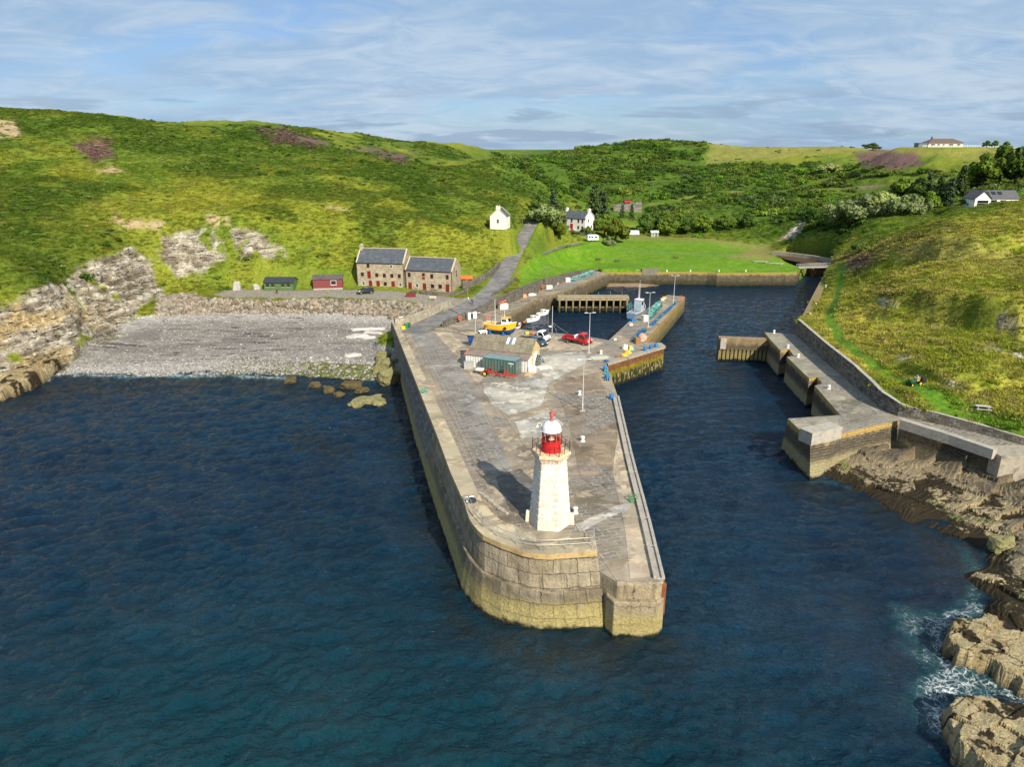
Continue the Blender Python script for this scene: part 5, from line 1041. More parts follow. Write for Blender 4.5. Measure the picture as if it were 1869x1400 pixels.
k_ = MB(); k_.box((-.17, 1.1, 2.5), (.14, 2.6, .35), rot=Matrix.Rotation(.21, 3, 'X')); k_.build('orange_verge', m_orange, st)
k_ = MB(); k_.box((Ls - .18, ld_ + 2.6, 1.25), (.12, 2.4, 2.5)); k_.build('sliding_door', m_wsheet, st)
# shipping container
A = Vector(PQ(881.5, 677.5)); B = Vector(PQ(941, 685.5)); u = (B - A); u.z = 0; rz = math.atan2(u.y, u.x); Lc = u.length
m_cont = M('container_green', (.075, .125, .105), .6, .15, 1.2, .1, dirt=(.05, .07, .06)); m_contop = M('container_roof', (.16, .26, .28), .6, .2, .8, .1, dirt=(.30, .32, .32))
ct = empty('shipping_container', A, rz, 'dark green corrugated shipping container standing in front of the fishing store', 'container')
k_ = MB(); zig = []; n_ = 44
for i in range(n_ + 1): zig.append((Lc * i / n_, .05 if (i // 2) % 2 else 0.0))
for i in range(n_): (x0, y0), (x1, y1) = zig[i], zig[i + 1]; k_.add([(x0, y0, .12), (x1, y1, .12), (x1, y1, 2.48), (x0, y0, 2.48)], [(0, 1, 2, 3)]); k_.add([(x0, 2.44 - y0, .12), (x1, 2.44 - y1, .12), (x1, 2.44 - y1, 2.48), (x0, 2.44 - y0, 2.48)], [(0, 1, 2, 3)])
k_.box((.02, 1.22, 1.3), (.06, 2.3, 2.36)); k_.build('side_panel', m_cont, ct)
k_ = MB()
for x in (.04, Lc - .04):
    for y in (.03, 2.41): k_.box((x, y, 1.29), (.16, .14, 2.6))
for y in (0, 2.44):
    for z in (.06, 2.54): k_.box((Lc / 2, y, z), (Lc - .1, .1, .12))
k_.build('frame', m_cont, ct, bevel=.01); MB().box((Lc / 2, 1.22, 2.585), (Lc - .02, 2.5, .05)).build('roof', m_contop, ct)
for y in (.66, 1.79):
    d_ = MB().box((Lc + .0, y, 1.3), (.08, 1.08, 2.3)).build('door', m_cont, ct); k_ = MB(); [k_.tube((Lc + .07, y + s * .25, .2), (Lc + .07, y + s * .25, 2.4), .025, n=6) for s in (-1, 1)]; k_.box((Lc + .06, y, 1.1), (.05, .8, .06)); k_.build('locking_bar', m_galv, d_)
MB().box((Lc * .86, -.012, 2.05), (.9, .02, .16)).build('white_marking', m_dome, ct); MB().box((Lc * .86, -.012, 1.62), (.16, .02, .22)).build('sign_plate', M('pale_green_plate', (.45, .6, .4), .5), ct)
# boat trailer
A = Vector(PQ(873, 682)); B = Vector(PQ(943, 692)); u = (B - A); u.z = 0; rz = math.atan2(u.y, u.x); Lt = u.length; m_tred = M('trailer_red', (.42, .035, .02), .6, .25, 2, .1, dirt=(.2, .05, .03)); m_tyre = M('tyre_rubber', (.018, .018, .018), .85, .2, 4, .2); m_yel = M('yellow_paint', (.75, .50, .02), .5, .1, 2)
tr = empty('boat_trailer', A, rz, 'long red boat trailer with yellow hubbed wheels in front of the container', 'trailer')
k_ = MB(); [k_.box((Lt * .55, y, .62), (Lt * .9, .12, .2)) for y in (-.55, .55)]; [k_.box((x, 0, .62), (.12, 1.2, .14)) for x in (.8, 2.4, 4, 5.6)]; k_.build('frame', m_tred, tr, bevel=.015)
k_ = MB(); k_.box((.15, 0, .6), (1.6, .14, .14)); k_.box((.3, 0, .85), (1.2, 1.1, .35)); k_.build('drawbar', m_wsheet, tr, bevel=.02)
for x in (2.2, 5.2):
    k_ = MB(); [k_.path([(x, y, .7), (x + .35, y * .9, 1.7)], .06, 6) for y in (-.6, .6)]; k_.build('upright', m_tred, tr)
k_ = MB(); k_.box((4.5, .1, 1.0), (.7, .5, .5)); k_.tube((4.6, .1, 1.2), (4.6, .1, 1.9), .06, n=6); k_.box((4.6, .1, 1.9), (.5, .12, .12)); k_.build('winch', M('dark_machinery', (.03, .03, .032), .6), tr, bevel=.03)
def wheel(root, x, y, r, w, rim_m, yr=0):
    k = MB(); n = 18; prof = [(r * .62, -w / 2), (r * .92, -w / 2), (r, -w * .3), (r, w * .3), (r * .92, w / 2), (r * .62, w / 2)]
    vs = []; 
    for rr__, yy__ in prof: vs += [(x + rr__ * math.cos(2 * math.pi * i / n), y + yy__, r + rr__ * math.sin(2 * math.pi * i / n)) for i in range(n)]
    fs = [(a * n + i, a * n + (i + 1) % n, ((a + 1) % 6) * n + (i + 1) % n, ((a + 1) % 6) * n + i) for a in range(6) for i in range(n)]; k.add(vs, fs)
    wl = k.build('wheel', m_tyre, root, smooth=True, angle=40); k = MB(); 
    for s in (-1, 1):
        cv = [(x, y + s * w * .40, r)] + [(x + r * .63 * math.cos(2 * math.pi * i / n), y + s * w * .34, r + r * .63 * math.sin(2 * math.pi * i / n)) for i in range(n)]; k.add(cv, [(0, 1 + i, 1 + (i + 1) % n) for i in range(n)])
    k.build('rim', rim_m, wl); return wl
for y in (-.85, .85): wheel(tr, 1.75, y, .48, .34, m_yel)
adj = 0
# ================================================================== VEHICLES
def on_quay(rear, front):
    a, b = Vector(PQ(*rear)), Vector(PQ(*front)); d = b - a; return (a + b) / 2, math.atan2(d.y, d.x)
m_cargl = M('dark_car_glass', (.012, .016, .02), .06, .1, 1, spec=.7); m_black = M('black_trim', (.02, .02, .022), .6, .2, 4); m_lamp = M('headlamp_glass', (.75, .78, .8), .15, .05, 3, spec=.7); m_tail = M('tail_lamp', (.45, .01, .01), .3, .1, 3); m_alloy = M('alloy_rim', (.42, .43, .44), .35, .1, 4, metal=.7)
m_dark = M('inside_dark', (.03, .03, .03), .9)
def prism_xz(prof, y0, y1): return MB().extr(prof, y0, y1, axis='y')
def glass_house(k, x, z, top, zt, hw0, hw1):
    """cabin glass: rectangle x=(x0,x1) at z rising to top=(x0,x1) at zt"""
    vs = [(x[0], -hw0, z), (x[1], -hw0, z), (x[1], hw0, z), (x[0], hw0, z), (top[0], -hw1, zt), (top[1], -hw1, zt), (top[1], hw1, zt), (top[0], hw1, zt)]
    k.add(vs, [(0, 3, 2, 1), (4, 5, 6, 7), (0, 1, 5, 4), (1, 2, 6, 5), (2, 3, 7, 6), (3, 0, 4, 7)])
def car(loc, rz, paint, label, tall=0.0, cat='car', name='parked_car', rear_box=False, scale=1.0):
    r = empty(name, loc, rz, label, cat); L = 2.2; hw = .9; h = tall
    body = [(-L, .35), (-L - .04, .65), (-L + .02, 1.0 + h), (L - 1.15, 1.0 + h), (L - .25, .86 + h), (L, .62), (L, .32)]
    prism_xz(body, -hw, hw).build('body', paint, r, bevel=.07, smooth=True, angle=35)
    k = MB(); xr = -L + .12 if rear_box else -L + .25; glass_house(k, (xr - .08, L - 1.05), .96 + h, (xr + (.1 if rear_box else .45), L - 1.75), 1.47 + h, hw - .06, hw - .2); k.build('window_glass', m_cargl, r, bevel=.03)
    k = MB(); k.box((((xr + (.12 if rear_box else .45)) + L - 1.78) / 2, 0, 1.485 + h), (L - 1.78 - xr - (.12 if rear_box else .45) + .1, 2 * (hw - .2) + .06, .07)); k.build('roof', paint, r, bevel=.03)
    k = MB()
    for s in (-1, 1):
        k.path([(L - 1.02, s * (hw - .06), .98 + h), (L - 1.76, s * (hw - .19), 1.46 + h)], .035, 5); k.path([(-.25, s * (hw - .06), .98 + h), (-.3, s * (hw - .19), 1.46 + h)], .04, 5); k.path([(xr + .0, s * (hw - .06), .98 + h), (xr + (.15 if rear_box else .5), s * (hw - .19), 1.46 + h)], .06, 5)
    k.build('pillar', paint, r)
    for x in (-1.35, 1.35):
        for y in (-.82, .82): wheel(r, x, y, .34 + h * .1, .24, m_alloy)
    for s in (-1, 1):
        MB().box((L - .12, s * .66, .74), (.22, .36, .16)).build('headlight', m_lamp, r, bevel=.03); MB().box((-L + .01, s * .74, .85), (.1, .22, .22)).build('tail_light', m_tail, r); MB().box((L - 1.15, s * .98, 1.05 + h), (.14, .18, .12)).build('mirror', m_black, r, bevel=.02)
    k = MB(); k.box((L - .02, 0, .42), (.14, 1.7, .2)); k.box((-L + .02, 0, .42), (.14, 1.7, .2)); k.build('bumper', m_black, r, bevel=.03); k = MB(); k.box((L + .01, 0, .64), (.05, .8, .14)); k.build('grille', m_black, r)
    r.scale = (scale,) * 3; return r
def dropside(loc, rz, paint, bedm, label, cargo):
    r = empty('dropside_truck', loc, rz, label, 'truck'); hw = .98
    cab = [(.9, .55), (.9, 2.2), (1.0, 2.32), (1.75, 2.36), (2.0, 2.25), (2.55, 1.42), (3.0, 1.2), (3.12, .9), (3.12, .42), (2.85, .38), (1.4, .45)]
    prism_xz(cab, -hw, hw).build('cab', paint, r, bevel=.07, smooth=True, angle=35)
    k = MB(); k.add([(2.08, -.82, 2.16), (2.56, -.9, 1.46), (2.56, .9, 1.46), (2.08, .82, 2.16), (2.12, -.82, 2.18), (2.61, -.9, 1.46), (2.61, .9, 1.46), (2.12, .82, 2.18)], [(4, 5, 6, 7), (0, 1, 5, 4), (2, 3, 7, 6), (0, 4, 7, 3), (1, 2, 6, 5)]); k.build('windscreen', m_cargl, r)
    for s in (-1, 1):
        k = MB(); p = [(1.2, 1.4), (2.38, 1.4), (2.0, 2.08), (1.2, 2.08)]; k.add([(x, s * (hw + .004), z) for x, z in p] + [(x, s * (hw + .02), z) for x, z in p], [(4, 5, 6, 7), (0, 1, 5, 4), (1, 2, 6, 5), (2, 3, 7, 6), (3, 0, 4, 7)]); k.build('side_window', m_cargl, r)
        MB().box((2.35, s * (hw + .14), 1.45), (.16, .16, .34)).build('mirror', m_black, r, bevel=.02); MB().box((3.02, s * .72, 1.0), (.22, .34, .26)).build('headlight', m_lamp, r, bevel=.03)
        MB().box((1.7, s * (hw + .012), .62), (1.5, .03, .12)).build('side_trim', m_black, r)
    k = MB(); k.box((3.1, 0, .52), (.16, 1.9, .3)); k.build('bumper', m_black, r, bevel=.04); MB().box((3.13, 0, .88), (.06, .9, .16)).build('grille', m_black, r)
    k = MB(); [k.box((-.9, y, .6), (3.9, .12, .18)) for y in (-.4, .4)]; k.build('chassis', m_black, r)
    k = MB(); k.box((-1.05, 0, .86), (3.7, 2.06, .10)); k.build('bed', m_dark, r)
    for s in (-1, 1): MB().box((-1.05, s * 1.02, 1.10), (3.7, .05, .40)).build('drop_side', bedm, r, bevel=.01)
    MB().box((-2.9, 0, 1.10), (.05, 2.04, .40)).build('tail_board', bedm, r); k = MB(); k.box((.82, 0, 1.5), (.06, 2.0, 1.25)); k.build('headboard', bedm, r)
    for x in (-1.55, 2.15):
        for y in (-.86, .86): wheel(r, x, y, .36, .26, m_alloy)
    for s in (-1, 1): MB().box((-2.95, s * .8, .78), (.06, .3, .14)).build('tail_light', m_tail, r)
    return r
m_vred = M('truck_red', (.50, .012, .014), .3, .06, 1, spec=.5, coat=.4); m_vwhite = M('truck_white', (.76, .77, .78), .3, .04, 1, spec=.5, coat=.4); m_vblue = M('dark_blue_car', (.025, .055, .085), .25, .1, 1, spec=.5, coat=.6); m_vblack = M('black_car', (.015, .022, .03), .25, .1, 1, spec=.5, coat=.6)
c, a = on_quay((1031, 623), (1074, 630)); t1 = dropside(c, a, m_vred, m_vred, 'bright red dropside truck parked at the edge of the inner basin', None)
def child_on(root, loc): return Matrix.Translation(root.location) @ Matrix.Rotation(root.rotation_euler.z, 4, 'Z') @ Vector(loc)
p = child_on(t1, (.2, 0, .92)); o = MB().box((0, 0, .45), (1.0, 1.3, .9)).build('tank', m_dome, None, bevel=.08); o.location = p; o.rotation_euler.z = a; tag(o, 'white square tank riding on the bed of the red truck', 'tank')
c, a = on_quay((952, 617.5), (1003, 625)); t2 = dropside(c, a, m_vwhite, M('alloy_dropside', (.42, .41, .37), .5, .15, 2, metal=.3), 'white dropside truck with grey sides parked beside the dark car', None)
m_buoyo = M('orange_buoy', (.75, .12, .03), .45, .15, 3); m_buoyy = M('yellow_float', (.78, .50, .03), .5, .15, 3)
p = child_on(t2, (-2.1, .2, .92)); o = MB().box((0, 0, .3), (.7, .7, .6)).build('crate', m_buoyy, None, bevel=.05); o.location = p; tag(o, 'yellow crate on the bed of the white truck', 'crate')
p = child_on(t2, (-.6, .1, 1.25)); o = MB().ball((0, 0, 0), .36, 12, 8).build('buoy', m_buoyo, None, smooth=True); o.location = p; tag(o, 'round orange buoy on the bed of the white truck', 'buoy')
c, a = on_quay((968, 626), (995, 633.5)); car(c, a, m_vblue, 'dark blue car parked between the fishing store and the white truck', .12, rear_box=True)
c = Vector(P(667, 535.5, 5.78)); car(c, R(205), m_vblack, 'black car parked on the gravel in front of the stone storehouses', .05, rear_box=True)
# caravan
c = Vector(P(1081, 441.5, 7.3)); m_cream = M('caravan_shell', (.78, .78, .74), .4, .05, 1); cv = empty('caravan', (c.x, c.y, ground(c.x, c.y)), R(12), 'white touring caravan parked by the garden of the white house', 'caravan')
prof = [(-2.2, .5), (-2.35, 1.2), (-2.15, 2.35), (-1.6, 2.6), (1.7, 2.6), (2.2, 2.2), (2.35, 1.2), (2.2, .5)]; prism_xz(prof, -1.05, 1.05).build('body', m_cream, cv, bevel=.08, smooth=True, angle=35)
for x, w_ in ((-1.5, .8), (-.4, .8), (1.2, 1.0)): MB().box((x, -1.06, 1.75), (w_, .04, .6)).build('window', m_cargl, cv, bevel=.01)
MB().box((.45, -1.06, 1.5), (.55, .04, 1.7)).build('door', m_dome, cv); wheel(cv, -.1, -.95, .32, .2, m_alloy); wheel(cv, -.1, .95, .32, .2, m_alloy); k_ = MB(); k_.path([(2.2, .5, .55), (3.3, 0, .5), (2.2, -.5, .55)], .05, 5); k_.build('drawbar', m_galv, cv)
# mower with its driver
c = Vector(P(1668, 702, 8.2)); c.z = ground(c.x, c.y); m_mow = M('mower_green', (.02, .10, .025), .4, .1, 2); mw = empty('ride_on_mower', c, R(200), 'dark green ride-on mower cutting the strip of grass on the right bank', 'mower')
MB().box((.55, 0, .75), (1.0, .7, .5)).build('bonnet', m_mow, mw, bevel=.1); k_ = MB(); k_.box((-.1, 0, .5), (1.9, .75, .22)); k_.build('chassis', m_black, mw, bevel=.03); MB().box((-1.35, 0, .8), (.8, 1.2, .85)).build('grass_box', m_black, mw, bevel=.08); k_ = MB(); k_.box((-.45, 0, .78), (.5, .55, .14)); k_.box((-.72, 0, 1.05), (.12, .55, .5)); k_.build('seat', m_yel, mw, bevel=.04)
MB().box((.1, 0, .22), (1.0, 1.3, .2)).build('cutting_deck', m_mow, mw, bevel=.04); [wheel(mw, -.6, y, .38, .28, m_yel) for y in (-.55, .55)]; [wheel(mw, .85, y, .26, .2, m_yel) for y in (-.45, .45)]; k_ = MB(); k_.path([(.2, 0, .9), (.02, 0, 1.2)], .03, 5); k_.path([(.02 + .03 * math.sin(a_), .2 * math.cos(a_), 1.2 + .2 * math.sin(a_) * .5) for a_ in np.linspace(0, 6.28, 13)[:-1]], .02, 5, closed=True); k_.build('steering_wheel', m_black, mw)

# ---------------------------------------------------------------- people
m_skin = M('skin', (.48, .29, .20), .6, .05, 3); m_hair = M('dark_hair', (.03, .02, .015), .7, .2, 6)
def skin_mesh(name, joints, edges, mat, parent=None):
    me = bpy.data.meshes.new(name); me.from_pydata([j[:3] for j in joints], edges, []); o = bpy.data.objects.new(name, me); COL.objects.link(o); me.materials.append(mat)
    if parent is not None: o.parent = parent
    md = o.modifiers.new('skin', 'SKIN'); md.use_smooth_shade = True
    for v, j in zip(me.skin_vertices[0].data, joints): v.radius = (j[3], j[3] * (.72 if len(j) > 4 else 1))
    me.skin_vertices[0].data[0].use_root = True; o.modifiers.new('round', 'SUBSURF').levels = 1; o.modifiers['round'].render_levels = 1; return o
def person(loc, rz, label, coat, legs, pose='walk', cat='person'):
    r = empty('person', loc, rz, label, cat); s = .22 if pose == 'walk' else .0
    if pose == 'sit': J = [(0, 0, .5, .13, 1), (0, 0, .75, .14, 1), (.03, 0, .98, .16, 1), (.03, 0, 1.10, .055), (.05, 0, 1.26, .10), (.04, .19, 1.0, .06), (.12, .25, .78, .045), (.36, .18, .72, .035), (.44, .14, .74, .03), (.04, -.19, 1.0, .06), (.12, -.25, .78, .045), (.36, -.18, .72, .035), (.44, -.14, .74, .03), (.05, .1, .47, .085), (.45, .13, .5, .06), (.52, .13, .08, .04), (.66, .13, .05, .035), (.05, -.1, .47, .085), (.45, -.13, .5, .06), (.52, -.13, .08, .04), (.66, -.13, .05, .035)]
    else: J = [(0, 0, .95, .13, 1), (0, 0, 1.2, .13, 1), (0, 0, 1.42, .15, 1), (0, 0, 1.53, .05), (.02, 0, 1.68, .10), (0, .19, 1.42, .06), (-s * .5, .25, 1.13, .045), (-s * .3 + .08, .25, .88, .034), (-s * .3 + .12, .24, .78, .03), (0, -.19, 1.42, .06), (s * .5, -.25, 1.13, .045), (s * .6 + .1, -.25, .90, .034), (s * .6 + .15, -.24, .81, .03), (0, .1, .90, .085), (s * .7, .11, .48, .06), (s, .11, .08, .04), (s + .15, .12, .045, .035), (0, -.1, .90, .085), (-s * .3, -.11, .48, .06), (-s * 1.4, -.11, .09, .04), (-s * 1.4 + .15, -.12, .045, .035)]
    E = [(0, 1), (1, 2), (2, 3), (3, 4), (2, 5), (5, 6), (6, 7), (7, 8), (2, 9), (9, 10), (10, 11), (11, 12), (0, 13), (13, 14), (14, 15), (15, 16), (0, 17), (17, 18), (18, 19), (19, 20)]
    skin_mesh('body', J, E, m_skin, r)
    up = [0, 1, 2, 5, 6, 7, 9, 10, 11]; ix = {v: i for i, v in enumerate(up)}; skin_mesh('coat', [(*J[i][:3], J[i][3] + .03, *J[i][4:]) for i in up], [(ix[a], ix[b]) for a, b in E if a in ix and b in ix], coat, r)
    lo = [0, 13, 14, 15, 17, 18, 19]; ix = {v: i for i, v in enumerate(lo)}; skin_mesh('trousers', [(*J[i][:3], J[i][3] + .022, *J[i][4:]) for i in lo], [(ix[a], ix[b]) for a, b in E if a in ix and b in ix], legs, r)
    h = J[4]; k = MB(); k.ball((h[0] - .02, 0, h[2] + .06), (.115, .10, .09), 10, 6); k.build('hair', m_hair, r, smooth=True)
    for sx, y in ((16, J[16]), (20, J[20])): k = MB(); k.box((y[0] - .05, y[1], y[2]), (.27, .10, .09)); k.build('shoe', m_black, r, bevel=.03)
    return r
m_cl1 = M('black_clothes', (.015, .014, .015), .9); m_cl2 = M('navy_jacket', (.02, .025, .07), .9); m_cl3 = M('pale_jacket', (.45, .47, .46), .9); m_cl4 = M('blue_trousers', (.05, .06, .10), .9)
c = P(506, 536, 5.78); person(c, R(150), 'person in black clothes walking in front of the green shed', m_cl1, m_cl1)
c = P(862, 557, 5.35); person((c[0], c[1], ground(c[0], c[1]) + .04), R(60), 'person in a dark blue jacket walking up the road', m_cl2, m_cl4)
p = Matrix.Translation(mw.location) @ Matrix.Rotation(mw.rotation_euler.z, 4, 'Z') @ Vector((-.5, 0, .40)); person(p, R(200), 'person in a pale jacket driving the ride-on mower', m_cl3, m_cl4, 'sit')

# ================================================================== BOATS
def hull(r, L, Bm, D_, sheer, m_top, m_bot, wl, m_in, transom=.75, rake=.35, gun=None, deck_z=None, full=.55):
    n = 18; rows = []
    for i in range(n + 1):
        t = i / n; b = Bm / 2 * (transom + (1 - transom) * math.sin(min(1, t / full) * math.pi / 2)) * (1 - max(0, (t - full) / (1 - full)) ** 2.2 * .985)
        zs = D_ + sheer * ((t - .35) / .65) ** 2 * (1 if t > .35 else .4); ky = .0 + (t > .8) * ((t - .8) / .2) ** 2 * D_ * .35; x = -L / 2 + L * t
        sec = []
        for f, wv in ((0, .04), (.18, .55), (wl, .86), (.6, .95), (1, 1.0)):
            z = ky + (zs - ky) * f; flare = 1 + (t > .6) * (t - .6) * .5 * (f - .6); xx = x + rake * f * max(0, (t - .6) / .4) ** 2; sec.append((xx, b * wv * flare, z))
        rows.append(sec)
    def side(a, bq, mat, nm):
        k = MB()
        for s in (1, -1):
            A_ = [[(p[0], s * p[1], p[2]) for p in q] for q in rows]
            for j in range(a, bq):
                k.strip([q[j] for q in A_], [q[j + 1] for q in A_])
        t0 = rows[0]; pts = [(p[0], p[1], p[2]) for p in t0[a:bq + 1]] + [(p[0], -p[1], p[2]) for p in t0[a:bq + 1][::-1]]; k.add(pts, [tuple(range(len(pts)))]); return k.build(nm, mat, r, smooth=True, angle=40)
    side(2, 4, m_top, 'hull'); side(0, 2, m_bot, 'hull_bottom')
    dz = deck_z if deck_z is not None else D_ * .7; k = MB(); a_ = [(q[4][0], q[4][1] * .93, min(dz + (q[4][2] - rows[0][4][2]) * .6, q[4][2] - .05)) for q in rows]; k.strip(a_, [(p[0], -p[1], p[2]) for p in a_]); k.build('deck', m_in, r)
    k = MB(); k.path([(q[4][0], q[4][1], q[4][2]) for q in rows] + [(q[4][0], -q[4][1], q[4][2]) for q in rows[::-1]], .055 * max(.8, Bm / 2.4), 6); k.build('gunwale', gun or m_dome, r)
    return rows
def cabin(r, x, z, l, w_, h, mat, roof, name='wheelhouse', fwd=.25):
    k = MB(); prof = [(x - l / 2, z), (x - l / 2 + .05, z + h), (x + l / 2 - fwd, z + h), (x + l / 2, z + h * .45), (x + l / 2 + .02, z)]; k.extr(prof, -w_ / 2, w_ / 2, axis='y'); c = k.build(name, mat, r, bevel=.04)
    MB().box((x - .05 - fwd / 2 + .1, 0, z + h + .04), (l - fwd + .3, w_ + .16, .08)).build('roof', roof, c, bevel=.03)
    for s in (-1, 1):
        k = MB(); [k.box((x + dx, s * w_ / 2, z + h * .70), (l * .26, .05, h * .34)) for dx in (-l * .24, l * .06)]; k.build('window', m_cargl, c)
    k = MB(); a0, a1 = (x + l / 2 - fwd + .03, z + h * .94), (x + l / 2 + .02, z + h * .5); k.add([(a0[0], -w_ * .4, a0[1]), (a1[0], -w_ * .42, a1[1]), (a1[0], w_ * .42, a1[1]), (a0[0], w_ * .4, a0[1])], [(0, 1, 2, 3)]); k.build('windscreen', m_cargl, c); return c
m_by = M('boat_yellow', (.80, .43, .012), .4, .08, 1.5, spec=.5); m_bb = M('boat_blue', (.010, .065, .21), .6, .15, 1.5); m_bw = M('boat_white', (.78, .79, .78), .4, .05, 1.5, spec=.5); m_bd = M('boat_deck_grey', (.30, .32, .33), .8, .2, 2); m_rope = M('rigging_rope', (.35, .33, .28), .8); m_mast = M('mast_white', (.70, .69, .64), .5, .05, 2); m_wood = M('varnished_wood', (.28, .14, .06), .5, .2, 2)
# yellow boat ashore
a_, b_ = Vector(PQ(887, 608)), Vector(PQ(937, 613.5)); rz = math.atan2((b_ - a_).y, (b_ - a_).x); c = (a_ + b_) / 2; YB = empty('fishing_boat', (c.x, c.y, deckz(c.y)), rz, 'yellow and blue fishing boat standing on the quay beside the basin', 'boat')
rows = hull(YB, 7.0, 2.7, 2.1, .75, m_by, m_bb, .42, m_bd, .78, .5, m_bw, deck_z=1.75, full=.5)
for ob_ in YB.children: ob_.location.z = .3
cabin(YB, 1.6, 2.3, 1.7, 1.6, 1.55, m_bw, m_by); MB().tube((-1.0, 0, 2.0), (-1.05, 0, 7.6), .07, .04, 8).build('mast', m_mast, YB); MB().tube((1.2, 0, 3.9), (1.2, 0, 6.4), .05, .03, 8).build('mast', m_mast, YB)
k_ = MB(); [k_.path([(1.2, 0, 6.2), q], .02, 4) for q in ((3.3, 0, 3.1), (.2, .9, 2.5), (.2, -.9, 2.5))]; k_.path([(-1.05, 0, 7.4), (-3.3, 0, 2.7)], .02, 4); k_.build('stay', m_rope, YB)
k_ = MB(); [k_.path([(-3.0 + i * .55, s * 1.15, 2.5), (-3.0 + i * .55, s * 1.15, 3.0)], .025, 5) for i in range(7) for s in (-1, 1)]; [k_.path([(-3.1, s * 1.15, 3.0), (.3, s * 1.15, 3.0)], .03, 5) for s in (-1, 1)]; k_.build('rail', m_galv, YB)
for x in (-2.6, 1.9): k_ = MB(); k_.lathe([(.1, -.1), (.30, -.12), (.34, 0), (.30, .12), (.1, .1)], 14); o = k_.build('tyre_fender', m_tyre, YB); o.rotation_euler = (math.pi / 2, 0, 0); o.location = (x, -1.36, 1.85)
k_ = MB(); [k_.box((x, 0, .2), (.3, 2.0, .4)) for x in (-1.8, 1.3)]; [k_.box((x, s * .95, .55), (.3, .22, .9)) for x in (-1.8, 1.3) for s in (-1, 1)]; k_.build('cradle', M('cradle_blue', (.02, .14, .38), .7), YB)
def small_boat(p0, p1, L, label, top, bot, z=-.35, kind='cabin', B_=1.9, D_=1.0, name='motor_boat'):
    a, b = Vector(P(*p0, 0)), Vector(P(*p1, 0)); d = b - a; c = (a + b) / 2; r = empty(name, (c.x, c.y, z), math.atan2(d.y, d.x), label, 'boat'); hull(r, L, B_, D_, .45, top, bot, .4, m_bw if kind != 'open' else m_wood, .7 if kind != 'open' else .35, .35, deck_z=D_ * .72)
    if kind == 'cabin': cabin(r, .35, D_ * .8, 1.5, B_ * .62, .95, m_bw, m_bw, 'cabin', .4)
    return r
b1 = small_boat((960, 588.5), (984, 584), 4.6, 'white cabin boat with an orange fender, nearer the trucks', m_bw, m_bw); b2 = small_boat((981, 577), (1000, 573), 4.2, 'white cabin boat moored farther along the left quay wall', m_bw, M('teal_bottom', (.02, .22, .25), .6))
o = MB().ball((0, 0, 0), .32, 12, 8).build('buoy', m_buoyo, None, smooth=True); o.location = P(956.5, 588, .3); tag(o, 'orange round fender floating at the end of the nearer white boat', 'buoy'); o = MB().ball((0, 0, 0), .3, 12, 8).build('buoy', m_red, None, smooth=True); o.location = P(979, 576.5, .3); tag(o, 'red round fender floating at the end of the farther white boat', 'buoy')
b3 = small_boat((1068, 566.5), (1030, 565), 5.8, 'open wooden boat with a thin mast moored under the timber jetty', M('cream_hull', (.70, .62, .50), .5), m_wood, kind='open', B_=1.8, name='sailing_boat'); MB().tube((1.6, 0, .3), (1.65, 0, 6.2), .06, .03, 8).build('mast', m_wood, b3); k_ = MB(); [k_.box((x, 0, .85), (.25, 1.4, .05)) for x in (-1.4, 0, 1.2)]; k_.build('thwart', m_wood, b3)
b4 = small_boat((938, 602), (950, 594.5), 3.6, 'small white dinghy floating behind the yellow boat', m_bw, m_bd, kind='open', B_=1.5, D_=.8, name='dinghy')
c = P(1000, 622, 0); a_, b_ = (996, 616), (1016, 620); b5 = small_boat((990, 606), (1013, 609), 6.0, 'white boat with tall mast stays moored below the quay behind the white truck', m_bw, m_bb, B_=2.3, D_=1.3, name='fishing_boat'); b5.location.x, b5.location.y = 8.6, 151.2; MB().tube((.2, 0, 1.0), (.2, 0, 10.6), .07, .04, 8).build('mast', m_mast, b5); MB().tube((-.8, 0, 1.8), (-.8, 0, 9.5), .04, .03, 6).build('aerial', m_galv, b5); k_ = MB(); [k_.path([(.2, 0, 7.0), q], .025, 4) for q in ((3.0, 0, 1.8), (-2.9, .4, 1.4), (4.6, -.6, 4.9))]; k_.build('stay', m_rope, b5); MB().lathe([(.1, -.12), (.34, -.1), (.38, 0), (.34, .12), (.1, .18)], 12, (-.3, 0, 6.0)).build('radar_dome', m_bw, b5, smooth=True)
# blue and white boat ashore behind the store
c = Vector(PQ(867, 634)); b6 = empty('fishing_boat', (c.x + 1.6, c.y + 2.0, deckz(c.y)), R(200), 'blue hulled white boat standing ashore behind the fishing store', 'boat'); hull(b6, 6.0, 2.2, 1.6, .6, m_bb, m_bb, .4, m_bw, .75, .4, m_black, deck_z=1.3); cabin(b6, .2, 1.5, 1.7, 1.4, 1.35, m_bw, m_bw); MB().tube((-.6, 0, 2.9), (-.6, 0, 4.6), .05, .03, 6).build('mast', m_mast, b6); k_ = MB(); [k_.box((x, 0, -.0), (.4, 1.6, .3)) for x in (-1.5, 1.2)]; k_.build('keel_block', m_beam, b6)
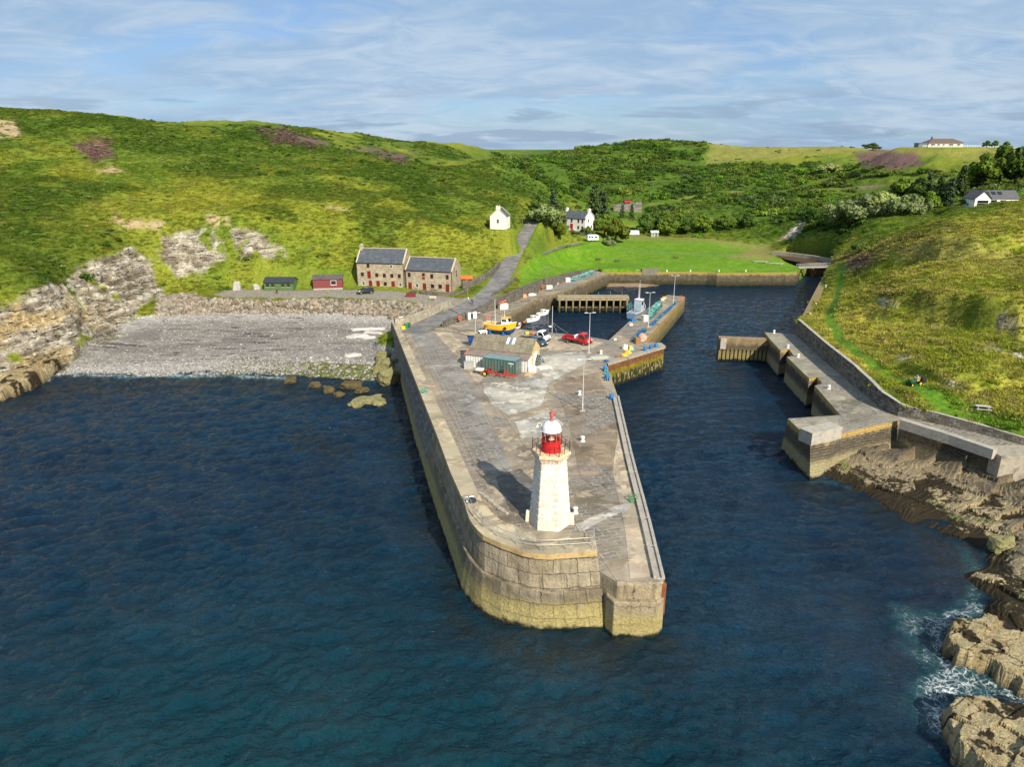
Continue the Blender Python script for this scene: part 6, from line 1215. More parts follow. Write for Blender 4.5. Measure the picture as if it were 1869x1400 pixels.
# fishing boat alongside the inner pier
a_, b_ = Vector(P(1143, 592, 0)), Vector(P(1188, 566, 0)); d = b_ - a_; c = (a_ + b_) / 2; nx = Vector((-d.y, d.x, 0)).normalized(); c += nx * .6; b7 = empty('fishing_boat', (c.x, c.y, -.3), math.atan2(d.y, d.x), 'grey blue fishing boat with aerials moored inside the inner pier', 'boat'); hull(b7, 9.5, 3.0, 2.0, 1.0, M('hull_blue_grey', (.14, .22, .33), .5), m_bb, .35, m_bd, .8, .5, m_bw, deck_z=1.7); cabin(b7, 1.2, 1.8, 2.2, 2.0, 3.0, M('wheelhouse_blue_grey', (.40, .44, .52), .5, .1), m_bw)
for x, h_ in ((.6, 8.8), (1.0, 10.0), (1.8, 8.6)): MB().tube((x, (x - 1) * .6, 4.8), (x, (x - 1) * .6, h_), .045, .03, 6).build('aerial', m_mast, b7)
k_ = MB(); [k_.path([(-4.4, -1.2 + i * .6, 2.6), (-4.4, -1.2 + i * .6, 4.3)], .04, 5) for i in range(5)]; k_.path([(-4.4, -1.3, 4.3), (-4.4, 1.3, 4.3)], .05, 5); [k_.path([(-4.4, s * 1.3, 4.3), (-1.2, s * 1.3, 4.3)], .045, 5) for s in (-1, 1)]; [k_.path([(-4.4 + i * .8, s * 1.35, 2.7), (-4.4 + i * .8, s * 1.35, 4.3)], .035, 5) for i in range(5) for s in (-1, 1)]; k_.build('stern_gantry', M('teal_frame', (.10, .30, .28), .6), b7)

# ================================================================== LAMPS, POLES, BOLLARDS
m_pole = M('lamp_post_grey', (.50, .52, .53), .5, .1, 2, metal=.2); m_wpole = M('telegraph_wood', (.20, .16, .12), .9, .2, 3)
def lamp_post(loc, h, label, rz=0.0, base=True, arms=True):
    r = empty('lamp_post', loc, rz, label, 'lamp post', 'tall harbour lamp posts'); MB().lathe([(.11, 0), (.11, 1.2), (.075, 1.3), (.05, h)], 10).build('pole', m_pole, r, smooth=True, angle=40)
    if arms:
        for s in (-1, 1):
            MB().tube((0, 0, h - .05), (s * .55, 0, h + .02), .03, n=6).build('arm', m_pole, r); MB().box((s * .78, 0, h + .04), (.62, .26, .10)).build('lamp_head', M('lamp_head_grey', (.62, .63, .62), .5), r, bevel=.03)
    if base: MB().box((0, 0, .03), (.9, .7, .12)).build('base_plate', m_conc_pale, r, bevel=.02)
    return r
for (bx_, by_), ty_, lb in (((1063, 750.5), 656, 'tall grey lamp post in the middle of the pier behind the lighthouse'), ((1074.6, 644), 571, 'tall grey lamp post standing just in front of the red truck'), ((1183, 597), 534, 'lamp post halfway along the inner pier beside the moored boat'), ((1229, 553), 503, 'lamp post near the far end of the inner pier'), ((868, 622), 571.5, 'lamp post rising behind the roof of the fishing store')):
    c = PQ(bx_, by_); top = PD(bx_, ty_, c[1]); lamp_post(c, top[2] - c[2], lb, R(8))
def tele_pole(loc, h, label, cross=True, extra=None):
    r = empty('telegraph_pole', loc, random.uniform(0, 3), label, 'pole', 'wooden telegraph poles'); MB().tube((0, 0, -.3), (0, 0, h), .14, .10, 8).build('pole', m_wpole, r)
    if cross: MB().box((0, 0, h - .5), (1.6, .12, .14)).build('crossarm', m_wpole, r); [MB().lathe([(.03, 0), (.06, .08), (.03, .18)], 6, (x, 0, h - .42)).build('insulator', m_dome, r) for x in (-.6, .6)]
    if extra: MB().box((.22, 0, h * .62), (.35, .2, .4)).build('lamp', m_lamp, r)
for px_, y0, y1, dd, lb in ((852.5, 585, 519, None, 'pole with a lamp at the bend of the quay wall'), (998.4, 516, 484, None, 'pole standing on the road wall below the lawn'), (953.6, 411, 391, 262, 'pole beside the road above the cottage'), (1176, 421, 400, 322, 'pole with a pale box beside the dark hedge at the lawn'), (1186.7, 364, 352, 410, 'pole on the hillside road right of the red van'), (1411, 372, 352, 350, 'pole among the scrub in the middle of the far slope'), (1515, 347, 324, 400, 'tallest pole above the pale bank on the far slope')):
    if dd is None:
        c = PQ(px_, y0) if px_ < 900 else (wall_base[3][0], wall_base[3][1] + .5, 7.0); top = PD(px_, y1, c[1]); tele_pole((top[0], c[1], c[2]), top[2] - c[2], lb, px_ > 900, px_ < 900)
    else:
        b0 = PD(px_, y0, dd); top = PD(px_, y1, dd); gz = ground(b0[0], b0[1]); tele_pole((b0[0], b0[1], min(gz, b0[2])), top[2] - min(gz, b0[2]), lb, True)
m_bol = M('bollard_white', (.72, .71, .68), .6, .1, 3, dirt=(.45, .38, .28), dirt_amt=.6)
def bollard(loc, label, s=1.0):
    r = empty('bollard', loc, 0, label, 'bollard', 'white mooring bollards'); MB().lathe([(.36, -.05), (.36, .06), (.24, .12), (.22, .5), (.22, .56)], 12).build('post', m_bol, r, smooth=True, angle=40); MB().lathe([(.24, .54), (.31, .6), (.31, .72), (.2, .8)], 12).build('cap', m_bol, r, smooth=True, angle=40); r.scale = (s * .85,) * 3
bollard(PQ(1057.8, 721), 'white bollard left of the lamp post in the middle of the pier', 1.1); bollard(PQ(1063.4, 806), 'white bollard beside the red lantern of the lighthouse', 1.15); bollard(PQ(1096.8, 646), 'white bollard beside the pale patch near the inner pier', 1.1); bollard(PQ(1050, 937), 'white bollard close to the foot of the lighthouse', 1.1)
for px_, py_, lb in ((1412.6, 608, 'white bollard at the tip of the old breakwater'), (1438, 635, 'white bollard just past the stub jetty'), (1456.5, 652, 'white bollard after the first notch of the old breakwater'), (1512.7, 710, 'white bollard nearest the wedge shaped breakwater end')): bollard(P(px_, py_, RZ), lb)
for px_, py_, lb in ((1489, 557.5, 'white bollard halfway down the river wall'), (1478, 576, 'white bollard at the near end of the river wall'), (1507, 524, 'white bollard higher up the river wall'), (1509, 514, 'white bollard nearest the footbridge')): bollard(P(px_, py_, 4.85), lb, .9)
for i, (px_, lb) in enumerate(((1111, 'white bollard at the left corner of the end wall'), (1164, 'white bollard left of the wall buttress'), (1217, 'white bollard right of the wall buttress'), (1260, 'white bollard in the middle of the end wall'), (1312, 'white bollard after the notch in the end wall'), (1361, 'white bollard near the right end of the end wall'))): bollard(P(px_, 495.5, 4.25), lb, .9)
# lifebuoys on the walls
def lifebuoy(loc, label, ring=True):
    r = empty('lifebuoy', loc, 0, label, 'lifebuoy', 'orange lifebuoys'); MB().path([(.36 * math.cos(a), 0, .36 * math.sin(a)) for a in np.linspace(0, 2 * math.pi, 19)[:-1]], .10, 8, closed=True).build('ring', m_buoyo, r, smooth=True); MB().box((0, .16, -.3), (.12, .08, 1.9)).build('board', m_wpole, r)
for p, lb in ((PQ(840, 582, 1.0), 'orange lifebuoy on the stone wall at the start of the quay'), (PQ(891.5, 580, 1.0), 'orange lifebuoy behind the stern of the yellow boat'), (PQ(990.6, 524, 1.0), 'orange lifebuoy on the wall below the lawn'), (PQ(1243, 545, 1.0), 'orange lifebuoy post at the tip of the inner pier')): lifebuoy((p[0], p[1] - .3, p[2] + .25), lb)

# ================================================================== GEAR ON THE QUAYS
nets = [M('net_' + n, c, .9, .35, 5, .6) for n, c in (('teal', (.05, .26, .24)), ('blue', (.02, .12, .32)), ('dark', (.03, .04, .045)), ('pale_teal', (.22, .45, .42)), ('grey', (.32, .33, .33)))]
def make_creel(i):
    r = empty('lobster_creel', (0, 0, 0)); k = MB(); k.add([(x, .26 * math.cos(a), .05 + .38 * math.sin(a)) for x in (-.36, .36) for a in np.linspace(0, math.pi, 8)], [(j, j + 1, 9 + j, 8 + j) for j in range(7)] + [tuple(range(8)), tuple(range(15, 7, -1))]); k.build('netting', nets[i], r)
    k = MB(); [k.path([(x, .28 * math.cos(a), .05 + .40 * math.sin(a)) for a in np.linspace(0, math.pi, 7)], .03, 5) for x in (-.36, 0, .36)]; k.box((0, 0, .03), (.78, .58, .05)); k.build('frame', nets[2] if i != 2 else nets[4], r); return r
protos = [make_creel(i) for i in range(5)]; used_p = set(); LBL = ['teal netted lobster creel', 'blue netted lobster creel', 'black netted lobster creel', 'pale turquoise lobster creel', 'grey lobster creel']
def creel(kind, loc, rz, where, group):
    o = protos[kind] if kind not in used_p else copy_tree(protos[kind]); used_p.add(kind); o.location = loc; o.rotation_euler = (0, 0, rz); tag(o, LBL[kind] + ' ' + where, 'lobster creel', group); return o
def creel_row(p0, p1, n, kinds, where, group, layers=2, back=(0, 0), rows_=1):
    a, b = Vector(p0), Vector(p1); d = (b - a).normalized(); rz = math.atan2(d.y, d.x)
    for j in range(rows_):
        for l in range(layers):
            for i in range(n - l):
                p = a + (b - a) * ((i + .5 + l * .5) / n) + Vector((-d.y, d.x, 0)) * (.72 * j + random.uniform(-.06, .06)); creel(random.choice(kinds), (p.x, p.y, p.z + .43 * l), rz + math.pi / 2 + random.uniform(-.2, .2), where, group)
creel_row(PQ(1186, 583), PQ(1207, 558), 13, [0, 3, 0], 'in the stack on the basin side of the inner pier', 'turquoise creels stacked on the inner pier', 3, rows_=2)
creel_row(PQ(1156, 624), PQ(1178, 603), 9, [1, 0, 1], 'in the low row along the outer side of the inner pier', 'creels along the inner pier edge', 2)
creel_row(PQ(1188, 595), PQ(1236, 551), 16, [1, 0, 2, 1], 'in the low row along the outer side of the inner pier', 'creels along the inner pier edge', 1)
creel_row(PQ(1046, 514.5), PQ(1087, 499), 15, [0, 3, 4, 3], 'in the long stack against the road wall', 'creels stacked on the left quay', 3, rows_=2)
creel_row(PQ(977, 668), PQ(991, 661), 4, [4, 2, 4], 'in the stack beside the gable of the fishing store', 'creels beside the fishing store', 4, rows_=2)
creel_row(PQ(1109, 698), PQ(1106, 676), 4, [0, 2, 0], 'at the kerb near the short return of the pier', 'creels at the pier kerb', 1)
creel_row(PQ(1104, 662), PQ(1116, 657), 3, [1, 4], 'on the corner of the short return', 'creels on the short return', 1)
# drums, floats, nets and boxes
m_blued = M('blue_plastic', (.015, .17, .45), .4, .1, 2); m_net = M('orange_net', (.62, .30, .14), .95, .3, 5, .8); m_ynet = M('yellow_net', (.66, .42, .05), .95, .3, 5, .8); m_pnet = M('pink_net', (.50, .33, .26), .95, .3, 5, .8); m_brown_net = M('brown_net', (.24, .14, .05), .95, .3, 5, .8); m_bag = M('white_bag', (.60, .59, .54), .85, .15, 2, .3)
def drum(loc, label, mat=None, r_=.34, h=.85):
    k = MB(); k.lathe([(r_ * .94, 0), (r_, .05), (r_, h * .33), (r_ * 1.04, h * .35), (r_, h * .37), (r_, h * .66), (r_ * 1.04, h * .68), (r_, h * .7), (r_, h * .95), (r_ * .92, h)], 14); o = k.build('plastic_drum', mat or m_blued, None, smooth=True, angle=40); o.location = loc; tag(o, label, 'drum', 'blue plastic drums on the quay')
for (x, y), lb in (((1104.5, 676.5), 'blue drum at the inner corner of the short return'), ((1108, 692.5), 'blue drum beside the mossy kerb'), ((1116, 728.5), 'blue drum at the start of the fender beams'), ((1177, 640.5), 'leftmost blue drum on the short return'), ((1187.5, 637), 'middle blue drum on the short return'), ((1197, 634), 'blue drum nearest the tip of the short return')): drum(PQ(x, y), lb)
def heap(name, loc, r_, mat, label, cat, seed=0, flat=1.0, group=None):
    k = MB(); rr_h = random.Random(seed); n, m = 18, 9; vs = []
    for i in range(m):
        ph = math.pi / 2 * i / (m - 1)
        for j in range(n):
            t = 2 * math.pi * j / n; q = 1 + .35 * (vnoise(np.array([2.2 * math.cos(t) + seed * 9.1]), np.array([2.2 * math.sin(t) + 3 * ph]), seed=seed)[0] - .5) + rr_h.uniform(-.08, .08); vs.append((r_[0] * q * math.cos(ph), 0, 0) if 0 else (r_[0] * q * math.cos(ph) * math.cos(t), r_[1] * q * math.cos(ph) * math.sin(t), r_[2] * q * math.sin(ph)))
    k.add(vs, [(i * n + j, i * n + (j + 1) % n, (i + 1) * n + (j + 1) % n, (i + 1) * n + j) for i in range(m - 1) for j in range(n)]); o = k.build(name, mat); o.location = loc; o.rotation_euler.z = rr_h.uniform(0, 3); return tag(o, label, cat, group)
heap('net_heap', PQ(1172, 621), (1.0, .8, 1.5), m_pnet, 'tall heap of pinkish net at the root of the inner pier', 'net', 1); heap('net_heap', PQ(1139, 650), (.8, .6, .55), m_ynet, 'yellow net heap at the front of the short return', 'net', 2); heap('net_heap', PQ(1146, 645), (.7, .7, .65), m_ynet, 'yellow net heap beside the white bag on the short return', 'net', 3); heap('net_heap', PQ(1131, 652), (1.1, .5, .35), m_brown_net, 'flat brown net heap left of the yellow nets', 'net', 4)
heap('net_heap', PQ(966, 683.5), (1.3, .5, .3), m_net, 'low heap of orange net in front of the white tub', 'net', 5); heap('white_bag', PQ(1141, 637.5), (.65, .55, 1.0), m_bag, 'white sack standing among the nets on the short return', 'bag', 6); heap('white_bag', PQ(969, 668), (.75, .6, 1.0), m_bag, 'large white sack behind the tub beside the fishing store', 'bag', 7); heap('net_heap', PQ(1151, 638), (.7, .6, .8), nets[3], 'green and turquoise net heap beside the white sack', 'net', 8); heap('rope_heap', PQ(876, 669), (.7, .5, .85), nets[2], 'black heap of rope and tyres beside the container', 'rope', 9)
def crate(loc, sz, mat, label, rz=0.1, name='fish_box', cat='box', group=None):
    r = empty(name, loc, rz, label, cat, group); k = MB(); x, y, z = sz; t_ = min(.06, x * .06)
    k.box((0, 0, .04), (x, y, .08)); [k.box((s * (x / 2 - t_ / 2), 0, z / 2 + .04), (t_, y, z - .08)) for s in (-1, 1)]; [k.box((0, s * (y / 2 - t_ / 2), z / 2 + .04), (x - 2 * t_, t_, z - .08)) for s in (-1, 1)]; k.build('shell', mat, r, bevel=.01); k = MB(); [k.box((0, 0, z * f), (x + .05, y + .05, .05)) for f in (.98, .5)]; k.build('rib', mat, r); MB().box((0, 0, z * .8), (x - 2 * t_ - .01, y - 2 * t_ - .01, .06)).build('contents', m_bag, r); return r
crate(PQ(970.5, 679), (1.35, 1.1, 1.05), m_dome, 'white slatted tub standing right of the container', .15, 'tub', 'tub'); crate(PQ(1163, 627), (1.1, .9, 1.3), m_wood, 'brown wooden box at the root of the inner pier', .3, 'wooden_box'); crate(PQ(1176, 586), (1.3, 1.1, 1.4), M('cream_tank', (.68, .64, .52), .7), 'cream fish tank beside the moored boat on the inner pier', .5, 'fish_tank', 'tank')
crate(PQ(918, 564), (2.4, 1.2, 1.35), m_bag, 'big white box with red buoys on top against the road wall', .55, 'store_box'); crate(PQ(855, 672), (1.6, 1.0, 1.2), m_galv, 'grey wire cage at the left corner of the fishing store', .1, 'wire_cage', 'cage'); crate(PQ(1001, 527), (2.0, 1.2, 1.0), m_bag, 'pale tub on the left quay below the pole', .5, 'tub', 'tub'); crate(PQ(1035, 514), (1.7, 1.2, 1.2), m_bag, 'white tub at the near end of the long creel stack', .5, 'tub', 'tub'); crate(PQ(1150, 639), (.5, .5, .9), m_buoyy, 'small yellow box on the net heap', .3); crate(PQ(1212, 545), (.9, .7, .5), m_buoyy, 'yellow box at the far end of the inner pier', .3); crate(PQ(1209, 548), (.9, .7, .5), m_bol, 'white box beside the yellow one at the end of the inner pier', .3); crate(PQ(1151, 594), (.8, .6, .35), m_bol, 'white box lying on the edge of the inner pier', .4); crate(PQ(1156, 586), (1.2, .8, .4), m_blued, 'blue box behind the stern of the boat on the inner pier', .4); crate(PQ(1122, 620.5), (.6, .4, .3), m_bol, 'small white box at the corner of the basin', .4)
crate(P(750, 541.5, 5.6), (2.4, 1.0, 1.0), M('maroon_bin', (.16, .03, .03), .6), 'dark red bin at the edge of the beach road', .0, 'bin', 'bin'); crate(PQ(999, 522), (1.8, 1.0, .7), nets[2], 'dark box behind the pale tub on the left quay', .5); crate(PQ(1014, 519), (1.6, 1.0, .6), nets[4], 'grey box farther up the left quay', .5)
heap('net_heap', PQ(953, 543), (1.3, .7, 1.1), m_net, 'pile of orange and white floats on the left quay', 'floats', 12); heap('net_heap', PQ(971, 539), (1.3, .7, .6), m_bag, 'white and blue bundle lying on the left quay', 'bundle', 13); heap('net_heap', PQ(984, 533), (.6, .5, .5), m_brown_net, 'small brown bundle on the left quay', 'bundle', 14); [heap('buoy_heap', Vector(PQ(912 + i * 5, 566 - i * 2.5)) + Vector((0, .2, 1.55)), (.45, .4, .4), m_buoyo if i % 2 else m_pink, ['red buoy heap on the left end of the white box', 'orange buoy heap in the middle of the white box', 'red buoy heap on the right end of the white box'][i], 'buoys', 20 + i) for i in range(3)]
o = MB().ball((0, 0, .32), .34, 12, 8).build('buoy', m_pink, None, smooth=True); o.location = PQ(1009.5, 757.5); tag(o, 'faded pink buoy lying on the pier beyond the lighthouse', 'buoy')
def wheelie(loc, mat, label):
    r = empty('wheelie_bin', loc, .4, label, 'bin', 'wheelie bins'); MB().box((0, 0, .55), (.56, .62, 1.0), taper=1.18).build('body', mat, r, bevel=.04); MB().box((0, -.02, 1.09), (.70, .78, .09)).build('lid', mat, r, bevel=.03); k = MB(); k.tube((-.3, .3, .1), (.3, .3, .1), .1, n=10); k.build('wheel', m_tyre, r)
wheelie(PQ(741.5, 599.5), M('bin_green', (.02, .20, .06), .5), 'green wheelie bin at the foot of the pale wall'); wheelie(PQ(746.5, 598.5), M('bin_dark_green', (.02, .09, .05), .5), 'darker green wheelie bin right beside the brighter one'); crate(PQ(736, 601.5), (.8, .7, .75), m_buoyy, 'yellow grit box beside the wheelie bins', .3, 'grit_box')
o = MB().box((0, 0, 0), (1.0, .06, .8)).build('sign_board', m_dome, None); c = P(732, 580.5, 6.4); o.location = (c[0], c[1] - .25, c[2]); o.rotation_euler.z = .5; tag(o, 'small white sign board on the pale wall above the beach', 'sign')
for (x, y), lb in (((855.5, 579.5), 'white meter cabinet beside the pole at the quay wall'), ((866.5, 578), 'second white cabinet farther right at the quay wall')):
    r = empty('cabinet', PQ(x, y + 3), .4, lb, 'cabinet'); MB().box((0, 0, .8), (.95, .5, 1.6)).build('body', m_bol, r, bevel=.03); MB().box((0, -.26, .8), (.8, .03, 1.4)).build('door', m_dome, r)
# green chair-like frame and odd bits on the pier
def small_frame(loc, mat, label, rz):
    r = empty('creel_frame', loc, rz, label, 'creel frame'); k = MB(); [k.path([(x, y, 0), (x, y, .6)], .04, 5) for x in (-.4, .4) for y in (-.3, .3)]; [k.path([(-.4, -.3, z), (.4, -.3, z), (.4, .3, z), (-.4, .3, z)], .04, 5, closed=True) for z in (.08, .6)]; k.build('frame', mat, r); MB().box((0, 0, .1), (.8, .6, .05)).build('base', mat, r)
small_frame(PQ(1155, 915), M('frame_green', (.10, .26, .10), .7), 'green metal frame beside the fender beams near the pier end', .3); c = P(774, 716, 7.72); small_frame(c, M('frame_teal', (.05, .30, .22), .7), 'green netted frame lying on top of the parapet', .8); c = P(857, 914, 7.72); small_frame(c, m_galv, 'grey metal frame at the start of the handrail', .2)
heap('net_heap', P(861, 916, 7.7), (.5, .45, .5), nets[2], 'black bundle with yellow cord beside the handrail', 'bundle', 31)
c = PQ(1160, 652); k_ = MB(); k_.box((0, 0, .12), (2.6, 1.4, .24)); o = k_.build('plank_stack', m_bag, None, bevel=.02); o.location = PQ(992, 672); o.rotation_euler.z = .6; tag(o, 'pale stack of planks lying right of the fishing store', 'planks'); o = MB().box((0, 0, .02), (3.4, 2.2, .05)).build('tarpaulin', M('pale_green_sheet', (.50, .50, .38), .8, .15, 2), None); o.location = PQ(1095, 653); o.rotation_euler.z = .2; tag(o, 'pale flat sheet lying on the quay beside the bollard', 'sheet')
# picnic tables, benches, fence
m_tbl = M('table_timber', (.17, .12, .08), .85, .2, 3); m_tblg = M('grey_table_timber', (.40, .39, .36), .85, .2, 3)
def picnic(loc, rz, label, mat=None):
    r = empty('picnic_table', loc, rz, label, 'picnic table', 'picnic tables'); m_ = mat or m_tbl; MB().box((0, 0, .74), (1.9, .75, .06)).build('table_top', m_, r, bevel=.01)
    for s in (-1, 1): MB().box((0, s * .72, .44), (1.9, .28, .05)).build('seat', m_, r, bevel=.01); MB().box((s * .65, 0, .42), (.08, 1.6, .08)).build('beam', m_, r)
    for s in (-1, 1):
        for q in (-1, 1): MB().tube((s * .65, q * .62, 0), (s * .65, q * .25, .72), .05, n=5).build('leg', m_, r)
for px_, lb in ((756, 'picnic table nearest the door between the storehouses'), (774, 'middle picnic table in front of the lower storehouse'), (792, 'picnic table at the right end of the lower storehouse')): c = P(px_, 533.5, 5.6); picnic((c[0], c[1] - .6, 5.62), .1, lb)
c = P(1795, 739, 8.0); picnic((c[0], c[1], ground(c[0], c[1])), R(-18), 'grey picnic table on the grass near the right edge', m_tblg)
for px_, py_, lb in ((1038, 461, 'dark picnic table at the left of the lawn'), (1093, 466, 'dark picnic table in the middle of the lawn'), (1127, 468.5, 'dark picnic table to the right of the lawn'), (1234, 469, 'dark picnic table far along the lawn')): c = P(px_, py_, 5.3); picnic((c[0], c[1], ground(c[0], c[1])), random.random(), lb)
for px_, lb in ((1388, 'pale slab bench on the left beside the river lawn'), (1416, 'pale slab bench on the right beside the footbridge')):
    c = P(px_, 481, 4.4); r = empty('slab_bench', (c[0], c[1], ground(c[0], c[1])), R(-4), lb, 'bench'); MB().box((0, 0, .5), (5.2, .8, .18)).build('seat', m_conc_pale, r, bevel=.03); [MB().box((x, 0, .2), (.5, .6, .5)).build('support', m_conc, r) for x in (-1.9, 1.9)]
for px_, py_, lb in ((790, 547.5, 'wooden bench at the edge of the beach road'),):
    c = P(px_, py_, 5.55); r = empty('bench', c, .0, lb, 'bench'); MB().box((0, 0, .45), (1.8, .5, .08)).build('seat', m_skew, r); MB().box((0, .25, .8), (1.8, .06, .4)).build('backrest', m_skew, r); [MB().box((x, 0, .2), (.1, .45, .4)).build('leg', m_skew, r) for x in (-.7, .7)]
fr = empty('field_fence', P(1200, 463, 5), 0, 'thin post and wire fence across the lawn', 'fence'); fpts = resample([P(*a, 5.5) for a in [(1085, 449), (1130, 455), (1200, 461.5), (1290, 467), (1370, 473)]], 30); k_ = MB(); tops = []
for i, p in enumerate(fpts):
    gz = ground(p[0], p[1]); tops.append((p[0], p[1], gz)); o = MB().tube((p[0], p[1], gz - .2), (p[0], p[1], gz + 1.15), .06, n=5).build('post', m_wpole); adopt(fr, o)
[k_.path([(p[0], p[1], p[2] + h_) for p in tops], .014, 4) for h_ in (.5, 1.0)]; adopt(fr, k_.build('wire', m_galv))
# field dyke above the road and the low garden wall
def dyke(name, pxs, h, wd, mat, label, n=24, zfix=None):
    pts = [P(*a) for a in pxs]; r_ = resample(pts, n); k = MB(); b = offset_line(r_.tolist(), wd); g = [ground(p[0], p[1]) for p in r_]; hh = [h * (1 + .25 * (vnoise(np.array([i * .9]), np.array([3.3]))[0] - .5)) for i in range(n)]
    lo = [(p[0], p[1], z - .4) for p, z in zip(r_, g)]; t1 = [(p[0], p[1], z + q) for p, z, q in zip(r_, g, hh)]; t2 = [(q[0], q[1], p[2]) for q, p in zip(b, t1)]; k.strip(lo, t1); k.strip(t1, t2); k.strip(t2, [(q[0], q[1], z - .4) for q, z in zip(b, g)])
    for i in (0, -1): k.add([lo[i], t1[i], t2[i], (b[i][0], b[i][1], lo[i][2])], [(0, 1, 2, 3)])
    r = empty(name, lo[n // 2], 0, label, 'wall'); adopt(r, k.build('stonework', mat))
dyke('field_dyke', [(845, 526, 6.2), (866, 519, 6.8), (886, 507, 8.0), (899, 493, 9.4), (908, 478, 10.8), (913, 467, 12)], 1.7, .6, m_rubble, 'rough stone dyke curving up the grass behind the storehouses')
dyke('garden_wall', [(768, 536, 5.65), (800, 539.5, 5.6), (838, 539.5, 5.6), (858, 532, 6.0)], .9, .5, m_rubble, 'low stone wall in front of the lower storehouse')
dyke('road_parapet', [(902, 540, 6.2), (922, 524, 7.2), (938, 508, 8.2), (943, 500, 8.9)], .8, .5, m_rubble, 'low stone parapet on the lawn side of the road')
# embankment wall with the red van on the hillside road
def bank_wall(px0, px1, ytop0, ytop1, ybot, d0, d1, label, mat):
    n = 10; A_ = [PD(px0 + (px1 - px0) * i / (n - 1), ytop0 + (ytop1 - ytop0) * i / (n - 1), d0 + (d1 - d0) * i / (n - 1)) for i in range(n)]; k = MB(); hz = [PD(px0, ybot, d0)[2] - 3] * n; b = [(p[0] * 1.006, p[1] + 3.5, p[2]) for p in A_]
    k.strip([(p[0], p[1], z) for p, z in zip(A_, hz)], A_); k.strip(A_, b); k.strip(b, [(p[0], p[1], z) for p, z in zip(b, hz)]); k.add([A_[0], b[0], (b[0][0], b[0][1], hz[0]), (A_[0][0], A_[0][1], hz[0])], [(0, 1, 2, 3)]); k.add([A_[-1], b[-1], (b[-1][0], b[-1][1], hz[0]), (A_[-1][0], A_[-1][1], hz[0])], [(0, 1, 2, 3)])
    r = empty('embankment_wall', A_[n // 2], 0, label, 'wall'); adopt(r, k.build('stonework', mat)); return A_
m_emb = stone('embankment_stone', (.20, .18, .16), (.36, .33, .29), 1.6, .8, .06, uneven=.8, streak=.4)
ew = bank_wall(1120, 1172, 374, 369, 391, 371, 374, 'grey stone embankment wall carrying the hillside road below the red van', m_emb); bank_wall(1566, 1692, 341, 333.5, 348, 372, 352, 'long low pale embankment wall on the far slope', stone('embankment_low', (.32, .26, .18), (.42, .35, .25), 2.0, .6, .05, uneven=.8, streak=.3))
vp = ew[5]; k_ = Vector(vp); car((k_.x - .8, k_.y + 1.8, k_.z + .02), R(24), m_vred, 'red van driving along the embankment on the hillside', .25, cat='van', name='delivery_van', rear_box=True, scale=1.0)
# greenhouse and hut beyond the lawn
c = P(1153, 429, 6.8); r = empty('polytunnel', (c[0], c[1], ground(c[0], c[1])), R(6), 'low pale polytunnel between the trees beyond the lawn', 'polytunnel'); k_ = MB(); k_.add([(x, 1.6 * math.cos(a), 1.9 * math.sin(a)) for x in (-3, 3) for a in np.linspace(0, math.pi, 9)], [(j, j + 1, 10 + j, 9 + j) for j in range(8)] + [tuple(range(9)), tuple(range(17, 8, -1))]); k_.build('cover', M('polythene', (.42, .47, .48), .4), r, smooth=True, angle=40); k_ = MB(); [k_.path([(x, 1.63 * math.cos(a), 1.93 * math.sin(a)) for a in np.linspace(0, math.pi, 9)], .05, 5) for x in (-3, -1, 1, 3)]; k_.build('hoop', m_galv, r)
c = P(1195, 430, 6.8); hutg = gable_house('garden_shed', (c[0], c[1], ground(c[0], c[1])), 0, 3.2, 2.4, 1.9, 2.5, M('pale_green_boards', (.30, .38, .30), .8), M('pale_tin', (.5, .52, .5), .6), 'pale green garden shed at the hedge beyond the lawn', skews=False, chim=(), cat='shed'); door(hutg, .7, 0, .8, 1.7, mat=m_green); window(hutg, -.7, 1.1, .9, .8)
# fence beside the bungalow
fb = empty('garden_fence', PD(1700, 270, 397), 0, 'low white fence running along the skyline beside the bungalow', 'fence'); k_ = MB(); pp = [PD(1684 + 190 * i / 40, 270.5, 397) for i in range(41)]; pp = [(p[0], p[1], ground(p[0], p[1])) for p in pp]; [k_.box((p[0], p[1], p[2] + .5), (.14, .14, 1.2)) for p in pp]; [k_.path([(p[0], p[1], p[2] + h_) for p in pp], .06, 4) for h_ in (.5, .95)]; adopt(fb, k_.build('rail', m_dome))
# stone slabs and loose rocks on the beach; weedy rocks in the shallows
def make_rock(name, loc, sz, mat, label, seed, cat='rock', group=None, rz=0, sub=6, tilt=(0, 0)):
    bm = bmesh.new(); bmesh.ops.create_cube(bm, size=1.0); bmesh.ops.subdivide_edges(bm, edges=bm.edges[:], cuts=sub, use_grid_fill=True); rr_r = random.Random(seed); co = np.array([v.co[:] for v in bm.verts]); nn_ = np.linalg.norm(co, axis=1)[:, None] + 1e-6; co = co * .55 + co / nn_ * .32; f = 2.2
    for ax in range(3): co[:, ax] += (fbm(co[:, 0] * f + seed * 3.1 + ax * 7, co[:, 1] * f, co[:, 2] * f, oct=3, seed=seed) - .5) * .55
    for v, c_ in zip(bm.verts, co): v.co = Vector((c_[0] * sz[0] * 1.3, c_[1] * sz[1] * 1.3, c_[2] * sz[2] * 1.3))
    me = bpy.data.meshes.new(name); bm.to_mesh(me); bm.free(); me.materials.append(mat); o = bpy.data.objects.new(name, me); COL.objects.link(o); o.location = loc; o.rotation_euler = (tilt[0], tilt[1], rz); return tag(o, label, cat, group)
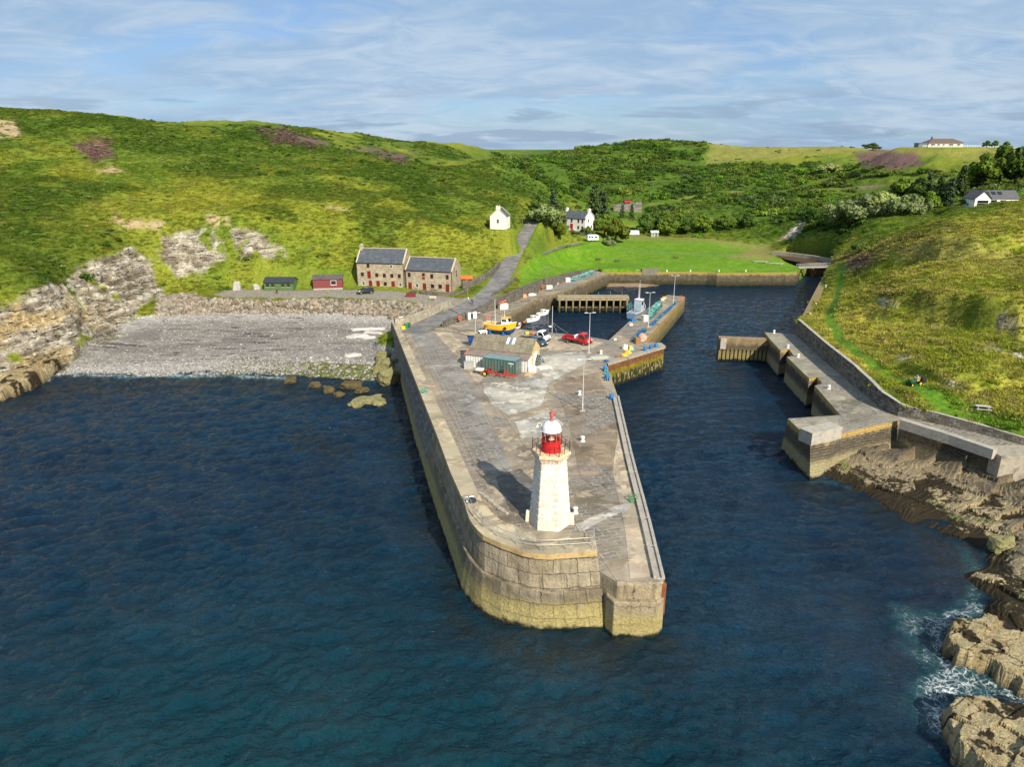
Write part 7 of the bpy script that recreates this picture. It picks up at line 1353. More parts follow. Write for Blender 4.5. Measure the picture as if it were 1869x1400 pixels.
# ================================================================== ROADS
def ribbon(name, line, hw, mat, lift, taper=None):
    r_ = resample(line, 90); hw_ = np.full(90, hw) if taper is None else np.interp(np.linspace(0, 1, 90), *taper); sm = [(p[0], p[1]) for p in r_]; rows_ = []
    t = np.gradient(r_[:, :2], axis=0); t /= np.linalg.norm(t, axis=1)[:, None]
    cols = 7; V_ = []
    for j in range(cols):
        f = (j / (cols - 1) * 2 - 1); x = r_[:, 0] - t[:, 1] * hw_ * f; y = r_[:, 1] + t[:, 0] * hw_ * f; z = r_[:, 2] + lift + .03 * (1 - f * f); V_.append(np.stack([x, y, z], 1))
    V_ = np.concatenate(V_); q = [(j * 90 + i, j * 90 + i + 1, (j + 1) * 90 + i + 1, (j + 1) * 90 + i) for j in range(cols - 1) for i in range(89)]
    return tag(np_mesh(name, V_, np.array(q), mat, True), kind='structure')
m_road, t = new_mat('worn_asphalt'); pos = t.n('ShaderNodeNewGeometry').outputs['Position']; n1 = t.noise(pos, .35, 5, .6, .5); n2 = t.noise(pos, 4, 4, .6)
c = t.mix(t.smooth(n1, .35, .65), (.13, .125, .125), (.23, .215, .20)); c = t.mix(t.math('MULTIPLY', t.smooth(n2, .5, .7), .3), c, (.30, .28, .25)); finish(t, c, .9, t.bump(n2, .3, .03), spec=.2)
ribbon('road', road_line, 2.6, m_road, .05, ([0, .08, .2, .45, 1], [5.0, 3.6, 3.0, 2.7, 2.2])); ribbon('farm_track', fork_line, 1.5, m_road, .12)

# ================================================================== FORESHORE ROCK ON THE RIGHT
m_shelf, t = new_mat('foreshore_rock'); a = t.n('ShaderNodeAttribute', _attribute_name='tint').outputs['Color']; pos = t.n('ShaderNodeNewGeometry').outputs['Position']
pb = t.n('ShaderNodeMapping', Vector=pos, Rotation=(R(20), R(25), R(35)), Scale=(.5, .5, 3.2)).outputs[0]; ns = t.noise(pb, 1.0, 8, .7, .5); nf = t.noise(pos, 4.5, 6, .7); nw = t.noise(pos, 1.6, 6, .7, .6)
c = t.mix(t.smooth(nf, .3, .7), t.mix(.45, a, (0, 0, 0)), t.mix(1, a, (1.25, 1.22, 1.15), 'MULTIPLY')); c = t.mix(t.math('SUBTRACT', 1.0, t.smooth(ns, .36, .43)), c, (.025, .02, .015)); wk = t.n('ShaderNodeAttribute', _attribute_name='weedy').outputs['Fac']
c = t.mix(t.smooth(t.math('ADD', nw, t.math('MULTIPLY', wk, .35)), .62, .70), c, (.028, .020, .009)); finish(t, c, .85, t.bump(t.math('ADD', t.math('MULTIPLY', ns, 1.5), nf), .7, .25), spec=.25)
ctl = np.array([Z(*a) for a in [(1480,882,-.5),(1530,880,0),(1560,893,0),(1610,925,0),(1650,945,0),(1700,950,0),(1740,980,0),(1790,1000,0),(1790,1040,0),(1770,1060,0),(1800,1110,0),(1640,770,3.8),(1690,790,3.6),(1720,800,3.4),(1760,815,3.6),(1800,830,3.0),(1600,795,2.6),(1560,830,1.6),(1620,850,1.2),(1700,860,1.2),(1640,900,.5),(1780,880,1.5),(1830,890,1.6),(1869,895,1.8),(1869,940,1.2),(1760,930,.8),(1830,980,.8),(1869,1010,1.3),(1840,1050,.6),(1869,1090,.8),(1820,1140,-.3),
      (1500,930,-2.5),(1600,985,-2.5),(1700,1040,-2.5),(1740,1110,-2.5),(1650,1100,-4),(1500,1000,-4),(1980,850,3),(1980,1000,2),(1980,1130,1.5),(1780,1200,-3),(1869,1190,-1.2)]])
def rbf2(ct, x, y, c2=4.0):
    n_ = len(ct); A_ = np.sqrt(((ct[:, None, :2] - ct[None, :, :2]) ** 2).sum(-1) + c2); W_ = np.linalg.solve(A_ + .02 * np.eye(n_), ct[:, 2] - ct[:, 2].mean()); return np.sqrt((x[:, None] - ct[None, :, 0]) ** 2 + (y[:, None] - ct[None, :, 1]) ** 2 + c2) @ W_ + ct[:, 2].mean()
gx, gy = np.meshgrid(np.arange(36, 100, .16), np.arange(50, 97, .16)); sh_ = gx.shape; gx, gy = gx.ravel(), gy.ravel(); gz = np.concatenate([rbf2(ctl, gx[i:i + 40000], gy[i:i + 40000]) for i in range(0, len(gx), 40000)])
# tilted beds: saw-tooth ledges running across the shelf, blocky joints
u_ = gx * math.cos(R(38)) + gy * math.sin(R(38)); v_ = -gx * math.sin(R(38)) + gy * math.cos(R(38)); wob = fbm(gx / 6, gy / 6, oct=3, seed=81) * 5; st1 = 1 - ((v_ + wob) / 3.3) % 1.0; st2 = 1 - ((v_ + wob * 1.3 + .12 * u_) / .7) % 1.0; blk = vnoise(np.floor((u_ + wob) / 2.1) * 7.3, np.floor((v_ + wob) / 3.3) * 3.1, seed=83); up = sstep(.6, 3.2, gz)
gz = gz + (st1 - .5) * (.40 + .95 * up) * (.45 + 1.1 * sstep(.35, .65, fbm(gx / 6, gy / 6, oct=2, seed=89))) + (st2 - .5) * .09 + (blk - .5) * (.55 + 1.0 * up) + (fbm(gx / .9, gy / .9, oct=4, seed=84) - .5) * .24
pal = lerp(np.broadcast_to(C(.40, .325, .19), (len(gx), 3)), C(.27, .22, .14), sstep(.4, .6, fbm(gx / 4, gy / 4, seed=85))); pal = lerp(pal, C(.10, .082, .066), sstep(1.7, 2.6, gz + fbm(gx / 3, gy / 3, seed=86)) * .85); pal = lerp(pal, C(.10, .13, .02), sstep(.62, .70, fbm(gx / 5, gy / 5, seed=87)) * .7 * (1 - up)); pal = lerp(pal, C(.02, .017, .01), 1 - sstep(-.2, .35, gz))
wdk = 1 - sstep(.3, 1.3, gz + (fbm(gx / 4, gy / 4, seed=88) - .5) * 1.6); ix_ = np.arange(len(gx)).reshape(sh_); q = np.stack([ix_[:-1, :-1], ix_[:-1, 1:], ix_[1:, 1:], ix_[1:, :-1]], -1).reshape(-1, 4); rpoly = [p[:2] for p in rp]; behind = inpoly(gx, gy, [(rp[17][0], rp[17][1] + 1.2), (rp[14][0] + .5, rp[14][1] + .8), (rp[12][0] + 1.5, rp[12][1] + 3), (rp[12][0] + 10, 130), (140, 130), (140, rp[19][1] + 2)]); gz[behind] = -4; gz[(proj(gx, gy, gz)[0] < 1486) & (gy > 80)] = -4; q = q[gz[q].max(1) > -1.4]; us = np.unique(q); rm = np.full(len(gx), -1); rm[us] = np.arange(len(us))
sh = np_mesh('rocky_foreshore', np.stack([gx, gy, gz], 1)[us], rm[q], m_shelf, False, pal[us], {'weedy': wdk[us]}); tag(sh, kind='structure')
def slab(pxs, zt, zb, label, seed, dip, group='flat sea rocks in the surf', step=.11):
    """a great flat-topped rock, cracked into blocks"""
    poly = [P(*a, zt) for a in pxs]; xs = [p[0] for p in poly]; ys = [p[1] for p in poly]; x0, x1, y0, y1 = min(xs) - 2, max(xs) + 2, min(ys) - 2, max(ys) + 2; X_, Y_ = np.meshgrid(np.arange(x0, x1, step), np.arange(y0, y1, step)); s_ = X_.shape; X_, Y_ = X_.ravel(), Y_.ravel()
    ins = inpoly(X_, Y_, poly); d, _ = polydist(X_, Y_, poly, True); d = np.where(ins, d, -d) + (fbm(X_ / 1.3, Y_ / 1.3, seed=seed) - .5) * 1.1; cell = vnoise(np.floor((X_ * .8 + Y_ * .6 + wobble(X_, Y_, seed)) / 2.2) * 5.1, np.floor((-X_ * .6 + Y_ * .8 + wobble(Y_, X_, seed)) / 1.7) * 3.7, seed=seed + 3)
    cu = np.minimum(np.abs(((X_ * .8 + Y_ * .6 + wobble(X_, Y_, seed)) / 2.2) % 1 - .5), np.abs(((-X_ * .6 + Y_ * .8 + wobble(Y_, X_, seed)) / 1.7) % 1 - .5)); crack = sstep(.47, .5, .5 - np.minimum(cu, .5) * 0 - (0.5 - np.maximum(np.abs(((X_ * .8 + Y_ * .6 + wobble(X_, Y_, seed)) / 2.2) % 1 - .5), np.abs(((-X_ * .6 + Y_ * .8 + wobble(Y_, X_, seed)) / 1.7) % 1 - .5))))
    h = zb + (zt - zb) * sstep(-.15, .50, d); h = h + np.where(d > 0, (cell - .5) * .75 - crack * .34 + (X_ - x0) * dip[0] + (Y_ - y0) * dip[1], 0) + (fbm(X_ / .7, Y_ / .7, oct=4, seed=seed + 5) - .5) * .24
    pl_ = lerp(np.broadcast_to(C(.40, .33, .19), (len(X_), 3)), C(.30, .23, .12), sstep(.4, .6, fbm(X_ / 2, Y_ / 2, seed=seed + 7))); pl_ = lerp(pl_, C(.035, .026, .012), crack * .8); pl_ = lerp(pl_, C(.02, .017, .01), 1 - sstep(-.1, .5, h)); wd_ = sstep(.55, .68, fbm(X_ / 1.5, Y_ / 1.5, seed=seed + 8)) * .8
    I_ = np.arange(len(X_)).reshape(s_); q_ = np.stack([I_[:-1, :-1], I_[:-1, 1:], I_[1:, 1:], I_[1:, :-1]], -1).reshape(-1, 4); q_ = q_[h[q_].max(1) > zb + .12]; u2 = np.unique(q_); r2 = np.full(len(X_), -1); r2[u2] = np.arange(len(u2)); tag(np_mesh('rock_slab', np.stack([X_, Y_, h], 1)[u2], r2[q_], m_shelf, False, pl_[u2], {'weedy': wd_[u2]}), label, 'rock', group)
def wobble(x, y, s): return (fbm(x / 2.5, y / 2.5, oct=2, seed=s + 20) - .5) * 1.6
slab([(1716,1150),(1750,1122),(1800,1118),(1880,1140),(1960,1150),(1960,1260),(1869,1240),(1800,1205),(1748,1192)], 1.7, -1.5, 'flat pale rock with cracked blocks in the surf, upper of the two at the right edge', 101, (-.02, .01))
slab([(1716,1275),(1760,1262),(1869,1268),(1960,1275),(1960,1440),(1869,1440),(1790,1400),(1740,1350)], 1.8, -1.5, 'flat pale rock with dark weed in the bottom right corner', 121, (-.01, .0))
m_weedrock = M('weed_covered_rock', (.10, .075, .03), .8, .5, 2.5, .6, dirt=(.03, .025, .01), dirt_amt=.9); m_beachrock = M('beach_slab_rock', (.50, .47, .43), .9, .2, 1.5, .4); m_yelrock = M('lichen_rock', (.22, .20, .09), .9, .4, 1.5, .6, dirt=(.06, .07, .02), dirt_amt=.8); m_grey = M('grey_boulder', (.40, .38, .35), .9, .25, 1.5, .5)
for i, (px_, py_, w_, d_, rz_, lb) in enumerate(((662, 601, 3.6, 1.3, .1, 'long pale slab at the top of the slab cluster on the beach'), (680, 607, 3.2, 1.2, -.3, 'pale slab on the right of the beach slab cluster'), (655, 611, 3.0, 1.4, .2, 'pale slab on the left of the beach slab cluster'), (689, 601, 2.2, .9, .1, 'small pale slab nearest the pier wall'), (673, 614, 2.0, 1.0, .4, 'short pale slab at the bottom of the beach slab cluster'), (640, 613, 1.4, .9, .1, 'smallest pale slab at the left of the cluster'), (643, 640, 2.0, 1.2, .2, 'lone grey boulder lower on the beach'))):
    c = P(px_, py_, 2.0); make_rock('beach_slab', (c[0], c[1], ground(c[0], c[1]) + .1), (w_, d_, .45), m_beachrock, lb, 200 + i, 'rock', rz=rz_)
for i, (px_, py_, s_, lb) in enumerate(((672, 731, 1.9, 'largest yellow weedy rock off the pier side'), (655, 737, 1.3, 'left weedy rock in the group off the pier side'), (690, 734, 1.3, 'right weedy rock in the group off the pier side'), (640, 704, 1.6, 'dark weedy rock nearest the beach edge'), (660, 714, 1.0, 'small dark rock between the beach and the yellow rocks'), (600, 712, 1.1, 'low weedy rock left of the others'), (576, 704, .9, 'far left weedy rock just off the beach'), (620, 722, .9, 'lone dark rock in the water left of the yellow group'), (530, 695, 1.2, 'dark rock awash at the middle of the beach edge'))):
    make_rock('weedy_rock', P(px_, py_, .08), (s_ * 1.6, s_ * 1.2, .9), m_yelrock if i < 3 else m_weedrock, lb, 230 + i, 'rock', rz=i)
c = P(1826, 997, .8); make_rock('boulder', (c[0], c[1], 1.1), (1.6, 1.4, 1.2), m_shelfrock if False else m_yelrock, 'single squared pale boulder on the dark weed near the right edge', 260, 'rock'); c = P(433, 526, 6.2); make_rock('standing_boulder', (c[0], c[1], ground(c[0], c[1]) + .5), (1.3, 1.0, 2.2), m_grey, 'pale upright boulder left of the green shed', 261, 'rock'); c = P(469, 526, 6); make_rock('boulder', (c[0], c[1], ground(c[0], c[1]) + .3), (1.2, 1.0, 1.3), m_grey, 'grey boulder beside the green shed', 262, 'rock')
# leaning dark ledge at the foot of the left cliff
slab([(-90,690),(0,678),(60,664),(108,650),(114,660),(72,688),(30,706),(0,716),(-90,745)], 1.7, -1.2, 'long tan rock ledge at the waterline below the left cliff', 141, (.0, .04), 'rocks along the left shore', step=.2)
# big blocks beside the pier end of the beach
for i, (px_, py_, s_, lb) in enumerate(((706, 672, 2.4, 'mossy block leaning on the pier wall'), (712, 690, 2.2, 'lower mossy block at the pier wall'), (700, 655, 1.9, 'upper grey block at the pier wall'))): make_rock('rubble_block', P(px_, py_, .8), (s_ * 1.3, s_, s_), m_yelrock, lb, 270 + i, 'rock', rz=i * .8)

# ================================================================== SCATTERED GROUND COVER (nobody could count it)
def leaf_mat(name, col=None, trans=.25):
    m, t = new_mat(name); oi = t.n('ShaderNodeObjectInfo'); pos = t.n('ShaderNodeNewGeometry').outputs['Position']
    base = t.n('ShaderNodeAttribute', _attribute_name='tint', _attribute_type='INSTANCER').outputs['Color'] if col is None else None
    nz = t.noise(pos, 2.5, 3, .6); f = t.math('ADD', t.math('MULTIPLY', nz, .9), t.math('MULTIPLY', oi.outputs['Random'], .25))
    src = base if base is not None else col
    c = t.mix(t.smooth(f, .3, .85), t.mix(.5, src, (.0, .0, .0)), t.mix(1.0, src, (1.35, 1.3, 1.1), 'MULTIPLY'))
    b = t.n('ShaderNodeBsdfPrincipled', Base__Color=c, Roughness=.75, Specular__IOR__Level=.15) if False else None
    d = t.n('ShaderNodeBsdfPrincipled'); t.nt.links.new(c, d.inputs['Base Color']); d.inputs['Roughness'].default_value = .7; d.inputs['Specular IOR Level'].default_value = .12
    tr_ = t.n('ShaderNodeBsdfTranslucent', Color=c); mx = t.n('ShaderNodeMixShader', Fac=trans); t.nt.links.new(d.outputs[0], mx.inputs[1]); t.nt.links.new(tr_.outputs[0], mx.inputs[2]); t.n('ShaderNodeOutputMaterial', Surface=mx.outputs[0]); return m
m_leaf = leaf_mat('scrub_leaves'); m_blade = leaf_mat('grass_blades', trans=.15)
def quads_mesh(name, cen, nrm, size, mat, rg, ratio=1.5, extra=None):
    n = len(cen); up = rg.normal(size=(n, 3)); a = np.cross(nrm, up); a /= np.linalg.norm(a, axis=1)[:, None] + 1e-9; b = np.cross(nrm, a); s = size[:, None]; v = np.stack([cen - a * s * .5, cen + b * s * ratio * .5 * .9, cen + a * s * .5, cen - b * s * ratio * .5], 1).reshape(-1, 3); f = np.arange(4 * n).reshape(n, 4)
    me = bpy.data.meshes.new(name); me.vertices.add(4 * n); me.vertices.foreach_set('co', v.astype(np.float32).ravel()); me.loops.add(4 * n); me.loops.foreach_set('vertex_index', f.astype(np.int32).ravel()); me.polygons.add(n); me.polygons.foreach_set('loop_start', np.arange(0, 4 * n, 4, dtype=np.int32)); me.update(calc_edges=True); me.materials.append(mat); return me
def bush_mesh(name, seed, n=190, lobes=6, flat=.75, mat=None, leaf=.20):
    rg = np.random.default_rng(seed); L_ = rg.uniform(-.62, .62, (lobes, 3)); L_[:, 2] = rg.uniform(.1, .5, lobes) * flat; rad = rg.uniform(.32, .58, lobes); k = rg.integers(0, lobes, n); d = rg.normal(size=(n, 3)); d /= np.linalg.norm(d, axis=1)[:, None]; d[:, 2] = np.abs(d[:, 2]) * .9 + d[:, 2] * .1; cen = L_[k] + d * (rad[k] * rg.uniform(.72, 1.05, n))[:, None] * np.array([1, 1, flat]); nr = d + rg.normal(scale=.45, size=(n, 3)); nr /= np.linalg.norm(nr, axis=1)[:, None]; return quads_mesh(name, cen, nr, rg.uniform(.6, 1.3, n) * leaf, mat or m_leaf, rg)
bushes = [bush_mesh('scrub_clump_%d' % i, i + 1) for i in range(5)]
def tuft_mesh(name, seed, n=46, h=.42, spread=.55):
    rg = np.random.default_rng(seed); x = rg.normal(scale=spread * .5, size=(n, 2)); a = rg.uniform(0, 6.28, n); hh = h * rg.uniform(.5, 1.2, n); w_ = rg.uniform(.03, .07, n); lean = rg.normal(scale=.16, size=(n, 2)); dx = np.cos(a) * w_; dy = np.sin(a) * w_; z0 = np.zeros(n) - .03; v = np.stack([np.stack([x[:, 0] - dx, x[:, 1] - dy, z0], 1), np.stack([x[:, 0] + dx, x[:, 1] + dy, z0], 1), np.stack([x[:, 0] + lean[:, 0], x[:, 1] + lean[:, 1], hh], 1)], 1).reshape(-1, 3)
    me = bpy.data.meshes.new(name); me.from_pydata(v.tolist(), [], np.arange(3 * n).reshape(n, 3).tolist()); me.materials.append(m_blade); return me
tufts = [tuft_mesh('grass_tuft_%d' % i, 50 + i) for i in range(4)]
# candidate places: the terrain's own grid points, drawn by ground area
GA = (RR * np.gradient(rr_)[:, None] * (az[1] - az[0])).ravel(); vis = (np.abs(AZ.ravel()) < R(42)) & (Zt > 3.0) & ~dig
veg = vis & (rock < .35) & (bare < .4) & (gravel < .4) & (beach < .2) & (riprap < .3)
for line, hw in ((road_line, 4.2), (fork_line, 2.4)): veg &= polydist(X, Y, line)[0] > hw
for cx, cy, rad, _ in pads: veg &= np.hypot(X - cx, Y - cy) > rad * .9
hp = [h1.location, h2.location, s1.location, s2.location, hut.location]
for p in hp: veg &= ~((np.abs(X - p.x) < 8.5) & (Y > p.y - 4) & (Y < p.y + 9))
lawnm = lawn > .3
def draw(weight, n):
    p = weight * GA; p = p / p.sum(); i = RNG.choice(len(X), n, p=p); j = RNG.uniform(-.5, .5, (n, 2)) * np.sqrt(GA[i])[:, None]; return i, np.stack([X[i] + j[:, 0], Y[i] + j[:, 1], Zt[i]], 1)
dk = sstep(.16, .085, col[:, 1] / (1e-3 + 1)) ; lum = col.mean(1)
# scrub and bracken
lowpatch = sstep(.46, .62, fbm(X / 22, Y / 22, oct=4, seed=91) * .6 + mid * .4)
cz_ = region([(905,283),(1150,250),(1285,258),(1275,300),(1420,325),(1560,385),(1500,400),(1440,425),(1180,425),(1120,400),(1060,370)], 4, 10) + region([(1285,300),(1560,300),(1869,330),(1869,365),(1760,380),(1700,390),(1600,410),(1540,440),(1430,400)], 4, 10) * .7 + region([(700,290),(900,300),(1060,350),(1050,385),(960,370),(850,350),(740,330)], 3, 8) * .3
openp = sstep(.50, .58, fbm(X / 26, Y / 26, oct=3, seed=95)); cz_ = np.clip(cz_, 0, 1) * (Y > 250) * (1 - .75 * openp) * (1 - vrg) * ~inpoly(PXv, PYv, [(1108,358),(1182,356),(1182,400),(1108,400)]) * ~inpoly(PXv, PYv, [(1560,325),(1700,318),(1700,352),(1560,356)])
leftz = region([(-400,330),(60,330),(180,400),(260,450),(180,480),(100,520),(-400,560)], 3, 10) * .5 + region([(480,440),(660,480),(660,520),(300,540),(290,500)], 2, 6) * .9 + region([(300,225),(640,245),(830,290),(860,330),(760,360),(560,330),(400,305),(200,240)], 3, 10) * .7
wt = veg * ~lawnm * (cz_ * (1.0) + leftz * .35 + lowpatch * .03) * (Y < 720) * (1 - .85 * rightdry)
i, pts = draw(wt, 12500); big_ = np.where(cz_[i] > .4, RNG.uniform(1.3, 3.6, len(i)), RNG.uniform(.6, 1.7, len(i))); big_ *= np.where(RNG.random(len(i)) < .08, 1.5, 1); sc = np.stack([big_, big_, big_ * RNG.uniform(.6, 1.0, len(i))], 1)
fam = fbm(pts[:, 0] / 24, pts[:, 1] / 24, oct=3, seed=96) + RNG.normal(scale=.05, size=len(i)); tn = np.where((fam < .45)[:, None], np.array([.058, .118, .018]), np.where((fam < .53)[:, None], np.array([.085, .185, .016]), np.array([.125, .185, .028]))) * RNG.uniform(.6, 1.5, (len(i), 1)); wsel = RNG.random(len(i)); tn = np.where(wsel[:, None] < .16, np.array([.10, .15, .022]) * RNG.uniform(.7, 1.2, (len(i), 1)), tn); tn = np.where((wsel[:, None] > .90), np.array([.14, .20, .07]) * RNG.uniform(.8, 1.2, (len(i), 1)), tn); tn = np.where((wsel[:, None] > .965) & (pts[:, 1:2] > 300), np.array([.03, .06, .022]), tn)
pts[:, 2] -= .12 * big_; tag(scatter('hillside_scrub', pts, sc, RNG.uniform(0, 6.28, len(i)), tn, bushes), kind='stuff')
# bracken fronds low over the dark patches
wt = veg * ~lawnm * np.maximum(sstep(.075, .05, lum), brk) * (Y < 420); i, pts = draw(wt, 24000); s_ = RNG.uniform(.35, .8, len(i)); sc = np.stack([s_ * 1.3, s_ * 1.3, s_ * .7], 1); pts[:, 2] -= .1; tn = col[i] * RNG.uniform(.8, 1.6, (len(i), 1)) + np.array([.004, .012, 0]); tag(scatter('bracken', pts, sc, RNG.uniform(0, 6.28, len(i)), np.clip(tn, 0, .3), bushes), kind='stuff')
# long grass
wt = veg * ~lawnm * (Y < 330) * np.clip(1.4 - Y / 330, .25, 1) * (1 - sstep(.8, 1.8, ml) * 0) * (ml > 1.3); i, pts = draw(wt, 70000); s_ = RNG.uniform(.6, 1.5, len(i)) * np.where(rightdry[i] > .4, 1.0, .9); sc = np.stack([s_ * 1.3, s_ * 1.3, s_ * RNG.uniform(.4, .85, len(i))], 1); tn = col[i] * RNG.uniform(.85, 1.45, (len(i), 1)); seedy = RNG.random(len(i)) < np.where(rightdry[i] > .3, .14, .04); tn[seedy] = np.array([.34, .28, .11]) * RNG.uniform(.7, 1.1, (seedy.sum(), 1)); tag(scatter('long_grass', pts, sc, RNG.uniform(0, 6.28, len(i)), tn, tufts), kind='stuff')
# riprap and cobbles
def stone_mesh(name, seed):
    bm = bmesh.new(); bmesh.ops.create_icosphere(bm, subdivisions=2, radius=.5); rr_s = random.Random(seed); 
    pl = [Vector((rr_s.gauss(0, 1), rr_s.gauss(0, 1), rr_s.gauss(0, 1))).normalized() for _ in range(7)]; ds = [rr_s.uniform(.24, .40) for _ in pl]
    for v in bm.verts:
        for n_, d_ in zip(pl, ds):
            e = v.co.dot(n_) - d_
            if e > 0: v.co -= n_ * e
    me = bpy.data.meshes.new(name); bm.to_mesh(me); bm.free(); me.materials.append(m_stone); return me
m_stone, t = new_mat('loose_stone'); tc_ = t.n('ShaderNodeAttribute', _attribute_name='tint', _attribute_type='INSTANCER').outputs['Color']; pos = t.n('ShaderNodeNewGeometry').outputs['Position']; nn = t.noise(pos, 3, 4, .6); finish(t, t.mix(t.smooth(nn, .3, .7), t.mix(.4, tc_, (0, 0, 0)), tc_), .9, t.bump(nn, .4, .1), spec=.15)
stones = [stone_mesh('stone_%d' % i, i) for i in range(6)]
i, pts = draw((riprap > .4) * 1.0, 2300); s_ = RNG.uniform(.6, 1.7, len(i)); sc = s_[:, None] * RNG.uniform(.7, 1.2, (len(i), 3)); tn = np.array([.33, .285, .22])[None] * RNG.uniform(.45, 1.25, (len(i), 1)); rd = RNG.random(len(i)) < .06; tn[rd] = np.array([.36, .24, .16]); tag(scatter('riprap', pts, sc, RNG.uniform(0, 6.28, len(i)), tn, stones, tilt=RNG.normal(scale=.5, size=(len(i), 2))), kind='stuff')
wt = (beach > .5) * (1 - rock) * (Zt > -.2) * (sstep(.75, .15, Zt) * 1.3 + sstep(2.0, 2.6, Zt) * .35 + .03) * (PXv > 60); i, pts = draw(wt, 9000); s_ = RNG.uniform(.15, .5, len(i)) * np.where((PXv[i] > 560) & (Zt[i] < .8), 1.8, 1.0); sc = s_[:, None] * RNG.uniform(.7, 1.3, (len(i), 3)); sc[:, 2] *= .7; tn = np.array([.42, .40, .38])[None] * RNG.uniform(.5, 1.25, (len(i), 1)); ms_ = (Zt[i] < .55) & (RNG.random(len(i)) < sstep(300, 640, PXv[i]) * .75); tn[ms_] = np.array([.12, .13, .045]) * RNG.uniform(.6, 1.6, (ms_.sum(), 1)); tag(scatter('beach_cobbles', pts, sc, RNG.uniform(0, 6.28, len(i)), tn, stones), kind='stuff')

# ================================================================== TREES
m_bark = M('bark', (.09, .07, .05), .95, .3, 5, .5)
def tree_kind(name, seed, kind, leafc, n=2600, leaf=.075):
    """unit-height tree: crown of leaf-sized faces round forked limbs; returns (trunk mesh, crown mesh)"""
    rg = np.random.default_rng(seed); rr_t = random.Random(seed); k = MB(); m_ = leaf_mat('leaves_' + name, leafc)
    if kind == 'conifer':
        k.path([(0, 0, -.03), (.01, 0, .5), (0, 0, .97)], [.028, .018, .004], 7); cen = []; nr = []
        for w_ in range(15):
            z = .12 + .83 * w_ / 14; rad = (.27 * (1 - z) ** .85 + .03) * rg.uniform(.8, 1.15); nb = int(5 + 5 * (1 - z))
            for b in range(nb):
                a = rg.uniform(0, 6.28); L_ = rad * rg.uniform(.75, 1.15); k.path([(0, 0, z), (L_ * math.cos(a), L_ * math.sin(a), z - L_ * .25)], [.006, .002], 4, cap=False); m = int(n / 15 / nb); f = rg.uniform(.15, 1.05, m) ** .7; cen.append(np.stack([L_ * f * math.cos(a) + rg.normal(scale=.028, size=m), L_ * f * math.sin(a) + rg.normal(scale=.028, size=m), z - L_ * f * .25 + rg.normal(scale=.016, size=m)], 1)); v = rg.normal(size=(m, 3)); v[:, 2] = np.abs(v[:, 2]) + .7; nr.append(v)
        cen = np.concatenate(cen); nr = np.concatenate(nr)
    else:
        low = kind == 'willow'; k.path([(0, 0, -.04), (.02, .01, .16), (.0, .0, .34)], [.045, .034, .026], 8); L_ = []
        nl = 13 if not low else 16
        for b in range(nl):
            a = 6.28 * b / nl + rr_t.uniform(-.4, .4); rr2_ = rr_t.uniform(.12, .40 if not low else .62); z = rr_t.uniform(.34, .84) * (1 - .35 * rr2_ / .62) if not low else rr_t.uniform(.22, .72) * (1 - .3 * rr2_); p = (rr2_ * math.cos(a), rr2_ * math.sin(a), z); k.path([(0, 0, .2 + .1 * rr_t.random()), (p[0] * .5, p[1] * .5, (z + .25) * .5), p], [.02, .012, .004], 5, cap=False); L_.append((p, rr_t.uniform(.12, .21)))
        L_.append(((0, 0, .84 if not low else .68), .17)); cen = []; nr = []; per = n // len(L_)
        for p, r_ in L_:
            d = rg.normal(size=(per, 3)); d /= np.linalg.norm(d, axis=1)[:, None]; q = np.array(p) + d * (r_ * rg.uniform(.45, 1.08, per) ** .6)[:, None] * np.array([1.1, 1.1, .85]); cen.append(q); nr.append(d + rg.normal(scale=.5, size=(per, 3)))
        cen = np.concatenate(cen); nr = np.concatenate(nr)
    nr = nr / (np.linalg.norm(nr, axis=1)[:, None] + 1e-9); crown = quads_mesh('crown', cen, nr, rg.uniform(.6, 1.3, len(cen)) * leaf * (.62 if kind == 'conifer' else 1), m_, rg, 1.7); tr = k.build('trunk', m_bark); tm = tr.data; bpy.data.objects.remove(tr); return tm, crown
KINDS = {'pale_a': tree_kind('pale_willow', 1, 'willow', (.30, .36, .13)), 'pale_b': tree_kind('grey_willow', 2, 'willow', (.26, .33, .14)), 'broad_a': tree_kind('broadleaf', 3, 'broad', (.13, .205, .028)), 'broad_b': tree_kind('broadleaf_light', 4, 'broad', (.18, .23, .03)), 'dark': tree_kind('dark_broadleaf', 5, 'broad', (.10, .175, .034)), 'con_a': tree_kind('conifer', 6, 'conifer', (.105, .165, .055)), 'con_b': tree_kind('conifer_blue', 7, 'conifer', (.12, .185, .09)), 'bush': tree_kind('round_bush', 8, 'willow', (.11, .16, .04))}
def tree(kind, px, py, dist, h, wd, label, name='tree', group='trees around the white house', cat='tree'):
    c = PD(px, py, dist); gz = ground(c[0], c[1]); r = empty(name, (c[0], c[1], gz - .1), random.uniform(0, 6.28), label, cat, group); tm, cm = KINDS[kind]
    for nm, me in (('trunk', tm), ('crown', cm)):
        o = bpy.data.objects.new(nm, me); COL.objects.link(o); o.parent = r; o.scale = (h * wd, h * wd, h)
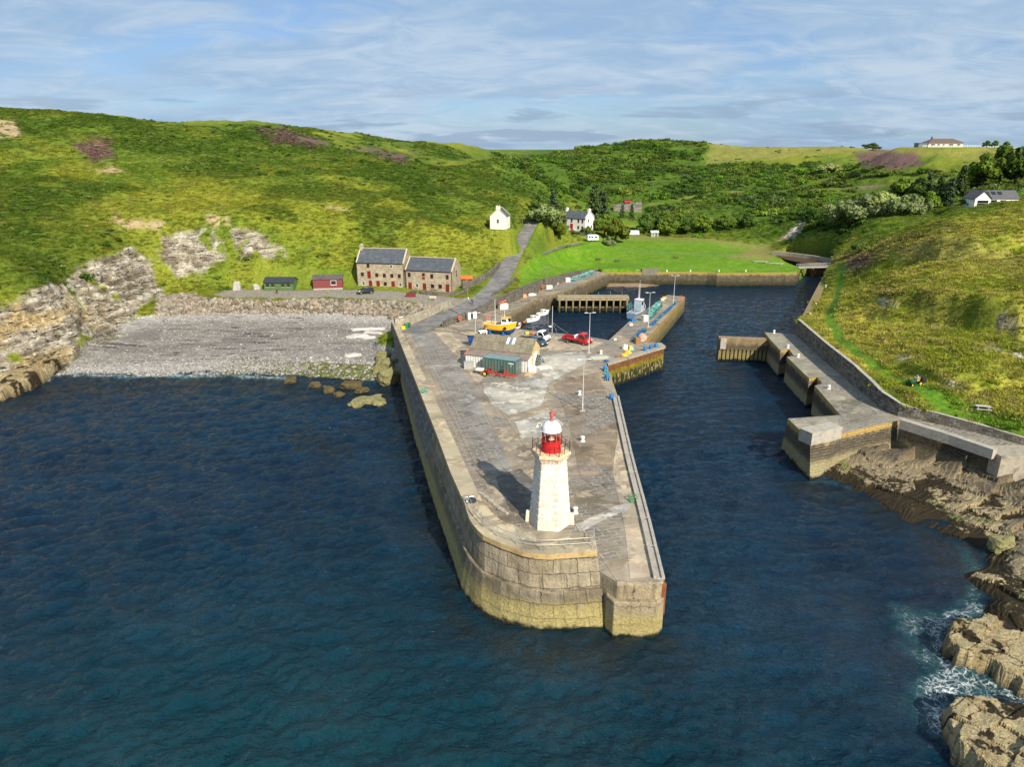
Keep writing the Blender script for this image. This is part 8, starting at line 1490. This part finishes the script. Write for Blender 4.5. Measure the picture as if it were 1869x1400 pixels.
T = [('pale_b', 990, 452, 262, 8.5, 1.0, 'pale yellow green willow bush nearest the road fork', 'willow_bush'), ('pale_a', 1004, 447, 268, 9.5, .9, 'pale willow bush right behind the nearest one', 'willow_bush'), ('pale_b', 979, 446, 262, 6.0, .9, 'small pale bush on the left by the road', 'willow_bush'), ('broad_b', 1016, 440, 276, 8.0, .9, 'yellow green bush between the willows and the white house', 'bush'),
 ('dark', 985, 412, 285, 7.5, 1.0, 'dark round tree beside the road above the willows', 'tree'), ('con_b', 1010, 418, 290, 12, .9, 'dark bushy conifer left of the white house', 'conifer'), ('con_a', 1025, 416, 296, 12, .9, 'dark conifer touching the left end of the white house', 'conifer'), ('dark', 999, 408, 300, 8.5, 1.0, 'dark tree behind the conifers on the road side', 'tree'),
 ('con_a', 1083, 425, 318, 20, .8, 'tallest dark conifer standing behind the white house', 'conifer'), ('con_b', 1097, 425, 322, 16, .9, 'second tall conifer right of the tallest', 'conifer'), ('broad_b', 1124, 434, 292, 10.5, 1.0, 'big yellow green tree at the edge of the lawn', 'tree'), ('broad_a', 1104, 430, 300, 9.5, 1.0, 'green tree between the white house and the yellow green tree', 'tree'), ('bush', 1073, 432, 296, 4.5, .9, 'grey green bush in front of the white house', 'bush'), ('bush', 1044, 434, 292, 3.5, 1.2, 'low garden bush left of the caravan', 'bush'), ('pale_b', 1112, 436, 284, 4.5, .8, 'small pale bush by the polytunnel', 'bush'),
 ('con_b', 1135, 408, 350, 6.5, .9, 'blue green conifer below the embankment wall, left', 'conifer'), ('con_a', 1152, 408, 352, 7, .8, 'conifer below the middle of the embankment wall', 'conifer'), ('dark', 1178, 425, 318, 9.5, 1.0, 'dark tree right of the pole at the lawn', 'tree'), ('dark', 1195, 420, 325, 9, 1.1, 'dark tree behind the pale garden shed', 'tree'), ('broad_a', 1218, 428, 318, 8, 1.2, 'green tree at the left of the hedge along the lawn', 'tree'), ('dark', 1245, 428, 320, 7.5, 1.3, 'dark tree in the hedge along the lawn', 'tree'), ('broad_a', 1280, 430, 318, 8, 1.2, 'green tree in the middle of the hedge along the lawn', 'tree'), ('broad_a', 1320, 430, 318, 7, 1.3, 'green tree at the right of the hedge along the lawn', 'tree'), ('dark', 1360, 428, 318, 7, 1.2, 'dark tree at the hedge end above the lawn', 'tree')]
for k_, px_, py_, d_, h_, w_, lb, nm in T: tree(k_, px_, py_, d_, h_, w_, lb, nm)
T = [('pale_a', 1548, 420, 272, 11.5, 1.0, 'pale silvery willow at the left of the big clump', 'willow_tree'), ('pale_b', 1575, 424, 266, 12.5, 1.0, 'largest pale willow in the middle of the clump', 'willow_tree'), ('pale_a', 1602, 422, 268, 11.5, 1.0, 'pale willow at the right of the big clump', 'willow_tree'), ('pale_b', 1530, 410, 290, 8, 1.0, 'small pale willow above the rocky outcrop', 'willow_tree'), ('pale_b', 1642, 424, 255, 8.5, .9, 'grey green willow close to the dark conifers', 'willow_tree'), ('pale_b', 1660, 412, 258, 9, 1.0, 'grey green willow right of the clump on the slope', 'willow_tree'), ('broad_a', 1690, 402, 262, 8, 1.1, 'green tree below the dark group on the right', 'tree'), ('broad_a', 1640, 396, 290, 11, 1.1, 'dark green tree behind the pale willows', 'tree'), ('dark', 1672, 392, 285, 10, 1.1, 'dark tree behind the grey green willows', 'tree'),
 ('con_a', 1708, 384, 278, 11, .9, 'dark conifer left of the modern house', 'conifer'), ('con_b', 1728, 384, 274, 10.5, 1.0, 'dark conifer close to the modern house', 'conifer'), ('con_a', 1748, 378, 285, 12.5, .9, 'tall conifer behind the modern house', 'conifer'), ('con_b', 1690, 378, 295, 10.5, 1.0, 'conifer at the left of the dark group', 'conifer'), ('broad_a', 1790, 345, 300, 14, 1.0, 'broad green tree above the modern house', 'tree'), ('broad_a', 1820, 345, 300, 16, 1.0, 'tall broad tree above the modern house roof', 'tree'), ('dark', 1850, 350, 295, 15, 1.0, 'dark broad tree at the right edge', 'tree'), ('pale_a', 1850, 310, 330, 10, 1.0, 'pale grey tree at the top right edge', 'tree'), ('pale_b', 1820, 310, 335, 9, 1.0, 'pale grey tree left of the topmost one', 'tree'), ('dark', 1770, 350, 305, 11, 1.1, 'dark tree between the conifers and the broad trees', 'tree'), ('broad_b', 1862, 330, 310, 11, 1.0, 'light green tree at the right edge', 'tree'), ('bush', 1573, 455, 236, 5.0, 1.0, 'lone grey green bush beside the river path', 'bush'), ('bush', 1762, 388, 244, 3.5, 1.0, 'grey bush beside the modern house terrace', 'bush'), ('pale_a', 1512, 322, 440, 8, 1.6, 'pale bush patch high on the far slope', 'bush'), ('bush', 1593, 270, 515, 6, 1.6, 'dark bush on the far skyline', 'bush')]
for k_, px_, py_, d_, h_, w_, lb, nm in T: tree(k_, px_, py_, d_, h_, w_, lb, nm, 'trees on the right hand slope')
for i, (px_, lb) in enumerate(((1800, 'small tree on the skyline right of the bungalow'), (1815, 'second small skyline tree beside the white fence'), (1836, 'third small skyline tree near the right edge'))): tree('dark', px_, 270, 392, 3.6, 1.2, lb, 'small_tree', 'skyline trees')
